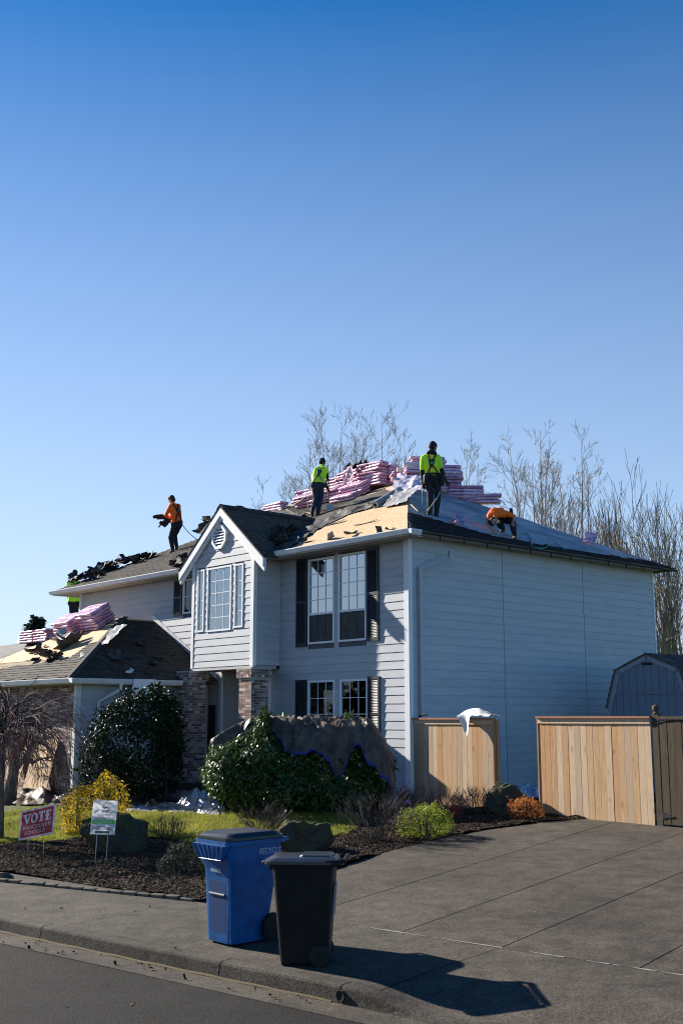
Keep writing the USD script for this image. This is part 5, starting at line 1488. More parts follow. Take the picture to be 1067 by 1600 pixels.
# loose covers, rolls and bags
def drape(o, ex, ey, nx, ny, hfun, thick=0.004):
    """A thin crumpled sheet over (u, v) in [0, 1]^2; hfun gives the offset along the normal."""
    u, v = np.meshgrid(np.linspace(0, 1, nx), np.linspace(0, 1, ny), indexing='ij')
    n = unit(np.cross(ex, ey))
    p = np.asarray(o) + u[..., None] * ex + v[..., None] * ey + hfun(u, v)[..., None] * n
    p = p.reshape(-1, 3)
    f = grid(nx, ny)
    k = len(p)
    rim = np.concatenate([np.arange(nx) * ny, (nx - 1) * ny + np.arange(1, ny), (np.arange(nx - 1)[::-1]) * ny + ny - 1, np.arange(ny - 1)[::-1][:-1]])
    side = np.stack([rim, np.roll(rim, -1), np.roll(rim, -1) + k, rim + k], 1)
    return np.vstack([p, p - n * thick]), np.vstack([f, f[:, ::-1] + k, side[:, ::-1]])

def fold(amp, fr, seed, base=0.02):
    def h(u, v):
        p = np.stack([u * fr[0], v * fr[1], u * 0], -1)
        return base + amp * np.abs(meshkit.fbm(p, 4, seed) - 0.5) * 2
    return h

def roof_at(P, x, y, up=0.0):
    a, b = P.px(x, y)
    return h2w(P.at(a, b, up))
def rdir(v):
    return HX * v[0] + HY * v[1] + np.array([0, 0, v[2]])

def roll(name, label, p, q, r, matname, cat='roll', hollow=True):
    d = unit(np.asarray(q) - p); L = np.linalg.norm(np.asarray(q) - p)
    a = unit(np.cross(d, [0, 0, 1.0])); b = np.cross(a, d)
    t = thing(name, label, cat, tuple(p))
    prof_ = [(r * 0.45, 0.0), (r, 0.002), (r, L - 0.002), (r * 0.45, L), (r * 0.45, 0.0)]
    put('wound_sheet', framed(lathe(prof_, 20), p, a, b, d), matname, t, smooth=40, world=True)
    put('core', framed(lathe([(r * 0.44, 0.02), (r * 0.40, 0.02), (r * 0.40, L - 0.02), (r * 0.44, L - 0.02)], 14), p, a, b, d), 'dark_room', t, world=True)
roll('underlay_roll', 'grey underlay roll lying on the bare boards near the hip', roof_at(P_front, 588, 795, 0.10), roof_at(P_front, 626, 772, 0.10), 0.10, 'grey_sheet')
top = h2w((-4.1, 4.5, RZ + 0.30))
roll('underlay_roll', 'pale underlay roll on top of the bundles at the ridge end', h2w((-4.35, 4.15, RZ + 0.33)), h2w((-3.75, 5.0, RZ + 0.33)), 0.085, 'white_sheet')
roll('underlay_roll', 'second white roll lying lower in front of the ridge end bundles', h2w((-4.65, 4.2, RZ + 0.24)), h2w((-4.15, 4.9, RZ + 0.26)), 0.075, 'white_sheet')
o = roof_at(P_right, 640, 786, 0.05)
single('plastic_sheet', drape(roof_at(P_front, 612, 775, 0.10), roof_at(P_right, 668, 782, 0.16) - roof_at(P_front, 612, 775, 0.10), roof_at(P_front, 628, 762, 0.35) - roof_at(P_front, 612, 775, 0.10), 26, 16, fold(0.16, (4, 3), 4)), 'lilac_sheet', 'lilac plastic sheet spilling over the ridge end bundles', 'plastic sheet', smooth=40)
single('felt_sheet', drape(roof_at(P_front, 598, 796, 0.03), roof_at(P_front, 636, 790, 0.05) - roof_at(P_front, 598, 796, 0.03), roof_at(P_front, 622, 776, 0.10) - roof_at(P_front, 598, 796, 0.03), 26, 12, fold(0.12, (2, 9), 8)), 'grey_sheet', 'crumpled grey felt sheet over the front hip', 'felt sheet', smooth=40)
pb = h2w((ridge_x(556), YRG - 0.42, RZ + 0.20))
single('plastic_wrap', drape(pb, HX * 0.42, np.array([0, 0, 0.50]) - HY * 0.04, 12, 14, fold(0.10, (3, 4), 6)), 'pink_film', 'bright pink loose wrap hanging down the long ridge stack', 'plastic wrap', smooth=40)
jk = h2w((ridge_x(549), YRG - 0.30, RZ + 0.68))
single('jacket', drape(jk, HX * 0.75 + HY * 0.2 + np.array([0, 0, 0.10]), HY * 0.35 - np.array([0, 0, 0.12]), 22, 14, fold(0.28, (4, 4), 15)), 'black_cloth', 'black jacket thrown over the top of the long ridge stack', 'jacket', smooth=40)
bg = h2w((ridge_x(390), YRG - 0.45, RZ - 0.06))
mb_ = trimesh.creation.icosphere(3, 1.0); mb_.apply_scale((0.30, 0.26, 0.20)); mb_.vertices += 0.06 * (np.stack([meshkit.fbm(mb_.vertices * 5 + k * 9, 3) for k in range(3)], 1) - 0.5); mb_.apply_translation(bg + [0, 0, 0.18])
single('tool_bag', mb_, 'black_cloth', 'black bag on the ridge behind the gable', 'bag', smooth=True)
single('plastic_scrap', drape(roof_at(P_right, 702, 822, 0.04), roof_at(P_right, 722, 826, 0.04) - roof_at(P_right, 702, 822, 0.04), roof_at(P_right, 706, 812, 0.10) - roof_at(P_right, 702, 822, 0.04), 16, 12, fold(0.16, (3, 3), 3)), 'pink_film', 'crumpled pink wrapping lying on the underlay near the eave', 'plastic wrap', smooth=40)
single('plastic_scrap', drape(roof_at(P_right, 909, 850, 0.04), roof_at(P_right, 928, 852, 0.04) - roof_at(P_right, 909, 850, 0.04), roof_at(P_right, 912, 838, 0.12) - roof_at(P_right, 909, 850, 0.04), 12, 10, fold(0.12, (3, 3), 9)), 'pink_film', 'small pink wrapping on the far end of the right slope', 'plastic wrap', smooth=40)

# torn shingles
def scrap_mesh(l, w, seed, bend=0.12):
    g = np.random.default_rng(seed)
    ol = Polygon([(0, 0), (l * g.uniform(.8, 1), g.uniform(-.1, .1) * w), (l, w * g.uniform(.6, 1)), (l * g.uniform(.3, .6), w * g.uniform(.7, 1.05)), (g.uniform(-.1, .15) * l, w * g.uniform(.4, .8))]).buffer(0)
    x0, y0, x1, y1 = ol.bounds
    st = max(l, w) / 5
    m = MB()
    for a in np.arange(x0, x1, st):
        for b in np.arange(y0, y1, st):
            c = ol.intersection(sbox(a, b, a + st, b + st))
            for q_ in getattr(c, 'geoms', [c]):
                if q_.geom_type == 'Polygon' and q_.area > 1e-5:
                    v, f = trimesh.creation.triangulate_polygon(q_, engine='earcut')
                    z = bend * l * ((v[:, 0] / l - 0.3) ** 2 * 2 + 0.5 * (meshkit.noise(np.stack([v[:, 0] * 4 / l, v[:, 1] * 4 / l, v[:, 0] * 0 + seed], -1)) - 0.3))
                    p = np.concatenate([v, z[:, None] + 0.006], 1)
                    m.add(np.vstack([p, p - [0, 0, 0.006]]), np.vstack([f, f[:, ::-1] + len(v)]))
    v, f = m.get()
    return v - [l / 2, w / 2, 0], f

def scrap(P, x, y, l, w, seed, mt='felt_black', label=None, cat='shingle scrap', bend=0.2, ang=None, up=0.015, name='shingle_scrap', group=None):
    a, b = P.px(x, y)
    g = random.Random(seed)
    t = g.uniform(0, 6.28) if ang is None else ang
    e, w_ = P.e * math.cos(t) + P.w * math.sin(t), -P.e * math.sin(t) + P.w * math.cos(t)
    v, f = framed(scrap_mesh(l, w, seed, bend), P.at(a, b, up), e, w_, np.cross(e, w_) if P.n @ np.cross(e, w_) > 0 else P.n)
    return single(name, (h2w(v), f), mt, label, cat, group)
GS_ = 'torn shingle scraps along the front gutter'
for i, (x, y, l, w, l2) in enumerate(((447, 853, 0.34, 0.2, 'black curled shingle scrap at the gutter nearest the gable'), (462, 850, 0.26, 0.16, 'pinkish torn scrap at the gutter beside the curled black one'), (478, 848, 0.30, 0.18, 'dark triangular shingle scrap standing at the gutter'), (519, 843, 0.36, 0.22, 'pale grey scrap standing at the gutter above the upper window'),
                                         (552, 838, 0.40, 0.22, 'dark peaked shingle scrap at the gutter above the right window'), (592, 833, 0.30, 0.16, 'thin dark scrap at the gutter near the corner'), (612, 830, 0.25, 0.15, 'last dark scrap at the gutter beside the corner'), (540, 802, 0.7, 0.16, 'long dark strip lying on the bare boards below the torn band'), (520, 820, 0.8, 0.18, 'wide flat grey strip on the bare boards'), (575, 818, 0.75, 0.10, 'slim dark streak of felt across the bare boards'))):
    scrap(P_front, x, y, l, w, 20 + i, ('felt_black', 'pink_film', 'felt_black', 'grey_sheet', 'felt_black', 'felt_black', 'felt_black', 'felt_black', 'shingle_old', 'felt_black')[i], l2, bend=0.45 if i < 7 else 0.06, group=GS_ if i < 7 else None, ang=None if i < 7 else 0.15)
def heap(P, pts, label, seed, n, size=0.55, mt='felt_black', hgt=0.3):
    g = random.Random(seed)
    c = P.at(*P.px(*pts[len(pts) // 2]))
    t = thing('torn_shingle_heap', label, 'shingle heap', tuple(h2w(c)))
    for i in range(n):
        x, y = g.choice(pts)
        a, b = P.px(x + g.uniform(-6, 6), y + g.uniform(-2, 2))
        tn = g.uniform(0, 6.28)
        nn = unit(P.n + np.array([g.uniform(-.7, .7), g.uniform(-.7, .7), 0.2]))
        e = unit(np.cross(nn, [math.cos(tn), math.sin(tn), 0.1])); w_ = np.cross(nn, e)
        v, f = framed(scrap_mesh(size * g.uniform(.6, 1.3), size * g.uniform(.4, .8), seed * 50 + i, 0.3), P.at(a, b, g.uniform(0.03, hgt)), e, w_, nn)
        put('torn_sheet', (h2w(v), f), mt if g.random() < 0.75 else 'shingle_old', t, world=True)
heap(P_front, [(113, 914), (122, 910), (132, 908), (142, 905)], 'heap of torn black shingles at the left end of the main roof', 3, 20, 0.40, hgt=0.16)
heap(P_front, [(160, 897), (150, 900), (168, 894)], 'flat torn shingles along the left hip edge', 4, 8, 0.8, hgt=0.08)
heap(P_front, [(178, 890), (188, 886), (196, 882), (204, 880)], 'second heap of black torn shingles on the left hip', 5, 20, 0.40, hgt=0.18)
heap(P_front, [(212, 879), (222, 875), (233, 872)], 'thin line of torn shingles on the hip ahead of the orange worker', 6, 12, 0.40, hgt=0.10)
heap(P_front, [(288, 882), (282, 888), (292, 876)], 'torn shingles beside the left foot of the gable', 7, 12, 0.4, hgt=0.15)
heap(P_front, [(325, 828), (318, 832), (332, 824)], 'torn shingle edges behind the upper left gable slope', 8, 12, 0.6, 'shingle_old', hgt=0.2)
heap(P_front, [(432, 848), (446, 845), (456, 840), (440, 854), (430, 856)], 'dark torn shingles piled in the valley right of the gable', 9, 26, 0.6, hgt=0.22)
heap(P_front, [(560, 765), (605, 758), (590, 762)], 'rolled dark felt pieces below the long ridge stack', 10, 8, 0.8, hgt=0.15)
heap(PF, [(60, 1020), (72, 1024), (85, 1030), (48, 1034)], 'torn black shingles on the bare garage roof boards', 11, 16, 0.40, hgt=0.06)
heap(PF, [(100, 1010), (112, 1008), (106, 1012)], 'grey and black felt piece standing on the garage roof', 12, 6, 0.7, 'grey_sheet', hgt=0.18)
heap(PR, [(215, 1010), (240, 1040), (180, 1030), (250, 1030)], 'loose torn shingles on the dark garage slope', 13, 9, 0.32, hgt=0.05)
put('felt_cover', drape(h2w(PF.at(*PF.px(150, 1008), 0.05)), h2w(PF.at(*PF.px(182, 980), 0.08)) - h2w(PF.at(*PF.px(150, 1008), 0.05)), h2w(PF.at(*PF.px(168, 1006), 0.05)) - h2w(PF.at(*PF.px(150, 1008), 0.05)), 16, 10, fold(0.08, (4, 3), 3)), 'grey_sheet', None, 'grey felt sheet folded over the garage hip below the bundles', 'felt sheet', smooth=40)
for i, (x, y, m_) in enumerate(((72, 1012, 'white_sheet'), (128, 1028, 'white_sheet'), (200, 1052, 'white_sheet'), (28, 1005, 'white_sheet'))):
    scrap(PF if x < 150 else PR, x, y, 0.22, 0.14, 70 + i, m_, ('small white scrap standing on the garage boards', 'pale chip near the garage hip', 'white chip on the dark garage slope', 'white scrap by the far bundles')[i], 'scrap', 0.4, name='paper_scrap')

def rope(name, label, pts, r, m_):
    pts = np.asarray(pts, float)
    t = np.linspace(0, 1, len(pts)); tt = np.linspace(0, 1, len(pts) * 5)
    from scipy.interpolate import CubicSpline
    return single(name, tube(CubicSpline(t, pts)(tt), r, 5), m_, label, 'rope', smooth=True)

# ------------------------------------------------------------------ roofers
mat('skin', (0.36, 0.21, 0.145), 0.55, 0.08, 8.0, spec=0.35)
mat('hair', (0.025, 0.018, 0.014), 0.7, 0.3, 30.0)
mat('shirt_orange', (0.88, 0.135, 0.012), 0.75, 0.12, 4.0, 0.004, 18)
mat('shirt_lime', (0.42, 0.82, 0.03), 0.75, 0.12, 4.0, 0.004, 18)
mat('trousers_dark', (0.014, 0.016, 0.022), 0.85, 0.3, 6.0, 0.004, 20)
mat('trousers_blue', (0.018, 0.024, 0.040), 0.85, 0.3, 6.0, 0.004, 20)
mat('leather_black', (0.012, 0.011, 0.011), 0.6, 0.3, 8.0, 0.003, 30)
mat('boot_brown', (0.10, 0.07, 0.045), 0.7, 0.3, 8.0)
mat('harness_red', (0.40, 0.02, 0.02), 0.6)
mat('harness_black', (0.014, 0.014, 0.016), 0.6)
mat('eye_white', (0.6, 0.6, 0.58), 0.3)

def ball(p, r, s=18):
    return m3.Manifold.sphere(r, s).translate(tuple(map(float, p)))

def bones(segs, length=0.035, smooth_n=6, wrinkle=0.0, seed=0):
    parts = []
    for pts in segs:
        parts.append(m3.Manifold.batch_hull([ball(p, r) for p, r in pts]))
    m = m3.Manifold.batch_boolean(parts, m3.OpType.Add)
    m = m.refine_to_length(length)
    v, f = vf(m)
    t = trimesh.Trimesh(v, f, process=True)
    trimesh.smoothing.filter_taubin(t, iterations=smooth_n)
    if wrinkle:
        n = t.vertex_normals
        t.vertices = t.vertices + n * (wrinkle * (meshkit.fbm(t.vertices * [9, 9, 16] + seed, 3) - 0.5))[:, None]
    return t

def hand_segs(wr, d, side, curl=0.6, sc=1.0):
    d, side = unit(d), unit(side - unit(d) * (side @ unit(d))); nrm = np.cross(d, side)
    s = []
    palm = [(wr, 0.024), (wr + d * 0.085 + side * 0.030, 0.013), (wr + d * 0.085 - side * 0.030, 0.013), (wr + d * 0.03 + side * 0.026, 0.015), (wr + d * 0.03 - side * 0.022, 0.015)]
    s.append(palm)
    for k, L in ((-1.5, 0.062), (-0.5, 0.075), (0.5, 0.080), (1.5, 0.072)):
        a = wr + d * 0.088 + side * 0.02 * k
        b = a + (d * math.cos(curl) + nrm * math.sin(curl)) * L * 0.5
        c = b + (d * math.cos(curl * 2.2) + nrm * math.sin(curl * 2.2)) * L * 0.5
        s += [[(a, 0.0095), (b, 0.0088)], [(b, 0.0088), (c, 0.0078)]]
    a = wr + d * 0.03 + side * 0.026; b = a + unit(d + side * 0.9 + nrm * 0.3) * 0.045; c = b + unit(d * 1.0 + side * 0.1 + nrm * 0.6) * 0.032
    s += [[(a, 0.0115), (b, 0.010)], [(b, 0.010), (c, 0.0085)]]
    return s

def roofer(label, Y, px_, dy, shirt, trousers, face, sleeve='long', under=None, cap=None, harness=True, belt=False, boots='leather_black', gloves=None, skin_dark=1.0, shoe_drop=0.0):
    """A roofer whose joints are given where the photograph shows them: picture position and distance beyond Y."""
    J = {k: at_depth(p[0], p[1], Y + dy.get(k, 0.0)) for k, p in px_.items()}
    base = (J['anL'] + J['anR']) / 2; base[2] = min(J['anL'][2], J['anR'][2]) - 0.09
    t = thing('person', label, 'person', tuple(base))
    fw3 = unit(face); upv = unit(J['head'] - J['neck'])
    rt = unit(np.cross(fw3, upv)); upv = np.cross(rt, fw3)
    H = J['head']
    hips = unit(J['hipR'] - J['hipL']); sho = unit(J['shR'] - J['shL'])
    P_, C_, N_ = J['pelvis'], J['chest'], J['neck']
    waist = P_ * 0.55 + C_ * 0.45
    def torso(o):
        return [[(P_ + hips * .09, .105 + o), (P_ - hips * .09, .105 + o), (J['hipL'], .085 + o), (J['hipR'], .085 + o), (waist + hips * .075, .095 + o), (waist - hips * .075, .095 + o)],
                [(waist + hips * .075, .095 + o), (waist - hips * .075, .095 + o), (C_ + sho * .085, .105 + o), (C_ - sho * .085, .105 + o)],
                [(C_ + sho * .085, .105 + o), (C_ - sho * .085, .105 + o), (J['shL'] * .85 + N_ * .15, .062 + o), (J['shR'] * .85 + N_ * .15, .062 + o), (N_ - unit(N_ - C_) * .05, .06 + o)]]
    def arm(s, o, upto=1.0, fr=0.0):
        a, b, c = J['sh' + s], J['el' + s], J['ha' + s]
        o2 = []
        if fr < 1:
            e = min(1, upto)
            o2.append([(a, .058 + o), (a + (b - a) * e, .046 - .004 * e + o)])
        if upto > 1:
            e = upto - 1
            o2.append([(b, .042 + o), (b + (c - b) * e, .042 - .014 * e + o)])
        return o2
    def leg(s, o, e=1.0):
        a, b, c = J['hip' + s], J['kn' + s], J['an' + s]
        return [[(a, .088 + o), (b, .060 + o)], [(b, .060 + o), (b + (c - b) * .35, .058 + o), (b + (c - b) * e, .040 + o)]]
    segs = torso(0.0) + [[(N_ - unit(N_ - C_) * .03, .058), (N_ + (H - N_) * .5, .052)]]
    segs += [[(H + upv * .035 - fw3 * .018, .088), (H + upv * .015 + fw3 * .012, .082), (H - upv * .065 + fw3 * .035, .052)], [(H - upv * .02 + fw3 * .092, .012), (H - upv * .028 + fw3 * .104, .010), (H + upv * .02 + fw3 * .088, .008)],
             [(H - upv * .098 + fw3 * .055, .026), (H - upv * .06 + fw3 * .03, .04)]]
    for s_ in (-1, 1):
        segs += [[(H - upv * .005 + rt * s_ * .084, .014), (H + upv * .02 + rt * s_ * .088, .016)]]
    for s in 'LR':
        segs += arm(s, 0.0, 2.0)
        d = unit(J['ha' + s] - J['el' + s])
        segs += hand_segs(J['ha' + s], d, fw3 if abs(d @ fw3) < 0.8 else upv)
        segs += leg(s, 0.0)
        segs += [[(J['an' + s] - [0, 0, .03], .04), (J['to' + s], .03)]]
    put('body', bones(segs, 0.03, 4), 'skin', t, smooth=True, world=True)
    # eyes and mouth
    for s_ in (-1, 1):
        put('eye', m3.Manifold.sphere(0.013, 14).translate(tuple(H + upv * .012 + fw3 * .083 + rt * s_ * .032)), 'eye_white', t, smooth=True, world=True)
    put('mouth', bones([[(H - upv * .058 + fw3 * .083 + rt * .02, .006), (H - upv * .058 + fw3 * .083 - rt * .02, .006)]], 0.02, 0), 'harness_red', t, world=True)
    if cap:
        put('knit_cap', bones([[(H + upv * .062 - fw3 * .02, .094), (H + upv * .045 + fw3 * .012, .090), (H + upv * .02 - fw3 * .03, .093)]], 0.03, 2), cap, t, smooth=True, world=True)
    else:
        put('hair', bones([[(H + upv * .058 - fw3 * .020, .094), (H + upv * .06 + fw3 * .022, .086), (H - upv * .02 - fw3 * .045, .078)]], 0.03, 2, 0.012), 'hair', t, smooth=True, world=True)
    up = {'long': 1.92, 'short': 0.72, 'elbow': 0.95}[sleeve]
    put('shirt', bones(torso(0.016) + arm('L', 0.016, up) + arm('R', 0.016, up) + [[(N_ - unit(N_ - C_) * .04, .066), (N_ + (H - N_) * .15, .058)]], 0.03, 5, 0.014, 3), shirt, t, smooth=True, world=True)
    if under:
        put('undershirt', bones(arm('L', 0.010, 1.93, ) + arm('R', 0.010, 1.93), 0.03, 4, 0.010, 5), under, t, smooth=True, world=True)
    put('trousers', bones(leg('L', 0.018, 0.94) + leg('R', 0.018, 0.94) + [[(P_ + hips * .09, .127), (P_ - hips * .09, .127), (J['hipL'], .108), (J['hipR'], .108)]], 0.03, 5, 0.016, 7), trousers, t, smooth=True, world=True)
    for s in 'LR':
        an, to = J['an' + s], J['to' + s]
        put('boot', bones([[(an + [0, 0, .04], .053), (an - [0, 0, .035], .052)], [(an - [0, 0, .045], .048), (to, .042), (an * .4 + to * .6 + [0, 0, .015], .044)]], 0.03, 3), boots, t, smooth=True, world=True)
        if gloves:
            d = unit(J['ha' + s] - J['el' + s])
            gsg = [[(p, r + .006) for p, r in q] for q in hand_segs(J['ha' + s], d, fw3 if abs(d @ fw3) < 0.8 else upv)]
            put('glove', bones(gsg, 0.02, 1), gloves, t, smooth=True, world=True)
    back = unit(np.cross(sho, unit(N_ - P_)))                # points out of the back or the front
    bk = back if back @ fw3 < 0 else -back
    if harness:
        hm = MB()
        for sgn_ in (-1, 1):
            hm.tube([J['shL' if sgn_ < 0 else 'shR'] * .6 + N_ * .4 - bk * .03 + unit(N_ - C_) * .055, J['shL' if sgn_ < 0 else 'shR'] * .5 + N_ * .5 + bk * .09, C_ + bk * .135 - unit(N_ - C_) * .02, waist + bk * .12 - sgn_ * hips * .09, P_ + bk * .08 - sgn_ * hips * .15], 0.022, 6)
        hs = put('harness', hm, harness if isinstance(harness, str) else 'harness_black', t, world=True, smooth=True)
        put('back_pad', bones([[(C_ + bk * .125 + unit(N_ - C_) * .06 + sho * .04, .035), (C_ + bk * .125 + unit(N_ - C_) * .06 - sho * .04, .035), (C_ + bk * .13 - unit(N_ - C_) * .08, .035)]], 0.03, 1), 'harness_black', hs, smooth=True, world=True)
        put('ring', framed(lathe([(0.022, -0.004), (0.03, -0.004), (0.03, 0.004), (0.022, 0.004), (0.022, -0.004)], 16), C_ + bk * .168, sho, unit(N_ - C_), bk), 'bolt_steel', hs, world=True)
    if belt:
        b1 = []
        for k in range(14):
            a = 2 * math.pi * k / 14
            b1.append([(P_ + unit(N_ - P_) * .06 + hips * math.cos(a) * .205 + bk * math.sin(a) * .135, .028)] + [(P_ + unit(N_ - P_) * .06 + hips * math.cos(2 * math.pi * (k + 1) / 14) * .205 + bk * math.sin(2 * math.pi * (k + 1) / 14) * .135, .028)])
        bt = put('tool_belt', bones(b1, 0.04, 2), 'leather_black', t, smooth=True, world=True)
        dn = -np.array([0, 0, 1.0])
        for s_ in (-1, 1):
            for bo in (-0.03, 0.10):
                c = P_ + hips * s_ * .20 + bk * bo
                put('pouch', bones([[(c, .055), (c + dn * .16 + bk * .02, .06), (c + bk * .06, .05)]], 0.04, 2), 'leather_black', bt, smooth=True, world=True)
    return t, J

def zz(x0, y0, s, **k):
    return {n: (x0 + p[0] / s, y0 + p[1] / s) for n, p in k.items()}
yA = h2w(P_front.at(*P_front.px(269, 863)))[1]
tA, JA = roofer('roofer in orange shirt walking along the left slope with torn shingles in the arms', yA, zz(230, 765, 10.67, head=(408, 170), neck=(440, 240), shL=(385, 285), shR=(525, 280), elL=(312, 425), haL=(370, 475), elR=(450, 430), haR=(330, 470), chest=(470, 370), pelvis=(495, 560), hipL=(460, 590), hipR=(535, 580), knL=(390, 795), anL=(425, 1005), toL=(365, 1075), knR=(455, 765), anR=(490, 960), toR=(470, 1005)),
                dict(shL=-.12, shR=.12, elL=-.12, haL=.14, elR=.34, haR=.30, hipL=-.07, hipR=.07, knL=-.10, anL=-.06, toL=-.03, knR=.10, anR=.14, toR=.18), 'shirt_orange', 'trousers_dark', (-0.9, 0.35, -0.25), boots='boot_brown', belt=False)
hA = JA['haL']
t = thing('torn_shingles', 'armful of torn black shingles held by the orange worker on the left', 'shingles', tuple(hA))
for (x, y, l, w, a, m_) in ((247, 806.5, 0.32, 0.16, 0.05, 'shingle_black'), (252, 808, 0.3, 0.15, 0.1, 'shingle_black'), (259, 815, 0.24, 0.22, -0.5, 'shingle_black'), (256, 818, 0.26, 0.20, -0.7, 'shingle_black'), (250, 820.5, 0.20, 0.09, 0.8, 'grey_sheet'), (264, 812, 0.26, 0.22, 0.2, 'shingle_black')):
    c = at_depth(x, y, yA + 0.22)
    e = np.array([math.cos(a), 0.15, math.sin(a)]); e = unit(e); w_ = unit(np.array([-math.sin(a), 0.1, math.cos(a)])); w_ = unit(w_ - e * (w_ @ e))
    put('torn_sheet', framed(scrap_mesh(l, w, int(x), 0.12), c, e, w_, np.cross(e, w_)), m_, t, world=True)
rope('lifeline', 'dark lifeline from the orange worker back to the gable roof', [at_depth(285, 820, yA + .05), at_depth(292, 829, yA - .05), at_depth(299, 836, yA - .15), at_depth(308, 843, yA - .3)], 0.012, 'rope_dark')

yB = h2w(P_front.at(*P_front.px(495, 806)))[1]
tB, JB = roofer('roofer in lime shirt and black cap scraping the roof with a shovel', yB, zz(455, 705, 10.67, head=(520, 195), neck=(508, 255), shL=(420, 310), shR=(560, 305), elL=(545, 480), haL=(595, 615), elR=(600, 385), haR=(600, 440), chest=(470, 390), pelvis=(445, 560), hipL=(400, 590), hipR=(490, 590), knL=(415, 800), anL=(350, 990), toL=(345, 1055), knR=(485, 790), anR=(440, 1035), toR=(455, 1085)),
                dict(shL=.02, shR=-.02, elL=.30, haL=.22, elR=.05, haR=.20, hipL=0, hipR=0, knL=.08, knR=.12, toL=.12, toR=.14, anL=.0, anR=.02, chest=.05, head=.14, neck=.08), 'shirt_lime', 'trousers_blue', (0.55, 0.8, -0.3), sleeve='short', under='black_cloth', cap='black_cloth', harness='rope_tan', gloves='leather_black')
a, b = at_depth(511.5, 727, yB + .24), at_depth(514.6, 788, yB + .22)
t = thing('roofing_shovel', 'long handled roofing shovel held by the lime shirted worker', 'shovel', tuple(b))
put('handle', tube([a, b], 0.018, 8), 'old_wood', t, world=True, smooth=True)
d = unit(b - a)
put('grip', tube([a - HX * 0.06, a + HX * 0.06], 0.016, 8), 'black_plastic', t, world=True)
s_ = np.array([1.0, 0, 0])
put('blade', drape(b - s_ * 0.11, s_ * 0.22, d * 0.24 + np.array([0, -0.10, 0]), 8, 8, lambda u, v: 0.03 * (2 * u - 1) ** 2, 0.006), 'flashing', t, world=True)
rope('lifeline', 'tan lifeline coiled behind the lime shirted worker', [at_depth(488, 757, yB - .1), at_depth(484, 768, yB - .15), at_depth(482, 782, yB - .12)] + [roof_at(P_front, x, y, 0.03) for x, y in ((481, 794), (474, 806), (480, 812), (488, 806), (478, 803), (470, 809), (462, 806), (452, 800), (448, 797))], 0.014, 'rope_tan')
rope('lifeline', 'taut tan lifeline from the ridge to the lime shirted worker', [h2w((ridge_x(452), YRG - .1, RZ + .05)), at_depth(470, 782, yB + .8), at_depth(485, 762, yB - .05)], 0.010, 'rope_tan')

yC = h2w(P_right.at(*P_right.px(677, 806)))[1]
tC, JC = roofer('roofer in lime shirt with red and black harness standing at the eave', yC, zz(625, 685, 9.7, head=(500, 135), neck=(475, 225), shL=(350, 300), shR=(585, 300), elL=(330, 480), haL=(350, 700), elR=(620, 455), haR=(690, 640), chest=(462, 390), pelvis=(500, 585), hipL=(442, 625), hipR=(562, 625), knL=(458, 870), anL=(455, 1105), toL=(425, 1150), knR=(572, 880), anR=(550, 1140), toR=(545, 1185)),
                dict(toL=-.10, toR=.16, shL=-.02, shR=.02, haL=-.02, haR=.06, elR=.04), 'shirt_lime', 'trousers_dark', (0.8, 0.55, 0.0), sleeve='elbow', under='black_cloth', cap='black_cloth', harness='harness_red', belt=True, gloves='leather_black')
put('hood', bones([[(JC['neck'] + [-.07, -.03, -.01], .06), (JC['neck'] + [.07, -.03, -.01], .06), (JC['neck'] + [0, -.05, .05], .06)]], 0.03, 2), 'black_cloth', tC, smooth=True, world=True)
rope('lifeline', 'pale lifeline hanging from the standing worker to the hip', [at_depth(687, 768, yC - .12), at_depth(681, 781, yC - .2), at_depth(672, 793, yC - .22), roof_at(P_right, 664, 803, 0.06), roof_at(P_right, 655, 803, 0.05), roof_at(P_right, 646, 797, 0.06), roof_at(P_right, 640, 792, 0.06)], 0.018, 'rope_tan')
rope('safety_rope', 'thin green rope hanging at the left hand of the standing worker', [at_depth(660.5, 766, yC - .02), at_depth(659.5, 780, yC - .02), at_depth(662, 791, yC - .02), at_depth(668, 790, yC), at_depth(667, 783, yC + .05)], 0.010, 'rope_green')

yD = h2w(P_right.at(*P_right.px(800, 842)))[1]
tD, JD = roofer('roofer in orange shirt bent double working at the right hand eave', yD, zz(735, 770, 10.67, head=(385, 475), neck=(410, 385), shL=(590, 350), shR=(320, 375), elL=(735, 390), haL=(715, 470), elR=(285, 500), haR=(390, 640), chest=(440, 330), pelvis=(545, 385), hipL=(610, 445), hipR=(510, 440), knL=(700, 480), anL=(735, 730), toL=(750, 785), knR=(490, 530), anR=(545, 600), toR=(520, 640)),
                dict(head=-.22, neck=-.14, shL=-.02, shR=-.04, elL=-.05, haL=-.14, elR=-.15, haR=-.22, chest=.05, pelvis=.42, hipL=.40, hipR=.40, knL=-.02, anL=.0, toL=-.10, knR=.02, anR=.30, toR=.26), 'shirt_orange', 'trousers_dark', (-0.15, -0.6, -0.8), sleeve='short', cap='black_cloth', harness=False, belt=True, boots='boot_brown')
rope('safety_rope', 'green rope lying on the right slope beyond the bent worker', [roof_at(P_right, x, y, 0.03) for x, y in ((806, 838), (816, 834), (826, 838), (830, 848), (832, 856), (850, 858), (862, 850), (872, 853), (885, 862))], 0.012, 'rope_green')

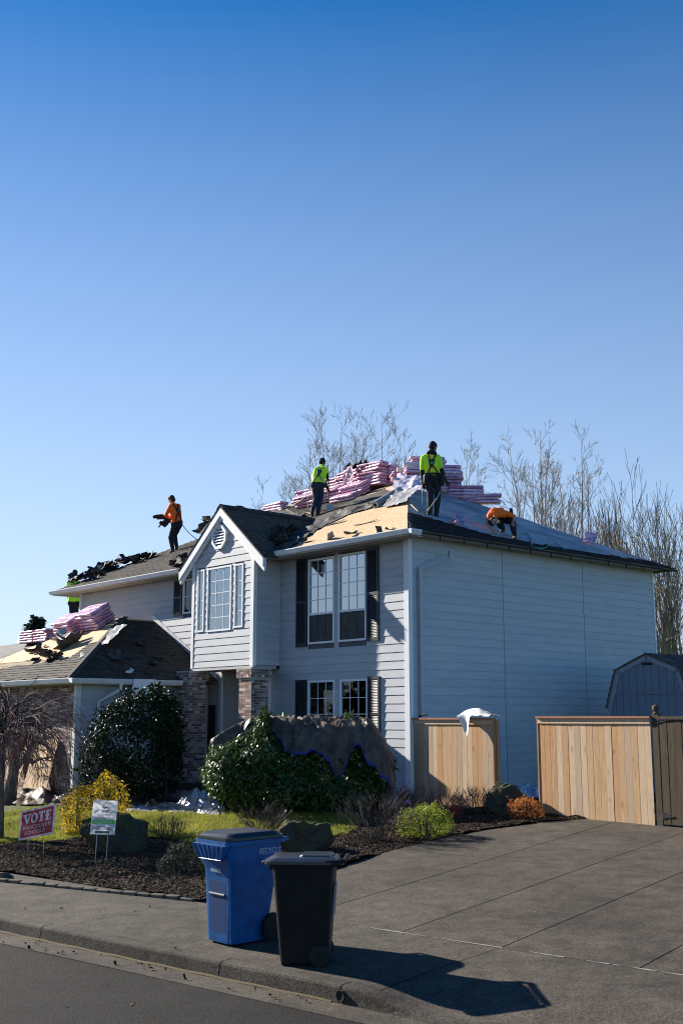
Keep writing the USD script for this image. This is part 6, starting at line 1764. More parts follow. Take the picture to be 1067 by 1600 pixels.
yE = h2w((-16.8, 1.2, 5))[1]
tE, JE = roofer('roofer in lime shirt partly hidden behind the left end of the main roof', yE, dict(head=(117, 897), neck=(116, 907), shL=(107.5, 911), shR=(123, 911), elL=(106, 926), haL=(108, 941), elR=(125, 926), haR=(123, 941), chest=(115.5, 921), pelvis=(115.5, 942), hipL=(112.5, 946), hipR=(118.5, 946), knL=(112.5, 969), anL=(112.5, 991), toL=(110, 996), knR=(118.5, 969), anR=(118.5, 991), toR=(118, 996)),
                dict(toL=.12, toR=.12), 'shirt_lime', 'trousers_dark', (0.2, 0.97, 0.0), sleeve='short', cap='black_cloth', harness=False)

# ------------------------------------------------------------------ planting
def leaf_mat(name, lo, hi, rough=0.4, spec=0.5, tl=0.25):
    MAT[name] = usdkit.material(stage, f'/World/Looks/{name}', {
        'g': ('attribute', {'attribute': 'tone'}), 'r': ('rgb_ramp', {'ramp': [(0.0, lo), (1.0, hi)]}), 'p': ('principled_bsdf', {'roughness': rough, 'specular_ior_level': spec}),
        't': ('translucent_bsdf', {}), 'm': ('mix_closure', {'fac': tl})},
        [('g.fac', 'r.fac'), ('r.color', 'p.base_color'), ('r.color', 't.color'), ('p.BSDF', 'm.closure1'), ('t.BSDF', 'm.closure2')], surface='m.closure')
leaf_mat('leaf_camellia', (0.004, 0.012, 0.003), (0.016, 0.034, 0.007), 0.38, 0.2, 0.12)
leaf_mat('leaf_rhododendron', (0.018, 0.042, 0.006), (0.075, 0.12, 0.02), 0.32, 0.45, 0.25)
leaf_mat('leaf_yellow', (0.10, 0.10, 0.012), (0.78, 0.52, 0.03), 0.45, 0.35, 0.45)
leaf_mat('leaf_lime', (0.06, 0.11, 0.010), (0.36, 0.40, 0.04), 0.42, 0.4, 0.45)
leaf_mat('leaf_orange', (0.14, 0.03, 0.012), (0.66, 0.26, 0.05), 0.5, 0.35, 0.4)
leaf_mat('leaf_red', (0.20, 0.015, 0.02), (0.42, 0.05, 0.05), 0.5, 0.4, 0.3)
leaf_mat('needle_dark', (0.012, 0.024, 0.010), (0.034, 0.05, 0.018), 0.6, 0.3, 0.1)
leaf_mat('needle_far', (0.018, 0.035, 0.028), (0.035, 0.055, 0.04), 0.7, 0.2, 0.1)
mat('twig_brown', (0.075, 0.052, 0.042), 0.85, 0.35, 5.0, space='position')
mat('twig_red', (0.16, 0.083, 0.070), 0.85, 0.35, 5.0, space='position')
mat('twig_dark', (0.035, 0.026, 0.022), 0.9, 0.35, 5.0, space='position')
mat('twig_pale', (0.30, 0.27, 0.24), 0.85, 0.3, 1.0, space='position')
mat('twig_mid', (0.17, 0.135, 0.105), 0.85, 0.3, 1.0, space='position')
mat('bark_olive', (0.24, 0.20, 0.11), 0.9, 0.35, 1.2, space='position')
mat('bark_grey', (0.10, 0.085, 0.07), 0.9, 0.35, 5.0, 0.01, 25, space='position')
mat('rock', (0.055, 0.05, 0.045), 0.9, 0.4, 4.0, 0.03, 14, var2=(0.12, 0.11, 0.10), spec=0.2)
MAT['mossy_rock'] = usdkit.material(stage, '/World/Looks/mossy_rock', {
    'c': ('texture_coordinate', {}), 'g': ('geometry', {}), 's': ('separate_xyz', {}), 'n': ('noise_texture', {'scale': 5.0, 'detail': 6.0}), 'a': ('math', {'math_type': 'add'}),
    'r': ('rgb_ramp', {'ramp': [(0.0, (0.10, 0.09, 0.08)), (0.45, (0.045, 0.04, 0.034)), (0.72, (0.05, 0.048, 0.03)), (0.82, (0.06, 0.066, 0.016)), (1.0, (0.09, 0.09, 0.02))]}), 'mr': ('map_range', {'from_min': -1.0, 'from_max': 1.0, 'to_min': -0.15, 'to_max': 0.32}),
    'p': ('principled_bsdf', {'roughness': 0.95, 'specular_ior_level': 0.15}), 'bn': ('noise_texture', {'scale': 22.0, 'detail': 6.0}), 'b': ('bump', {'distance': 0.03})},
    [('g.true_normal', 's.vector'), ('s.z', 'mr.value'), ('c.object', 'n.vector'), ('mr.result', 'a.value1'), ('n.fac', 'a.value2'), ('a.value', 'r.fac'), ('r.color', 'p.base_color'), ('c.object', 'bn.vector'), ('bn.fac', 'b.height'), ('b.normal', 'p.normal')], surface='p.BSDF')
mat('tarp_brown', (0.045, 0.030, 0.023), 0.5, 0.3, 4.0, 0.003, 16, spec=0.18, var2=(0.115, 0.084, 0.067))
mat('tarp_silver', (0.30, 0.29, 0.29), 0.28, 0.3, 3.0, 0.014, 14, spec=0.7, var2=(0.62, 0.61, 0.60), metallic=0.55)
mat('tarp_blue', (0.012, 0.022, 0.17), 0.5, 0.1)
mat('tarp_dark', (0.03, 0.045, 0.055), 0.3, 0.3, 3.0, 0.010, 8, spec=0.6, var2=(0.06, 0.08, 0.09))

def leaves(pos, nrm, size, wid, g, droop=0.25):
    """Folded leaves at pos, their faces roughly along nrm; one (vertices, faces) for all."""
    n = len(pos)
    r = g.normal(size=(n, 3))
    d = r - nrm * (r * nrm).sum(1, keepdims=True); d /= np.linalg.norm(d, axis=1, keepdims=True)
    d[:, 2] -= droop; d /= np.linalg.norm(d, axis=1, keepdims=True)
    s = np.cross(nrm, d); s /= np.maximum(np.linalg.norm(s, axis=1, keepdims=True), 1e-6)
    up = np.cross(d, s)
    L = (size * g.uniform(0.6, 1.25, n))[:, None]; W = L * wid / 2
    a = pos; m = pos + d * L * 0.5 + up * L * 0.06; t = pos + d * L - up * L * 0.04
    v = np.stack([a, m + s * W + up * W * 0.35, t, m - s * W + up * W * 0.35, m], 1).reshape(-1, 3)
    o = np.arange(n)[:, None] * 5
    f = np.concatenate([o + [0, 1, 4], o + [1, 2, 4], o + [2, 3, 4], o + [3, 0, 4]], 0)
    return v, f

def blob_points(blobs, n, g, depth=0.35, rough=0.16):
    """Points and outward directions near the surface of a union of ellipsoids (x, y, z, rx, ry, rz)."""
    B = np.array(blobs, float)
    w = (B[:, 3] * B[:, 4] * B[:, 5]) ** (2 / 3)
    k = g.choice(len(B), n * 2, p=w / w.sum())
    d = g.normal(size=(n * 2, 3)); d /= np.linalg.norm(d, axis=1, keepdims=True)
    rr = 1 - depth * g.uniform(0, 1, n * 2) ** 2
    rr *= 1 + rough * (meshkit.fbm(d * 3.0 + k[:, None] * 7.3, 3) - 0.5) * 2
    p = B[k, :3] + d * rr[:, None] * B[k, 3:]
    q = (p[:, None] - B[None, :, :3]) / B[None, :, 3:]
    inside = ((q ** 2).sum(-1) < (0.72) ** 2).any(1)
    nr = d / B[k, 3:]; nr /= np.linalg.norm(nr, axis=1, keepdims=True)
    keep = ~inside
    return p[keep][:n], nr[keep][:n]

def bush(name, label, cat, blobs, n, size, wid, leafmat, seed, base, stems=6, group=None, stemmat='twig_dark', gz=None, depth=0.35, rough=0.16, nz=0.5, rise=0.0, sprigs=0):
    g = np.random.default_rng(seed)
    blobs = list(blobs)
    for i in range(sprigs):                                  # shoots that break the outline
        b = blobs[i % max(1, len(blobs))]; a = g.uniform(0, 6.28); e = g.uniform(.15, 1.5); c = math.cos(e) * g.uniform(.8, 1.12)
        k = g.uniform(.14, .32)
        blobs.append((b[0] + b[3] * c * math.cos(a), b[1] + b[4] * c * math.sin(a), b[2] + b[5] * math.sin(e) * g.uniform(.85, 1.15), b[3] * k, b[4] * k, b[5] * k * 1.25))
    t = thing(name, label, cat, tuple(base), 0, group)
    p, nr = blob_points(blobs, n, g, depth, rough)
    nr = nr * 0.8 + g.normal(0, nz, nr.shape) + [0, 0, rise]; nr /= np.linalg.norm(nr, axis=1, keepdims=True)
    lo = float(base[2])
    k = p[:, 2] > lo + 0.02
    put('foliage', leaves(p[k], nr[k], size, wid, g), leafmat, t, world=True, kind='stuff', island=5)
    m = MB()
    for i in range(stems):
        b = blobs[i % len(blobs)]
        a = np.array([b[0] + g.normal(0, b[3] * .15), b[1] + g.normal(0, b[4] * .15), lo - 0.05])
        e = np.array([b[0] + g.normal(0, b[3] * .45), b[1] + g.normal(0, b[4] * .45), b[2] + b[5] * g.uniform(0.1, 0.7)])
        mid = (a + e) / 2 + g.normal(0, .06, 3)
        m.tube([a, mid, e], [0.03, 0.022, 0.008], 5)
    put('stems', m, stemmat, t, world=True, kind='stuff')
    return t

def grow(g, p, d, L, r, depth, out, spread=0.5, upw=0.15, shrink=0.72, kids=(2, 4), minr=0.003, wander=0.12, steps=3, droop=0.0):
    """A branch as a list of (points, radii), with its side branches."""
    pts, rad = [p], [r]
    for i in range(steps):
        d = unit(d + g.normal(0, wander, 3) + np.array([0, 0, upw - droop * (i + 1) / steps]))
        p = p + d * L / steps
        pts.append(p); rad.append(max(minr, r * (1 - 0.45 * (i + 1) / steps)))
    out.append((np.array(pts), np.array(rad), depth))
    if depth <= 0:
        return
    k = g.integers(*kids)
    for i in range(k):
        t = g.uniform(0.3, 1.0) if i else 1.0
        j = min(int(t * steps), steps - 1)
        q = pts[j] + (pts[j + 1] - pts[j]) * (t * steps - j)
        side = g.normal(size=3); side -= d * (side @ d); side = unit(side)
        nd = unit(d + side * spread * g.uniform(0.5, 1.3) * (1 if i else 0.5))
        grow(g, q, nd, L * shrink * g.uniform(0.75, 1.2), max(minr, r * (0.58 if i else 0.66)), depth - 1, out, spread, upw, shrink, kids, minr, wander, steps, droop)

def sticks(branches, sides=3):
    m = MB()
    for pts, rad, dep in branches:
        m.tube(pts, rad, 5 if rad[0] > 0.03 else sides, False)
    return m

def bare_shrub(name, label, base, w, h, n, seed, matname='twig_brown', group=None, kids=(2, 4), depth=3, minr=0.0028, lean=(0, 0)):
    g = np.random.default_rng(seed)
    t = thing(name, label, 'shrub', tuple(base), 0, group)
    out = []
    for i in range(n):
        a = g.uniform(0, 6.28); rr = math.sqrt(g.uniform(0, 1))
        d = unit((math.cos(a) * rr * w * .9 + lean[0], math.sin(a) * rr * w * .9 + lean[1], h * g.uniform(0.8, 1.1)))
        p = np.array(base) + [math.cos(a) * rr * w * .18, math.sin(a) * rr * w * .18, -0.03]
        grow(g, p, d, h * 0.42, 0.009, depth, out, 0.55, 0.06, 0.70, kids, minr, 0.14, 2)
    main = [b for b in out if b[2] >= depth - 1]
    put('branches', sticks(main), matname, t, world=True)
    put('twigs', sticks([b for b in out if b[2] < depth - 1]), matname, t, world=True, kind='stuff')
    return t

def bare_tree(name, label, base, height, seed, matname, twigmat, trunk_r=0.16, width=4.0, spread=0.42, depth=5, forks=3, first=0.30, upw=0.16, group=None, kids=(2, 4), minr=0.012, shrink=0.74):
    g = np.random.default_rng(seed)
    t = thing(name, label, 'tree', tuple(base), 0, group)
    tr = np.array([np.array(base) + [0, 0, -0.3], np.array(base) + [g.normal(0, .1), g.normal(0, .1), height * first * .5], np.array(base) + [g.normal(0, .2), g.normal(0, .2), height * first]])
    put('trunk', tube(tr, [trunk_r * 1.2, trunk_r, trunk_r * .85], 9), matname, t, world=True, smooth=True)
    out = []
    for i in range(forks):
        a = 6.28 * i / forks + g.uniform(-.5, .5)
        d = unit((math.cos(a) * spread * (0.9 if i else .25), math.sin(a) * spread * (0.9 if i else .25), 1))
        grow(g, tr[2] - [0, 0, height * first * g.uniform(0, .35) * (i > 0)], d, height * (1 - first) * 0.33, trunk_r * .62, depth, out, spread, upw, shrink, kids, minr, 0.07, 3)
    zmax = np.percentile(np.concatenate([b[0][:, 2] for b in out]), 99.3) - tr[2][2]
    k = (base[2] + height - tr[2][2]) / zmax
    rad_ = np.percentile(np.linalg.norm(np.vstack([b[0] for b in out])[:, :2] - tr[2][:2], axis=1), 96)
    kk = np.array([width / 2 / rad_, width / 2 / rad_, k])
    out = [(tr[2] + (b[0] - tr[2]) * kk, b[1], b[2]) for b in out]
    put('limbs', sticks([b for b in out if b[2] >= depth - 1]), matname, t, world=True)
    put('crown', sticks([b for b in out if b[2] < depth - 1]), twigmat, t, world=True, kind='stuff')
    return t

# dark camellia by the garage
cb_ = np.array([-4.80, 26.3, 0.70])
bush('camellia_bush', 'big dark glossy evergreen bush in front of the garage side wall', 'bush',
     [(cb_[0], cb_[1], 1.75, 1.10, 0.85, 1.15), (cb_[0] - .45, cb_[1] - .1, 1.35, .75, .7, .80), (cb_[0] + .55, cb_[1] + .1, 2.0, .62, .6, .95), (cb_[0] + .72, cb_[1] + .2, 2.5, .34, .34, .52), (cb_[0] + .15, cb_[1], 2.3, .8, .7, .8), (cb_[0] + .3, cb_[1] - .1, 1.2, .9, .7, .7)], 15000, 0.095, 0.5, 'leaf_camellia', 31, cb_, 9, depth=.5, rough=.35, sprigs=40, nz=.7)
# rhododendron hedge-like bush under the brown tarp
def hb(x, y, z, rx, ry, rz):
    w_ = h2w((x, y, z)); return (w_[0], w_[1], w_[2], rx, ry, rz)
rb_blobs = [(-2.25, 23.5, 1.36, .52, .74, .60), (-1.65, 23.45, 1.50, .62, .80, .78), (-1.0, 23.6, 1.48, .66, .66, .80), (-.35, 23.65, 1.48, .66, .62, .80), (.25, 23.7, 1.42, .60, .60, .80), (.70, 23.75, 1.22, .40, .46, .66), (-1.3, 23.15, 1.10, .8, .52, .52), (-2.0, 23.2, 1.15, .5, .5, .45), (-.1, 23.25, 1.05, .8, .48, .5)]
bush('rhododendron_bush', 'wide glossy evergreen bush half under a brown tarp', 'bush', rb_blobs, 17000, 0.15, 0.36, 'leaf_rhododendron', 32, (-0.8, 23.6, 0.60), 14, nz=0.55, rise=0.7, depth=.5, rough=.28, sprigs=26)

# brown tarp with blue hem lying over the bush
def tarp_over():
    nx, ny = 150, 44
    u, v = np.meshgrid(np.linspace(0, 1, nx), np.linspace(0, 1, ny), indexing='ij')
    x = -2.72 + 3.78 * u
    mid = 23.62 + 0.12 * u                                      # the bush's spine
    n1 = meshkit.fbm(np.stack([u * 7, u * 0, u * 0], -1), 3, 4) - .5
    corner = 0.45 * np.exp(-((u - 0.70) / .055) ** 2) + 0.22 * np.exp(-((u - 0.90) / .05) ** 2) + 0.14 * np.exp(-((u - 0.06) / .06) ** 2)
    fo = 0.10 + 0.72 * smooth01((u - 0.20) / 0.34)
    y = mid - fo - 0.20 * n1 - 0.20 * corner + (fo + 0.50 + 0.16 * n1) * v
    top = 2.42 - 0.46 * np.clip((0.24 - u) / .24, 0, 1) ** 1.3 - 0.80 * np.clip((u - 0.86) / .14, 0, 1) ** 1.4
    c = (y - mid) / 0.80
    z = top - 0.42 * np.clip(np.abs(c), 0, 1.2) ** 2.2
    z -= (0.10 + 0.34 * np.abs(n1) * 2 + corner) * np.clip(1 - v / 0.22, 0, 1) ** 1.2
    cr = np.abs(meshkit.fbm(np.stack([u * 8 + v * 4, v * 2.4 - u * 3, u * 0], -1), 4, 9) - 0.5) * 2
    cr2 = np.abs(meshkit.fbm(np.stack([u * 26 + v * 4, v * 5 - u * 9, u * 0 + 5], -1), 3, 19) - 0.5) * 2
    z += (0.19 * (0.24 - cr) + 0.07 * (0.24 - cr2)) * (0.45 + 0.55 * smooth01((u - 0.12) / 0.25))
    y += 0.07 * (cr2 - .3) * np.clip(1 - v / .3, 0, 1)
    return np.stack([x, y, z], -1), nx, ny
P3, nx, ny = tarp_over()
tp = thing('tarp', 'brown tarp with blue hem draped over the glossy bush', 'tarp', tuple(P3[nx // 2, ny // 2]))
F3 = grid(nx, ny)
put('sheet', MB().add(P3.reshape(-1, 3), F3).add(P3.reshape(-1, 3) - [0, 0, 0.004], F3[:, ::-1]), 'tarp_brown', tp, smooth=22, world=True)
hemv = np.stack([P3[:, 0] + np.array([0, -0.006, 0]), P3[:, 1] * .75 + P3[:, 0] * .25 + np.array([0, -0.006, 0]) + [0, 0, .006]], 1)
hemv = np.stack([P3[:, 0] - np.array([0, 0.008, 0]) - [0, 0, .012], P3[:, 0] + (P3[:, 1] - P3[:, 0]) * .5 - np.array([0, 0.008, 0]) + [0, 0, 0.006]], 1)
put('hem', MB().add(hemv.reshape(-1, 3), grid(nx, 2)).add(hemv.reshape(-1, 3) + np.array([0, 0.004, 0]), grid(nx, 2)[:, ::-1]), 'tarp_blue', tp, world=True)

# sheets on the ground
def ground_sheet(name, label, corners, amp, fr, seed, matname, nx=34, ny=22, base=0.03, hump=0.0):
    a, b, c, d = (at_ground(*q) for q in corners)              # near left, near right, far right, far left
    u, v = np.meshgrid(np.linspace(0, 1, nx), np.linspace(0, 1, ny), indexing='ij')
    p = a * ((1 - u) * (1 - v))[..., None] + b * (u * (1 - v))[..., None] + c * (u * v)[..., None] + d * ((1 - u) * v)[..., None]
    h = base + amp * np.abs(meshkit.fbm(np.stack([u * fr[0], v * fr[1], u * 0], -1), 4, seed) - .5) * 2 + hump * np.exp(-((u - .5) / .28) ** 2 - ((v - .5) / .3) ** 2)
    edge_ = np.minimum(np.minimum(u, 1 - u), np.minimum(v, 1 - v))
    h = base + (h - base) * np.clip(edge_ / .1, 0.15, 1)
    p = p + 0.12 * (np.stack([meshkit.fbm(np.stack([u * 5, v * 5, u * 0 + k], -1), 3, seed) for k in range(3)], -1) - .5) * [1, 1, 0]
    p[..., 2] = ground_z(p) + 0.03 + h
    f = grid(nx, ny)
    w = p.reshape(-1, 3)
    nn = np.cross(w[f[0, 1]] - w[f[0, 0]], w[f[0, 2]] - w[f[0, 0]])
    if nn[2] < 0:
        f = f[:, ::-1]
    return single(name, MB().add(w, f).add(w - [0, 0, .004], f[:, ::-1]).get(), matname, label, 'tarp', smooth=45)
ground_sheet('ground_tarp', 'silver tarp spread along the back edge of the lawn', [(195, 1272), (350, 1279), (352, 1264), (205, 1265)], 0.16, (7, 2), 3, 'tarp_silver')
ground_sheet('ground_tarp', 'silver-brown crumpled tarp heaped between the brick column and the lawn', [(262, 1266), (348, 1270), (340, 1256), (288, 1254)], 0.34, (3, 2), 5, 'tarp_silver', hump=0.26)
ground_sheet('ground_tarp', 'silver crumpled tarp below the glossy bush', [(360, 1266), (445, 1268), (442, 1256), (380, 1258)], 0.36, (3, 2), 6, 'tarp_silver', hump=0.16)
ground_sheet('ground_tarp', 'dark glossy plastic sheet bulging under the bush', [(415, 1270), (530, 1268), (535, 1252), (420, 1252)], 0.22, (3, 2), 7, 'tarp_dark', hump=0.42)
ground_sheet('ground_tarp', 'blue hemmed dark sheet behind the bare shrubs', [(520, 1268), (640, 1262), (640, 1252), (520, 1254)], 0.12, (5, 2), 8, 'tarp_blue')
ground_sheet('ground_tarp', 'long brown tarp on the bed before the dark evergreen bush', [(90, 1266), (262, 1270), (262, 1250), (110, 1250)], 0.16, (7, 3), 9, 'tarp_brown')
ground_sheet('ground_tarp', 'brown and silver folded tarp before the garage brickwork', [(20, 1262), (112, 1264), (112, 1240), (22, 1244)], 0.34, (4, 2), 10, 'tarp_brown', hump=0.1)
ground_sheet('ground_tarp', 'small bright silver sheet folded at the porch end of the lawn', [(300, 1276), (342, 1279), (348, 1266), (310, 1264)], 0.22, (4, 3), 21, 'tarp_silver', hump=0.10)
ground_sheet('ground_tarp', 'brown plastic creased on the bed beside the camellia foot', [(205, 1262), (262, 1264), (262, 1250), (212, 1248)], 0.26, (4, 2), 22, 'tarp_brown', hump=0.08)
ground_sheet('ground_tarp', 'shiny black plastic before the brick column', [(240, 1256), (330, 1258), (326, 1244), (246, 1242)], 0.22, (5, 2), 23, 'tarp_dark', hump=0.06)
ground_sheet('ground_tarp', 'silver strip glinting at the left garage corner', [(78, 1262), (122, 1258), (118, 1250), (80, 1254)], 0.18, (4, 2), 24, 'tarp_silver')
ground_sheet('ground_tarp', 'lilac plastic heap seen through the gap between the fences', [(800, 1251), (845, 1252), (845, 1238), (805, 1238)], 0.35, (3, 2), 11, 'lilac_sheet', hump=0.12)

# boards leaning at the garage front
for i, (x0, x1, hgt, ln, lab) in enumerate(((-9.55, -8.35, 1.22, .30, 'tan board sheet leaning on the garage brickwork in the sun'), (-10.95, -9.85, 1.22, .34, 'second board sheet leaning behind the gnarly tree trunk'))):
    z0 = 0.70
    v = [(x0, GAY - ln, z0), (x1, GAY - ln + .02, z0), (x0, GAY - ln + .015, z0), (x1, GAY - ln + .035, z0), (x0 + .12, GAY - .06, z0 + hgt), (x1 + .10, GAY - .05, z0 + hgt), (x0 + .12, GAY - .045, z0 + hgt), (x1 + .10, GAY - .035, z0 + hgt)]
    single('board_sheet', MB().hexa([tuple(h2w(p)) for p in v]).get(), 'osb', lab, 'board')
# dangling pale panel at the garage gutter
pa = [h2w(hit_) for hit_ in ()]
def pan(x, y): return w2h(hit(x, y, h2w((EX + 0.16, 0, 0)), HX))
pp = [pan(*q) for q in ((210, 1061), (243, 1062), (249, 1078), (236, 1090), (214, 1087), (206, 1077))]
m = MB(); v = np.array(pp); m.add(np.vstack([v, v + [0.012, 0, 0]]), [[0, i, i + 1] for i in range(1, 5)] + [[6, 6 + i + 1, 6 + i] for i in range(1, 5)])
m.add(np.vstack([v, v + [0.012, 0, 0]]), [[i, i + 6, (i + 1) % 6 + 6, (i + 1) % 6] for i in range(6)])
put('hanging_panel', m, 'trim', house, label='pale loose panel hanging from the garage gutter')

# shrubs in the beds
q = at_ground(148, 1306)
bush('yellow_shrub', 'golden yellow leaved shrub behind the boulder and white sign', 'shrub', [(q[0], q[1] + .1, q[2] + .48, .58, .5, .50), (q[0] - .28, q[1] + .1, q[2] + .45, .42, .4, .42), (q[0] + .30, q[1] + .1, q[2] + .62, .30, .3, .38), (q[0] - .30, q[1], q[2] + .2, .3, .3, .26)], 5200, 0.055, 0.5, 'leaf_yellow', 41, q, 7, stemmat='twig_brown', depth=.75, rough=.45, sprigs=26, nz=.8)
q = at_ground(664, 1311)
bush('lime_shrub', 'bright yellow-green rounded shrub beside the driveway', 'shrub', [(q[0], q[1] + .2, q[2] + .24, .46, .36, .30), (q[0] - .2, q[1] + .2, q[2] + .2, .3, .3, .24), (q[0] + .22, q[1] + .2, q[2] + .26, .3, .3, .24)], 4200, 0.042, 0.5, 'leaf_lime', 42, q, 6, depth=.75, rough=.45, sprigs=26, nz=.8)
q = at_ground(824, 1283)
bush('orange_shrub', 'small orange-red leaved shrub before the cedar fence', 'shrub', [(q[0], q[1] + .2, q[2] + .18, .30, .26, .24), (q[0] - .12, q[1] + .2, q[2] + .15, .2, .2, .2), (q[0] + .14, q[1] + .2, q[2] + .14, .2, .2, .18)], 2200, 0.05, 0.3, 'leaf_orange', 43, q, 5, depth=.8, rough=.5, sprigs=22, nz=.8)
q = at_ground(712, 1284)
bush('red_shrub', 'tiny red leaved plant right of the yellow-green shrub', 'plant', [(q[0], q[1] + .1, q[2] + .13, .13, .12, .16)], 420, 0.05, 0.35, 'leaf_red', 44, q, 1, depth=.7)
q = at_ground(280, 1371)
bush('dwarf_conifer', 'dark low dwarf conifer just left of the blue bin', 'conifer', [(q[0] + .05, q[1] + .2, q[2] + .22, .30, .26, .28), (q[0] - .17, q[1] + .15, q[2] + .12, .2, .18, .18), (q[0] + .2, q[1] + .2, q[2] + .15, .2, .2, .2)], 5200, 0.032, 0.25, 'needle_dark', 45, q, 4, depth=.6, rough=.35, nz=.8)
for i, (x, y, w_, h_, n_, mt, lab, sd) in enumerate((
        (262, 1311, .55, .46, 22, 'twig_brown', 'bare brown shrub between the dark boulder and dwarf conifer', 51), (412, 1304, .95, .62, 34, 'twig_brown', 'wide bare shrub behind the blue bin', 52), (586, 1316, 1.0, .95, 30, 'twig_brown', 'tall spreading bare shrub left of the yellow-green shrub', 53),
        (640, 1270, .9, .62, 32, 'twig_red', 'reddish bare shrub under the house corner', 54), (700, 1276, .85, .60, 32, 'twig_red', 'bare twiggy shrub before the short cedar fence', 55), (745, 1272, .6, .60, 24, 'twig_brown', 'bare shrub leaning against the mossy boulder', 56), (560, 1266, .8, .6, 24, 'twig_red', 'bare twigs before the right end of the tarp', 57))):
    bare_shrub('bare_shrub', lab, at_ground(x, y), w_, h_, n_, sd, mt, kids=(2, 4), depth=3)

def boulder(name, label, px_l, px_r, py_top, py_base, seed, matname, depth_=0.8, flat=0.0, name_cat='boulder'):
    q = at_ground((px_l + px_r) / 2, py_base)
    sc = q[1] / FPX
    w_, h_ = (px_r - px_l) * sc / 2, (py_base - py_top) * sc
    gg = np.random.default_rng(seed + 900)
    pts = gg.normal(size=(34, 3)); pts /= np.linalg.norm(pts, axis=1, keepdims=True); pts *= gg.uniform(.82, 1.12, (34, 1))
    m_ = trimesh.convex.convex_hull(pts)
    v, f = trimesh.remesh.subdivide_to_size(m_.vertices, m_.faces, 0.085)
    m_ = trimesh.Trimesh(v, f, process=True)
    n0 = m_.vertices / np.linalg.norm(m_.vertices, axis=1, keepdims=True)
    v = m_.vertices * np.array([w_, w_ * depth_, h_ * 0.62])
    v = v + n0 * (h_ * 0.30) * (meshkit.fbm(n0 * 2.6 + seed, 5, seed) - 0.5)[:, None] + n0 * .03 * (meshkit.fbm(n0 * 11 + seed, 3) - .5)[:, None]
    v[:, 2] = np.maximum(v[:, 2], -h_ * .42)
    v += [q[0], q[1] + w_ * depth_ * .8, q[2] + h_ * 0.38]
    return single(name, (v, m_.faces), matname, label, name_cat, smooth=35)
boulder('boulder', 'large dark boulder behind the white yard sign', 102, 222, 1272, 1341, 3, 'mossy_rock')
boulder('boulder', 'dark mossy boulder behind the rubbish bins', 428, 516, 1279, 1336, 8, 'mossy_rock')
boulder('boulder', 'green mossy boulder by the end of the short cedar fence', 764, 828, 1226, 1277, 5, 'mossy_rock')
boulder('stone', 'small stone at the kerbside corner of the bark bed', -8, 18, 1366, 1377, 7, 'rock')

# weeping cherry at the left edge: straight trunk, crown hanging from a graft
g = np.random.default_rng(77)
q = at_ground(-2, 1316)
wt = thing('weeping_tree', 'bare weeping tree with dense drooping twigs at the left edge', 'tree', tuple(q))
top_ = at_depth(2, 1152, q[1])
put('trunk', tube([q - [0, 0, .2], (q + top_) / 2 + [-.01, 0, 0], top_], [.10, .085, .095], 10), 'bark_grey', wt, smooth=True, world=True)
out = []
for i in range(24):
    a = 6.28 * i / 24 + g.uniform(-.2, .2)
    r_ = g.uniform(.35, 1.0)
    d = unit((math.cos(a) * r_, math.sin(a) * r_, 1.15))
    grow(g, top_ - [0, 0, .05], d, .70, .030, 4, out, 0.66, 0.02, .82, (2, 5), .0027, .16, 3, droop=.36)
put('limbs', sticks([b for b in out if b[2] >= 3]), 'twig_dark', wt, world=True)
put('crown', sticks([b for b in out if b[2] < 3]), 'twig_red', wt, world=True, kind='stuff')
# gnarly small tree behind it
q = at_ground(14, 1257)
gt_ = thing('gnarly_tree', 'small gnarly tree with thick curved trunk before the garage', 'tree', tuple(q))
pts = [at_depth(x, y, q[1]) for x, y in ((12, 1262), (16, 1235), (21, 1208), (20, 1185))]
put('trunk', tube(pts, [.20, .16, .13, .11], 10), 'bark_grey', gt_, smooth=True, world=True)
lm = MB(); out = []
for ends in (((20, 1185), (12, 1165), (4, 1150)), ((20, 1190), (32, 1170), (40, 1150)), ((22, 1205), (35, 1190), (48, 1168)), ((20, 1185), (24, 1160), (22, 1140)), ((22, 1200), (38, 1188), (52, 1192))):
    P_ = [at_depth(x, y, q[1] + g.uniform(-.2, .2)) for x, y in ends]
    lm.tube(P_, [.09, .06, .045], 7)
    for k in range(5):
        grow(g, P_[-1 - (k % 2)], unit((g.normal(0, .7), g.normal(0, .7), .9)), .45, .028, 3, out, .7, .02, .78, (2, 4), .005, .2, 3, droop=.25)
put('limbs', lm, 'bark_grey', gt_, smooth=True, world=True)
put('crown', sticks(out), 'twig_dark', gt_, world=True, kind='stuff')

# white sheet over the short fence, black strap
def fence_sheet():
    nx, ny = 26, 20
    u, v = np.meshgrid(np.linspace(0, 1, nx), np.linspace(0, 1, ny), indexing='ij')
    x0 = float(w2h(hit(722, 1115, h2w((0, .1, 0)), HY))[0]); x1 = float(w2h(hit(773, 1115, h2w((0, .1, 0)), HY))[0])
    x = x0 + (x1 - x0) * u
    y = 0.10 + 0.17 * (v - .5) * 2
    z = EYE + 0.05 + 0.14 * np.sin(np.clip(u * 1.1, 0, 1) * math.pi) ** .7 * (1 - (2 * v - 1) ** 2) + 0.10 * (meshkit.fbm(np.stack([u * 4, v * 4, u * 0], -1), 3, 2) - .5)
    z -= 0.42 * np.clip((0.28 - v) / .28, 0, 1) ** 1.2 * np.exp(-((u - .22) / .12) ** 2)
    y -= 0.02 * np.clip((0.3 - v) / .3, 0, 1)
    x += 0.09 * np.clip((0.28 - v) / .28, 0, 1) * np.exp(-((u - .22) / .16) ** 2)
    p = h2w(np.stack([x, y, z], -1)).reshape(-1, 3)
    f = grid(nx, ny)
    return MB().add(p, f).add(p - [0, 0, .003], f[:, ::-1]).get()
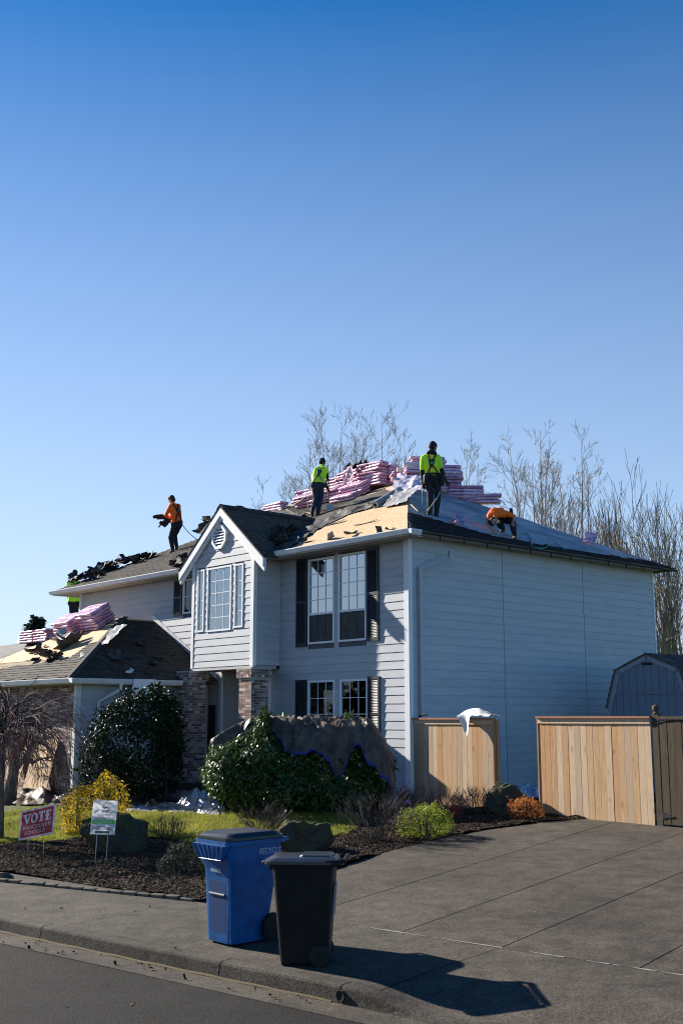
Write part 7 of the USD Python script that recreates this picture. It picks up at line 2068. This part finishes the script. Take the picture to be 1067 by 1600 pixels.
single('white_sheet', fence_sheet(), 'white_sheet', 'white plastic sheet draped over the end of the short fence', 'plastic sheet', smooth=50)
a = hit(655, 1121, h2w((0, .08, 0)), HY); b = hit(668, 1119, h2w((0, .08, 0)), HY)
single('black_strap', tube([a + [0, 0, .02], (a + b) / 2 + [0, -.05, .035], b + [0, -.02, .03]], .022, 6), 'black_cloth', 'black strap lying on the cap of the short fence', 'strap')

# trees behind the house
def limb_tree(name, label, base, height, width, seed, matname, twigmat, trunk_r=0.17, limbs=4, fork=0.33, twigr=0.0105):
    """A winter tree: limbs that arch out and up from a fork, side branches along each, twigs along those."""
    g = np.random.default_rng(seed)
    base = np.asarray(base, float)
    t = thing(name, label, 'tree', tuple(base))
    f0 = base + [g.normal(0, .1), g.normal(0, .1), height * fork]
    put('trunk', tube([base - [0, 0, .3], (base + f0) / 2, f0], [trunk_r * 1.2, trunk_r, trunk_r * .9], 9), matname, t, world=True, smooth=True)
    lm, tw = MB(), MB()
    def twig(p, d, L, r, lev):
        pts = [p]
        for k in range(3):
            d = unit(d + g.normal(0, .10, 3) + [0, 0, .10]); pts.append(pts[-1] + d * L / 3)
        tw.tube(pts, [r, r * .8, r * .6, max(twigr * .7, r * .4)], 3, False)
        if lev:
            for k in range(int(g.integers(4, 7)) if lev > 1 else int(g.integers(2, 5))):
                u = g.uniform(.25, 1) * 3 - 1e-3; j = int(u); q = pts[j] + (pts[j + 1] - pts[j]) * (u - j)
                sd = g.normal(size=3); sd -= d * (sd @ d); sd = unit(sd)
                twig(q, unit(d + sd * g.uniform(.5, .95)), L * g.uniform(.32, .55), max(twigr, r * .55), lev - 1)
    for i in range(limbs):
        az = 6.283 * i / limbs + g.uniform(-.5, .5)
        R_, Ht = width / 2 * g.uniform(.35, .85) * (0.15 if i == 0 else 1), height * (1 - fork) * (1.0 if i == 0 else g.uniform(.74, 1.0))
        out = np.array([math.cos(az), math.sin(az), 0])
        s0 = f0 - np.array([0, 0, height * g.uniform(0, .12) * (i > 0)])
        n = 9
        pts = []
        for k in range(n):
            u = k / (n - 1)
            pts.append(s0 + out * R_ * u ** .85 + np.array([0, 0, Ht * u]) + g.normal(0, .05, 3) * (k > 0) * height * .03)
        pts = np.array(pts)
        rad = np.linspace(trunk_r * .55, twigr * 1.3, n)
        lm.tube(pts, rad, 6, False)
        for k in range(19):
            u = g.uniform(.12, 1.0); j = min(int(u * (n - 1)), n - 2); q = pts[j] + (pts[j + 1] - pts[j]) * (u * (n - 1) - j)
            d = unit(pts[j + 1] - pts[j]); a2 = az + g.normal(0, 1.3)
            sd = np.array([math.cos(a2), math.sin(a2), g.uniform(-.1, .3)])
            L = height * (1 - fork) * (.10 + .22 * (1 - u)) * g.uniform(.7, 1.2)
            twig(q, unit(d * g.uniform(.6, 1.1) + sd * .75), L, max(twigr * 1.2, rad[j] * .42), 2)
    put('limbs', lm, matname, t, world=True, smooth=True)
    put('crown', tw, twigmat, t, world=True, kind='stuff')
    return t

for i, (x, Y, pt_, sd, wd, r_, fk, lab) in enumerate((
        (525, 62, 634, 1, 8.0, .17, 6, 'bare pale tree behind the ridge above the shovel worker'), (592, 64, 630, 2, 7.0, .17, 6, 'second bare pale tree behind the ridge, right of the jacket'), (728, 66, 682, 3, 4.2, .15, 4, 'smaller bare tree behind the tall bundle stack'),
        (850, 58, 646, 4, 6.4, .20, 5, 'largest bare tree with pale limbs behind the right roof slope'), (918, 60, 668, 5, 5.2, .17, 4, 'bare tree between the largest bare tree and the upright cluster'), (472, 66, 676, 6, 7.2, .13, 5, 'low leaning bare tree at the left of the pair behind the ridge'))):
    b = at_depth(x, 1100, Y); b[2] = 0.7
    t_ = at_depth(x, pt_, Y)
    limb_tree('bare_tree', lab, b, (t_[2] - b[2]) * .95, wd, 100 + sd, 'twig_pale', 'twig_pale', r_, fk + 1)
def upright(name, label, x, Y, ptop, seed, n, wid):
    g = np.random.default_rng(seed)
    b = at_depth(x, 1100, Y); b[2] = 0.7
    H_ = at_depth(x, ptop, Y)[2] - b[2]
    t = thing(name, label, 'tree', tuple(b))
    out, tr = [], MB()
    for i in range(n):
        a = g.uniform(0, 6.28); r = math.sqrt(g.uniform(.02, 1))
        p0 = b + [math.cos(a) * .5 * r, math.sin(a) * .5 * r, -.2]
        d = unit((math.cos(a) * wid * r, math.sin(a) * wid * r, 1))
        hh = H_ * g.uniform(.6, .98) * (1 - .25 * r)
        pts = [p0]; dd = d
        for k in range(5):
            dd = unit(dd + g.normal(0, .05, 3) + [0, 0, .06]); pts.append(pts[-1] + dd * hh / 5)
        rad = np.linspace(.11, .015, 6) * g.uniform(.5, 1.2)
        tr.tube(pts, rad, 6)
        for k in range(13):
            tt = g.uniform(.25, 1) * 5 - 1e-3; j = int(tt); q_ = pts[j] + (pts[j + 1] - pts[j]) * (tt - j)
            grow(g, q_, unit(dd + g.normal(0, .38, 3)), H_ * .10, .018, 2, out, .5, .16, .7, (2, 4), .0085, .1, 2)
    put('trunk', tr, 'bark_olive', t, smooth=True, world=True)
    put('crown', sticks(out), 'twig_mid', t, world=True, kind='stuff')
upright('upright_tree', 'cluster of upright olive stems behind the right end of the house', 1010, 46, 676, 61, 20, .20)
upright('upright_tree', 'second upright bare tree cut by the right edge of the picture', 1085, 52, 700, 62, 14, .24)
for i, (x, Y, pt_, sd, lab) in enumerate(((955, 58, 790, 71, 'low dense bare tree under the gap beside the upright cluster'), (885, 64, 800, 72, 'low brown twiggy tree behind the far roof slope'), (1040, 62, 850, 73, 'brown twiggy tree low behind the garden shed'))):
    b = at_depth(x, 1100, Y); b[2] = .7
    bare_tree('twiggy_tree', lab, b, at_depth(x, pt_, Y)[2] - .7, 200 + sd, 'twig_mid', 'twig_mid', .16, (3.6, 4.0, 4.6)[i], .6, 4, 4, .25, .04, None, (2, 5), .010, .74)

def conifer(name, label, base, H_, r, seed, matname='needle_far', n=2600, group=None):
    g = np.random.default_rng(seed)
    base = np.asarray(base, float)
    t = thing(name, label, 'conifer', tuple(base), 0, group)
    put('trunk', tube([base - [0, 0, .3], base + [0, 0, H_ * .97]], [r * .09, .03], 7), 'bark_grey', t, world=True)
    m = MB()
    for k in range(n // 26):
        u = (k + .5) / (n // 26); u = u ** 0.9
        z = H_ * (0.08 + .92 * u); L = r * (1 - u) ** .85 * g.uniform(.65, 1.2) + .12
        a = g.uniform(0, 6.28)
        d = np.array([math.cos(a), math.sin(a), -.18 + .35 * u])
        e = np.array([-math.sin(a), math.cos(a), 0])
        p0 = base + [0, 0, z]
        tt = g.uniform(.1, 1, 26)
        pos = p0 + d * (L * tt)[:, None] + [0, 0, -1] * (L * .22 * tt ** 2)[:, None] + g.normal(0, .05 * L + .04, (26, 3))
        nr = np.tile([0, 0, 1.0], (26, 1)) + g.normal(0, .4, (26, 3)); nr /= np.linalg.norm(nr, axis=1, keepdims=True)
        m.add(*leaves(pos, nr, max(.25, r * .22), .5, g, .3))
    put('crown', m, matname, t, world=True, kind='stuff', island=5)
b = at_depth(52, 1090, 75); b[2] = .5
conifer('conifer_tree', 'small dark conifer top showing above the far left bundles', b, at_depth(52, 966, 75)[2] - .5, 2.4, 81, 'needle_far', 3000)
b = at_depth(42, 1090, 78); b[2] = .5
conifer('conifer_tree', 'lower conifer top left of the taller one behind the far bundles', b, at_depth(44, 974, 78)[2] - .5, 2.0, 82, 'needle_far', 2400)
# conifers along the far side of the street, which the front windows mirror
for i, (x, y, H_, r) in enumerate(((-48, 24, 9.0, 2.6), (-52, 31, 8.0, 2.4), (-46, 14, 8.5, 2.6), (-56, 38, 10.5, 2.8), (-50, 5, 9, 2.8), (-60, 20, 8.0, 2.8), (-44, -6, 11, 3.2), (-38, -18, 10, 3.0))):
    conifer('conifer_tree', f'dark conifer mirrored in the front windows, {ORD[i] if i else "first"} of the row across the street', (x, y, -.2), H_, r, 300 + i, 'needle_far', 1800, group='conifers across the street')

# dry leaves and grit in the gutter and along the kerb
g = np.random.default_rng(55)
n = 70
ss = g.uniform(-1.5, 6.0, n); tt = np.where(g.uniform(size=n) < .6, -g.uniform(.06, .4, n), g.uniform(-2.2, 3.0, n))
z = np.where(tt < -.44, -0.156 + 0.018 * np.clip(-tt - .42, 0, 9), np.where(tt < 0, -0.148, apron_z(ss, tt) + .004))
xy = KERB0 + ss[:, None] * S2 + tt[:, None] * T2
instancer('leaf_litter', [scrap_mesh(.05, .035, 5, .3), scrap_mesh(.03, .03, 6, .3), scrap_mesh(.06, .02, 7, .3)], ['bark', 'bark', 'bark'], np.concatenate([xy, z[:, None]], 1), np.stack([g.normal(0, .3, n), g.normal(0, .3, n), g.uniform(0, 6.28, n)], 1), g.uniform(.5, 1.2, n), 'dry leaves and bits scattered along the kerb', 'dry leaves')
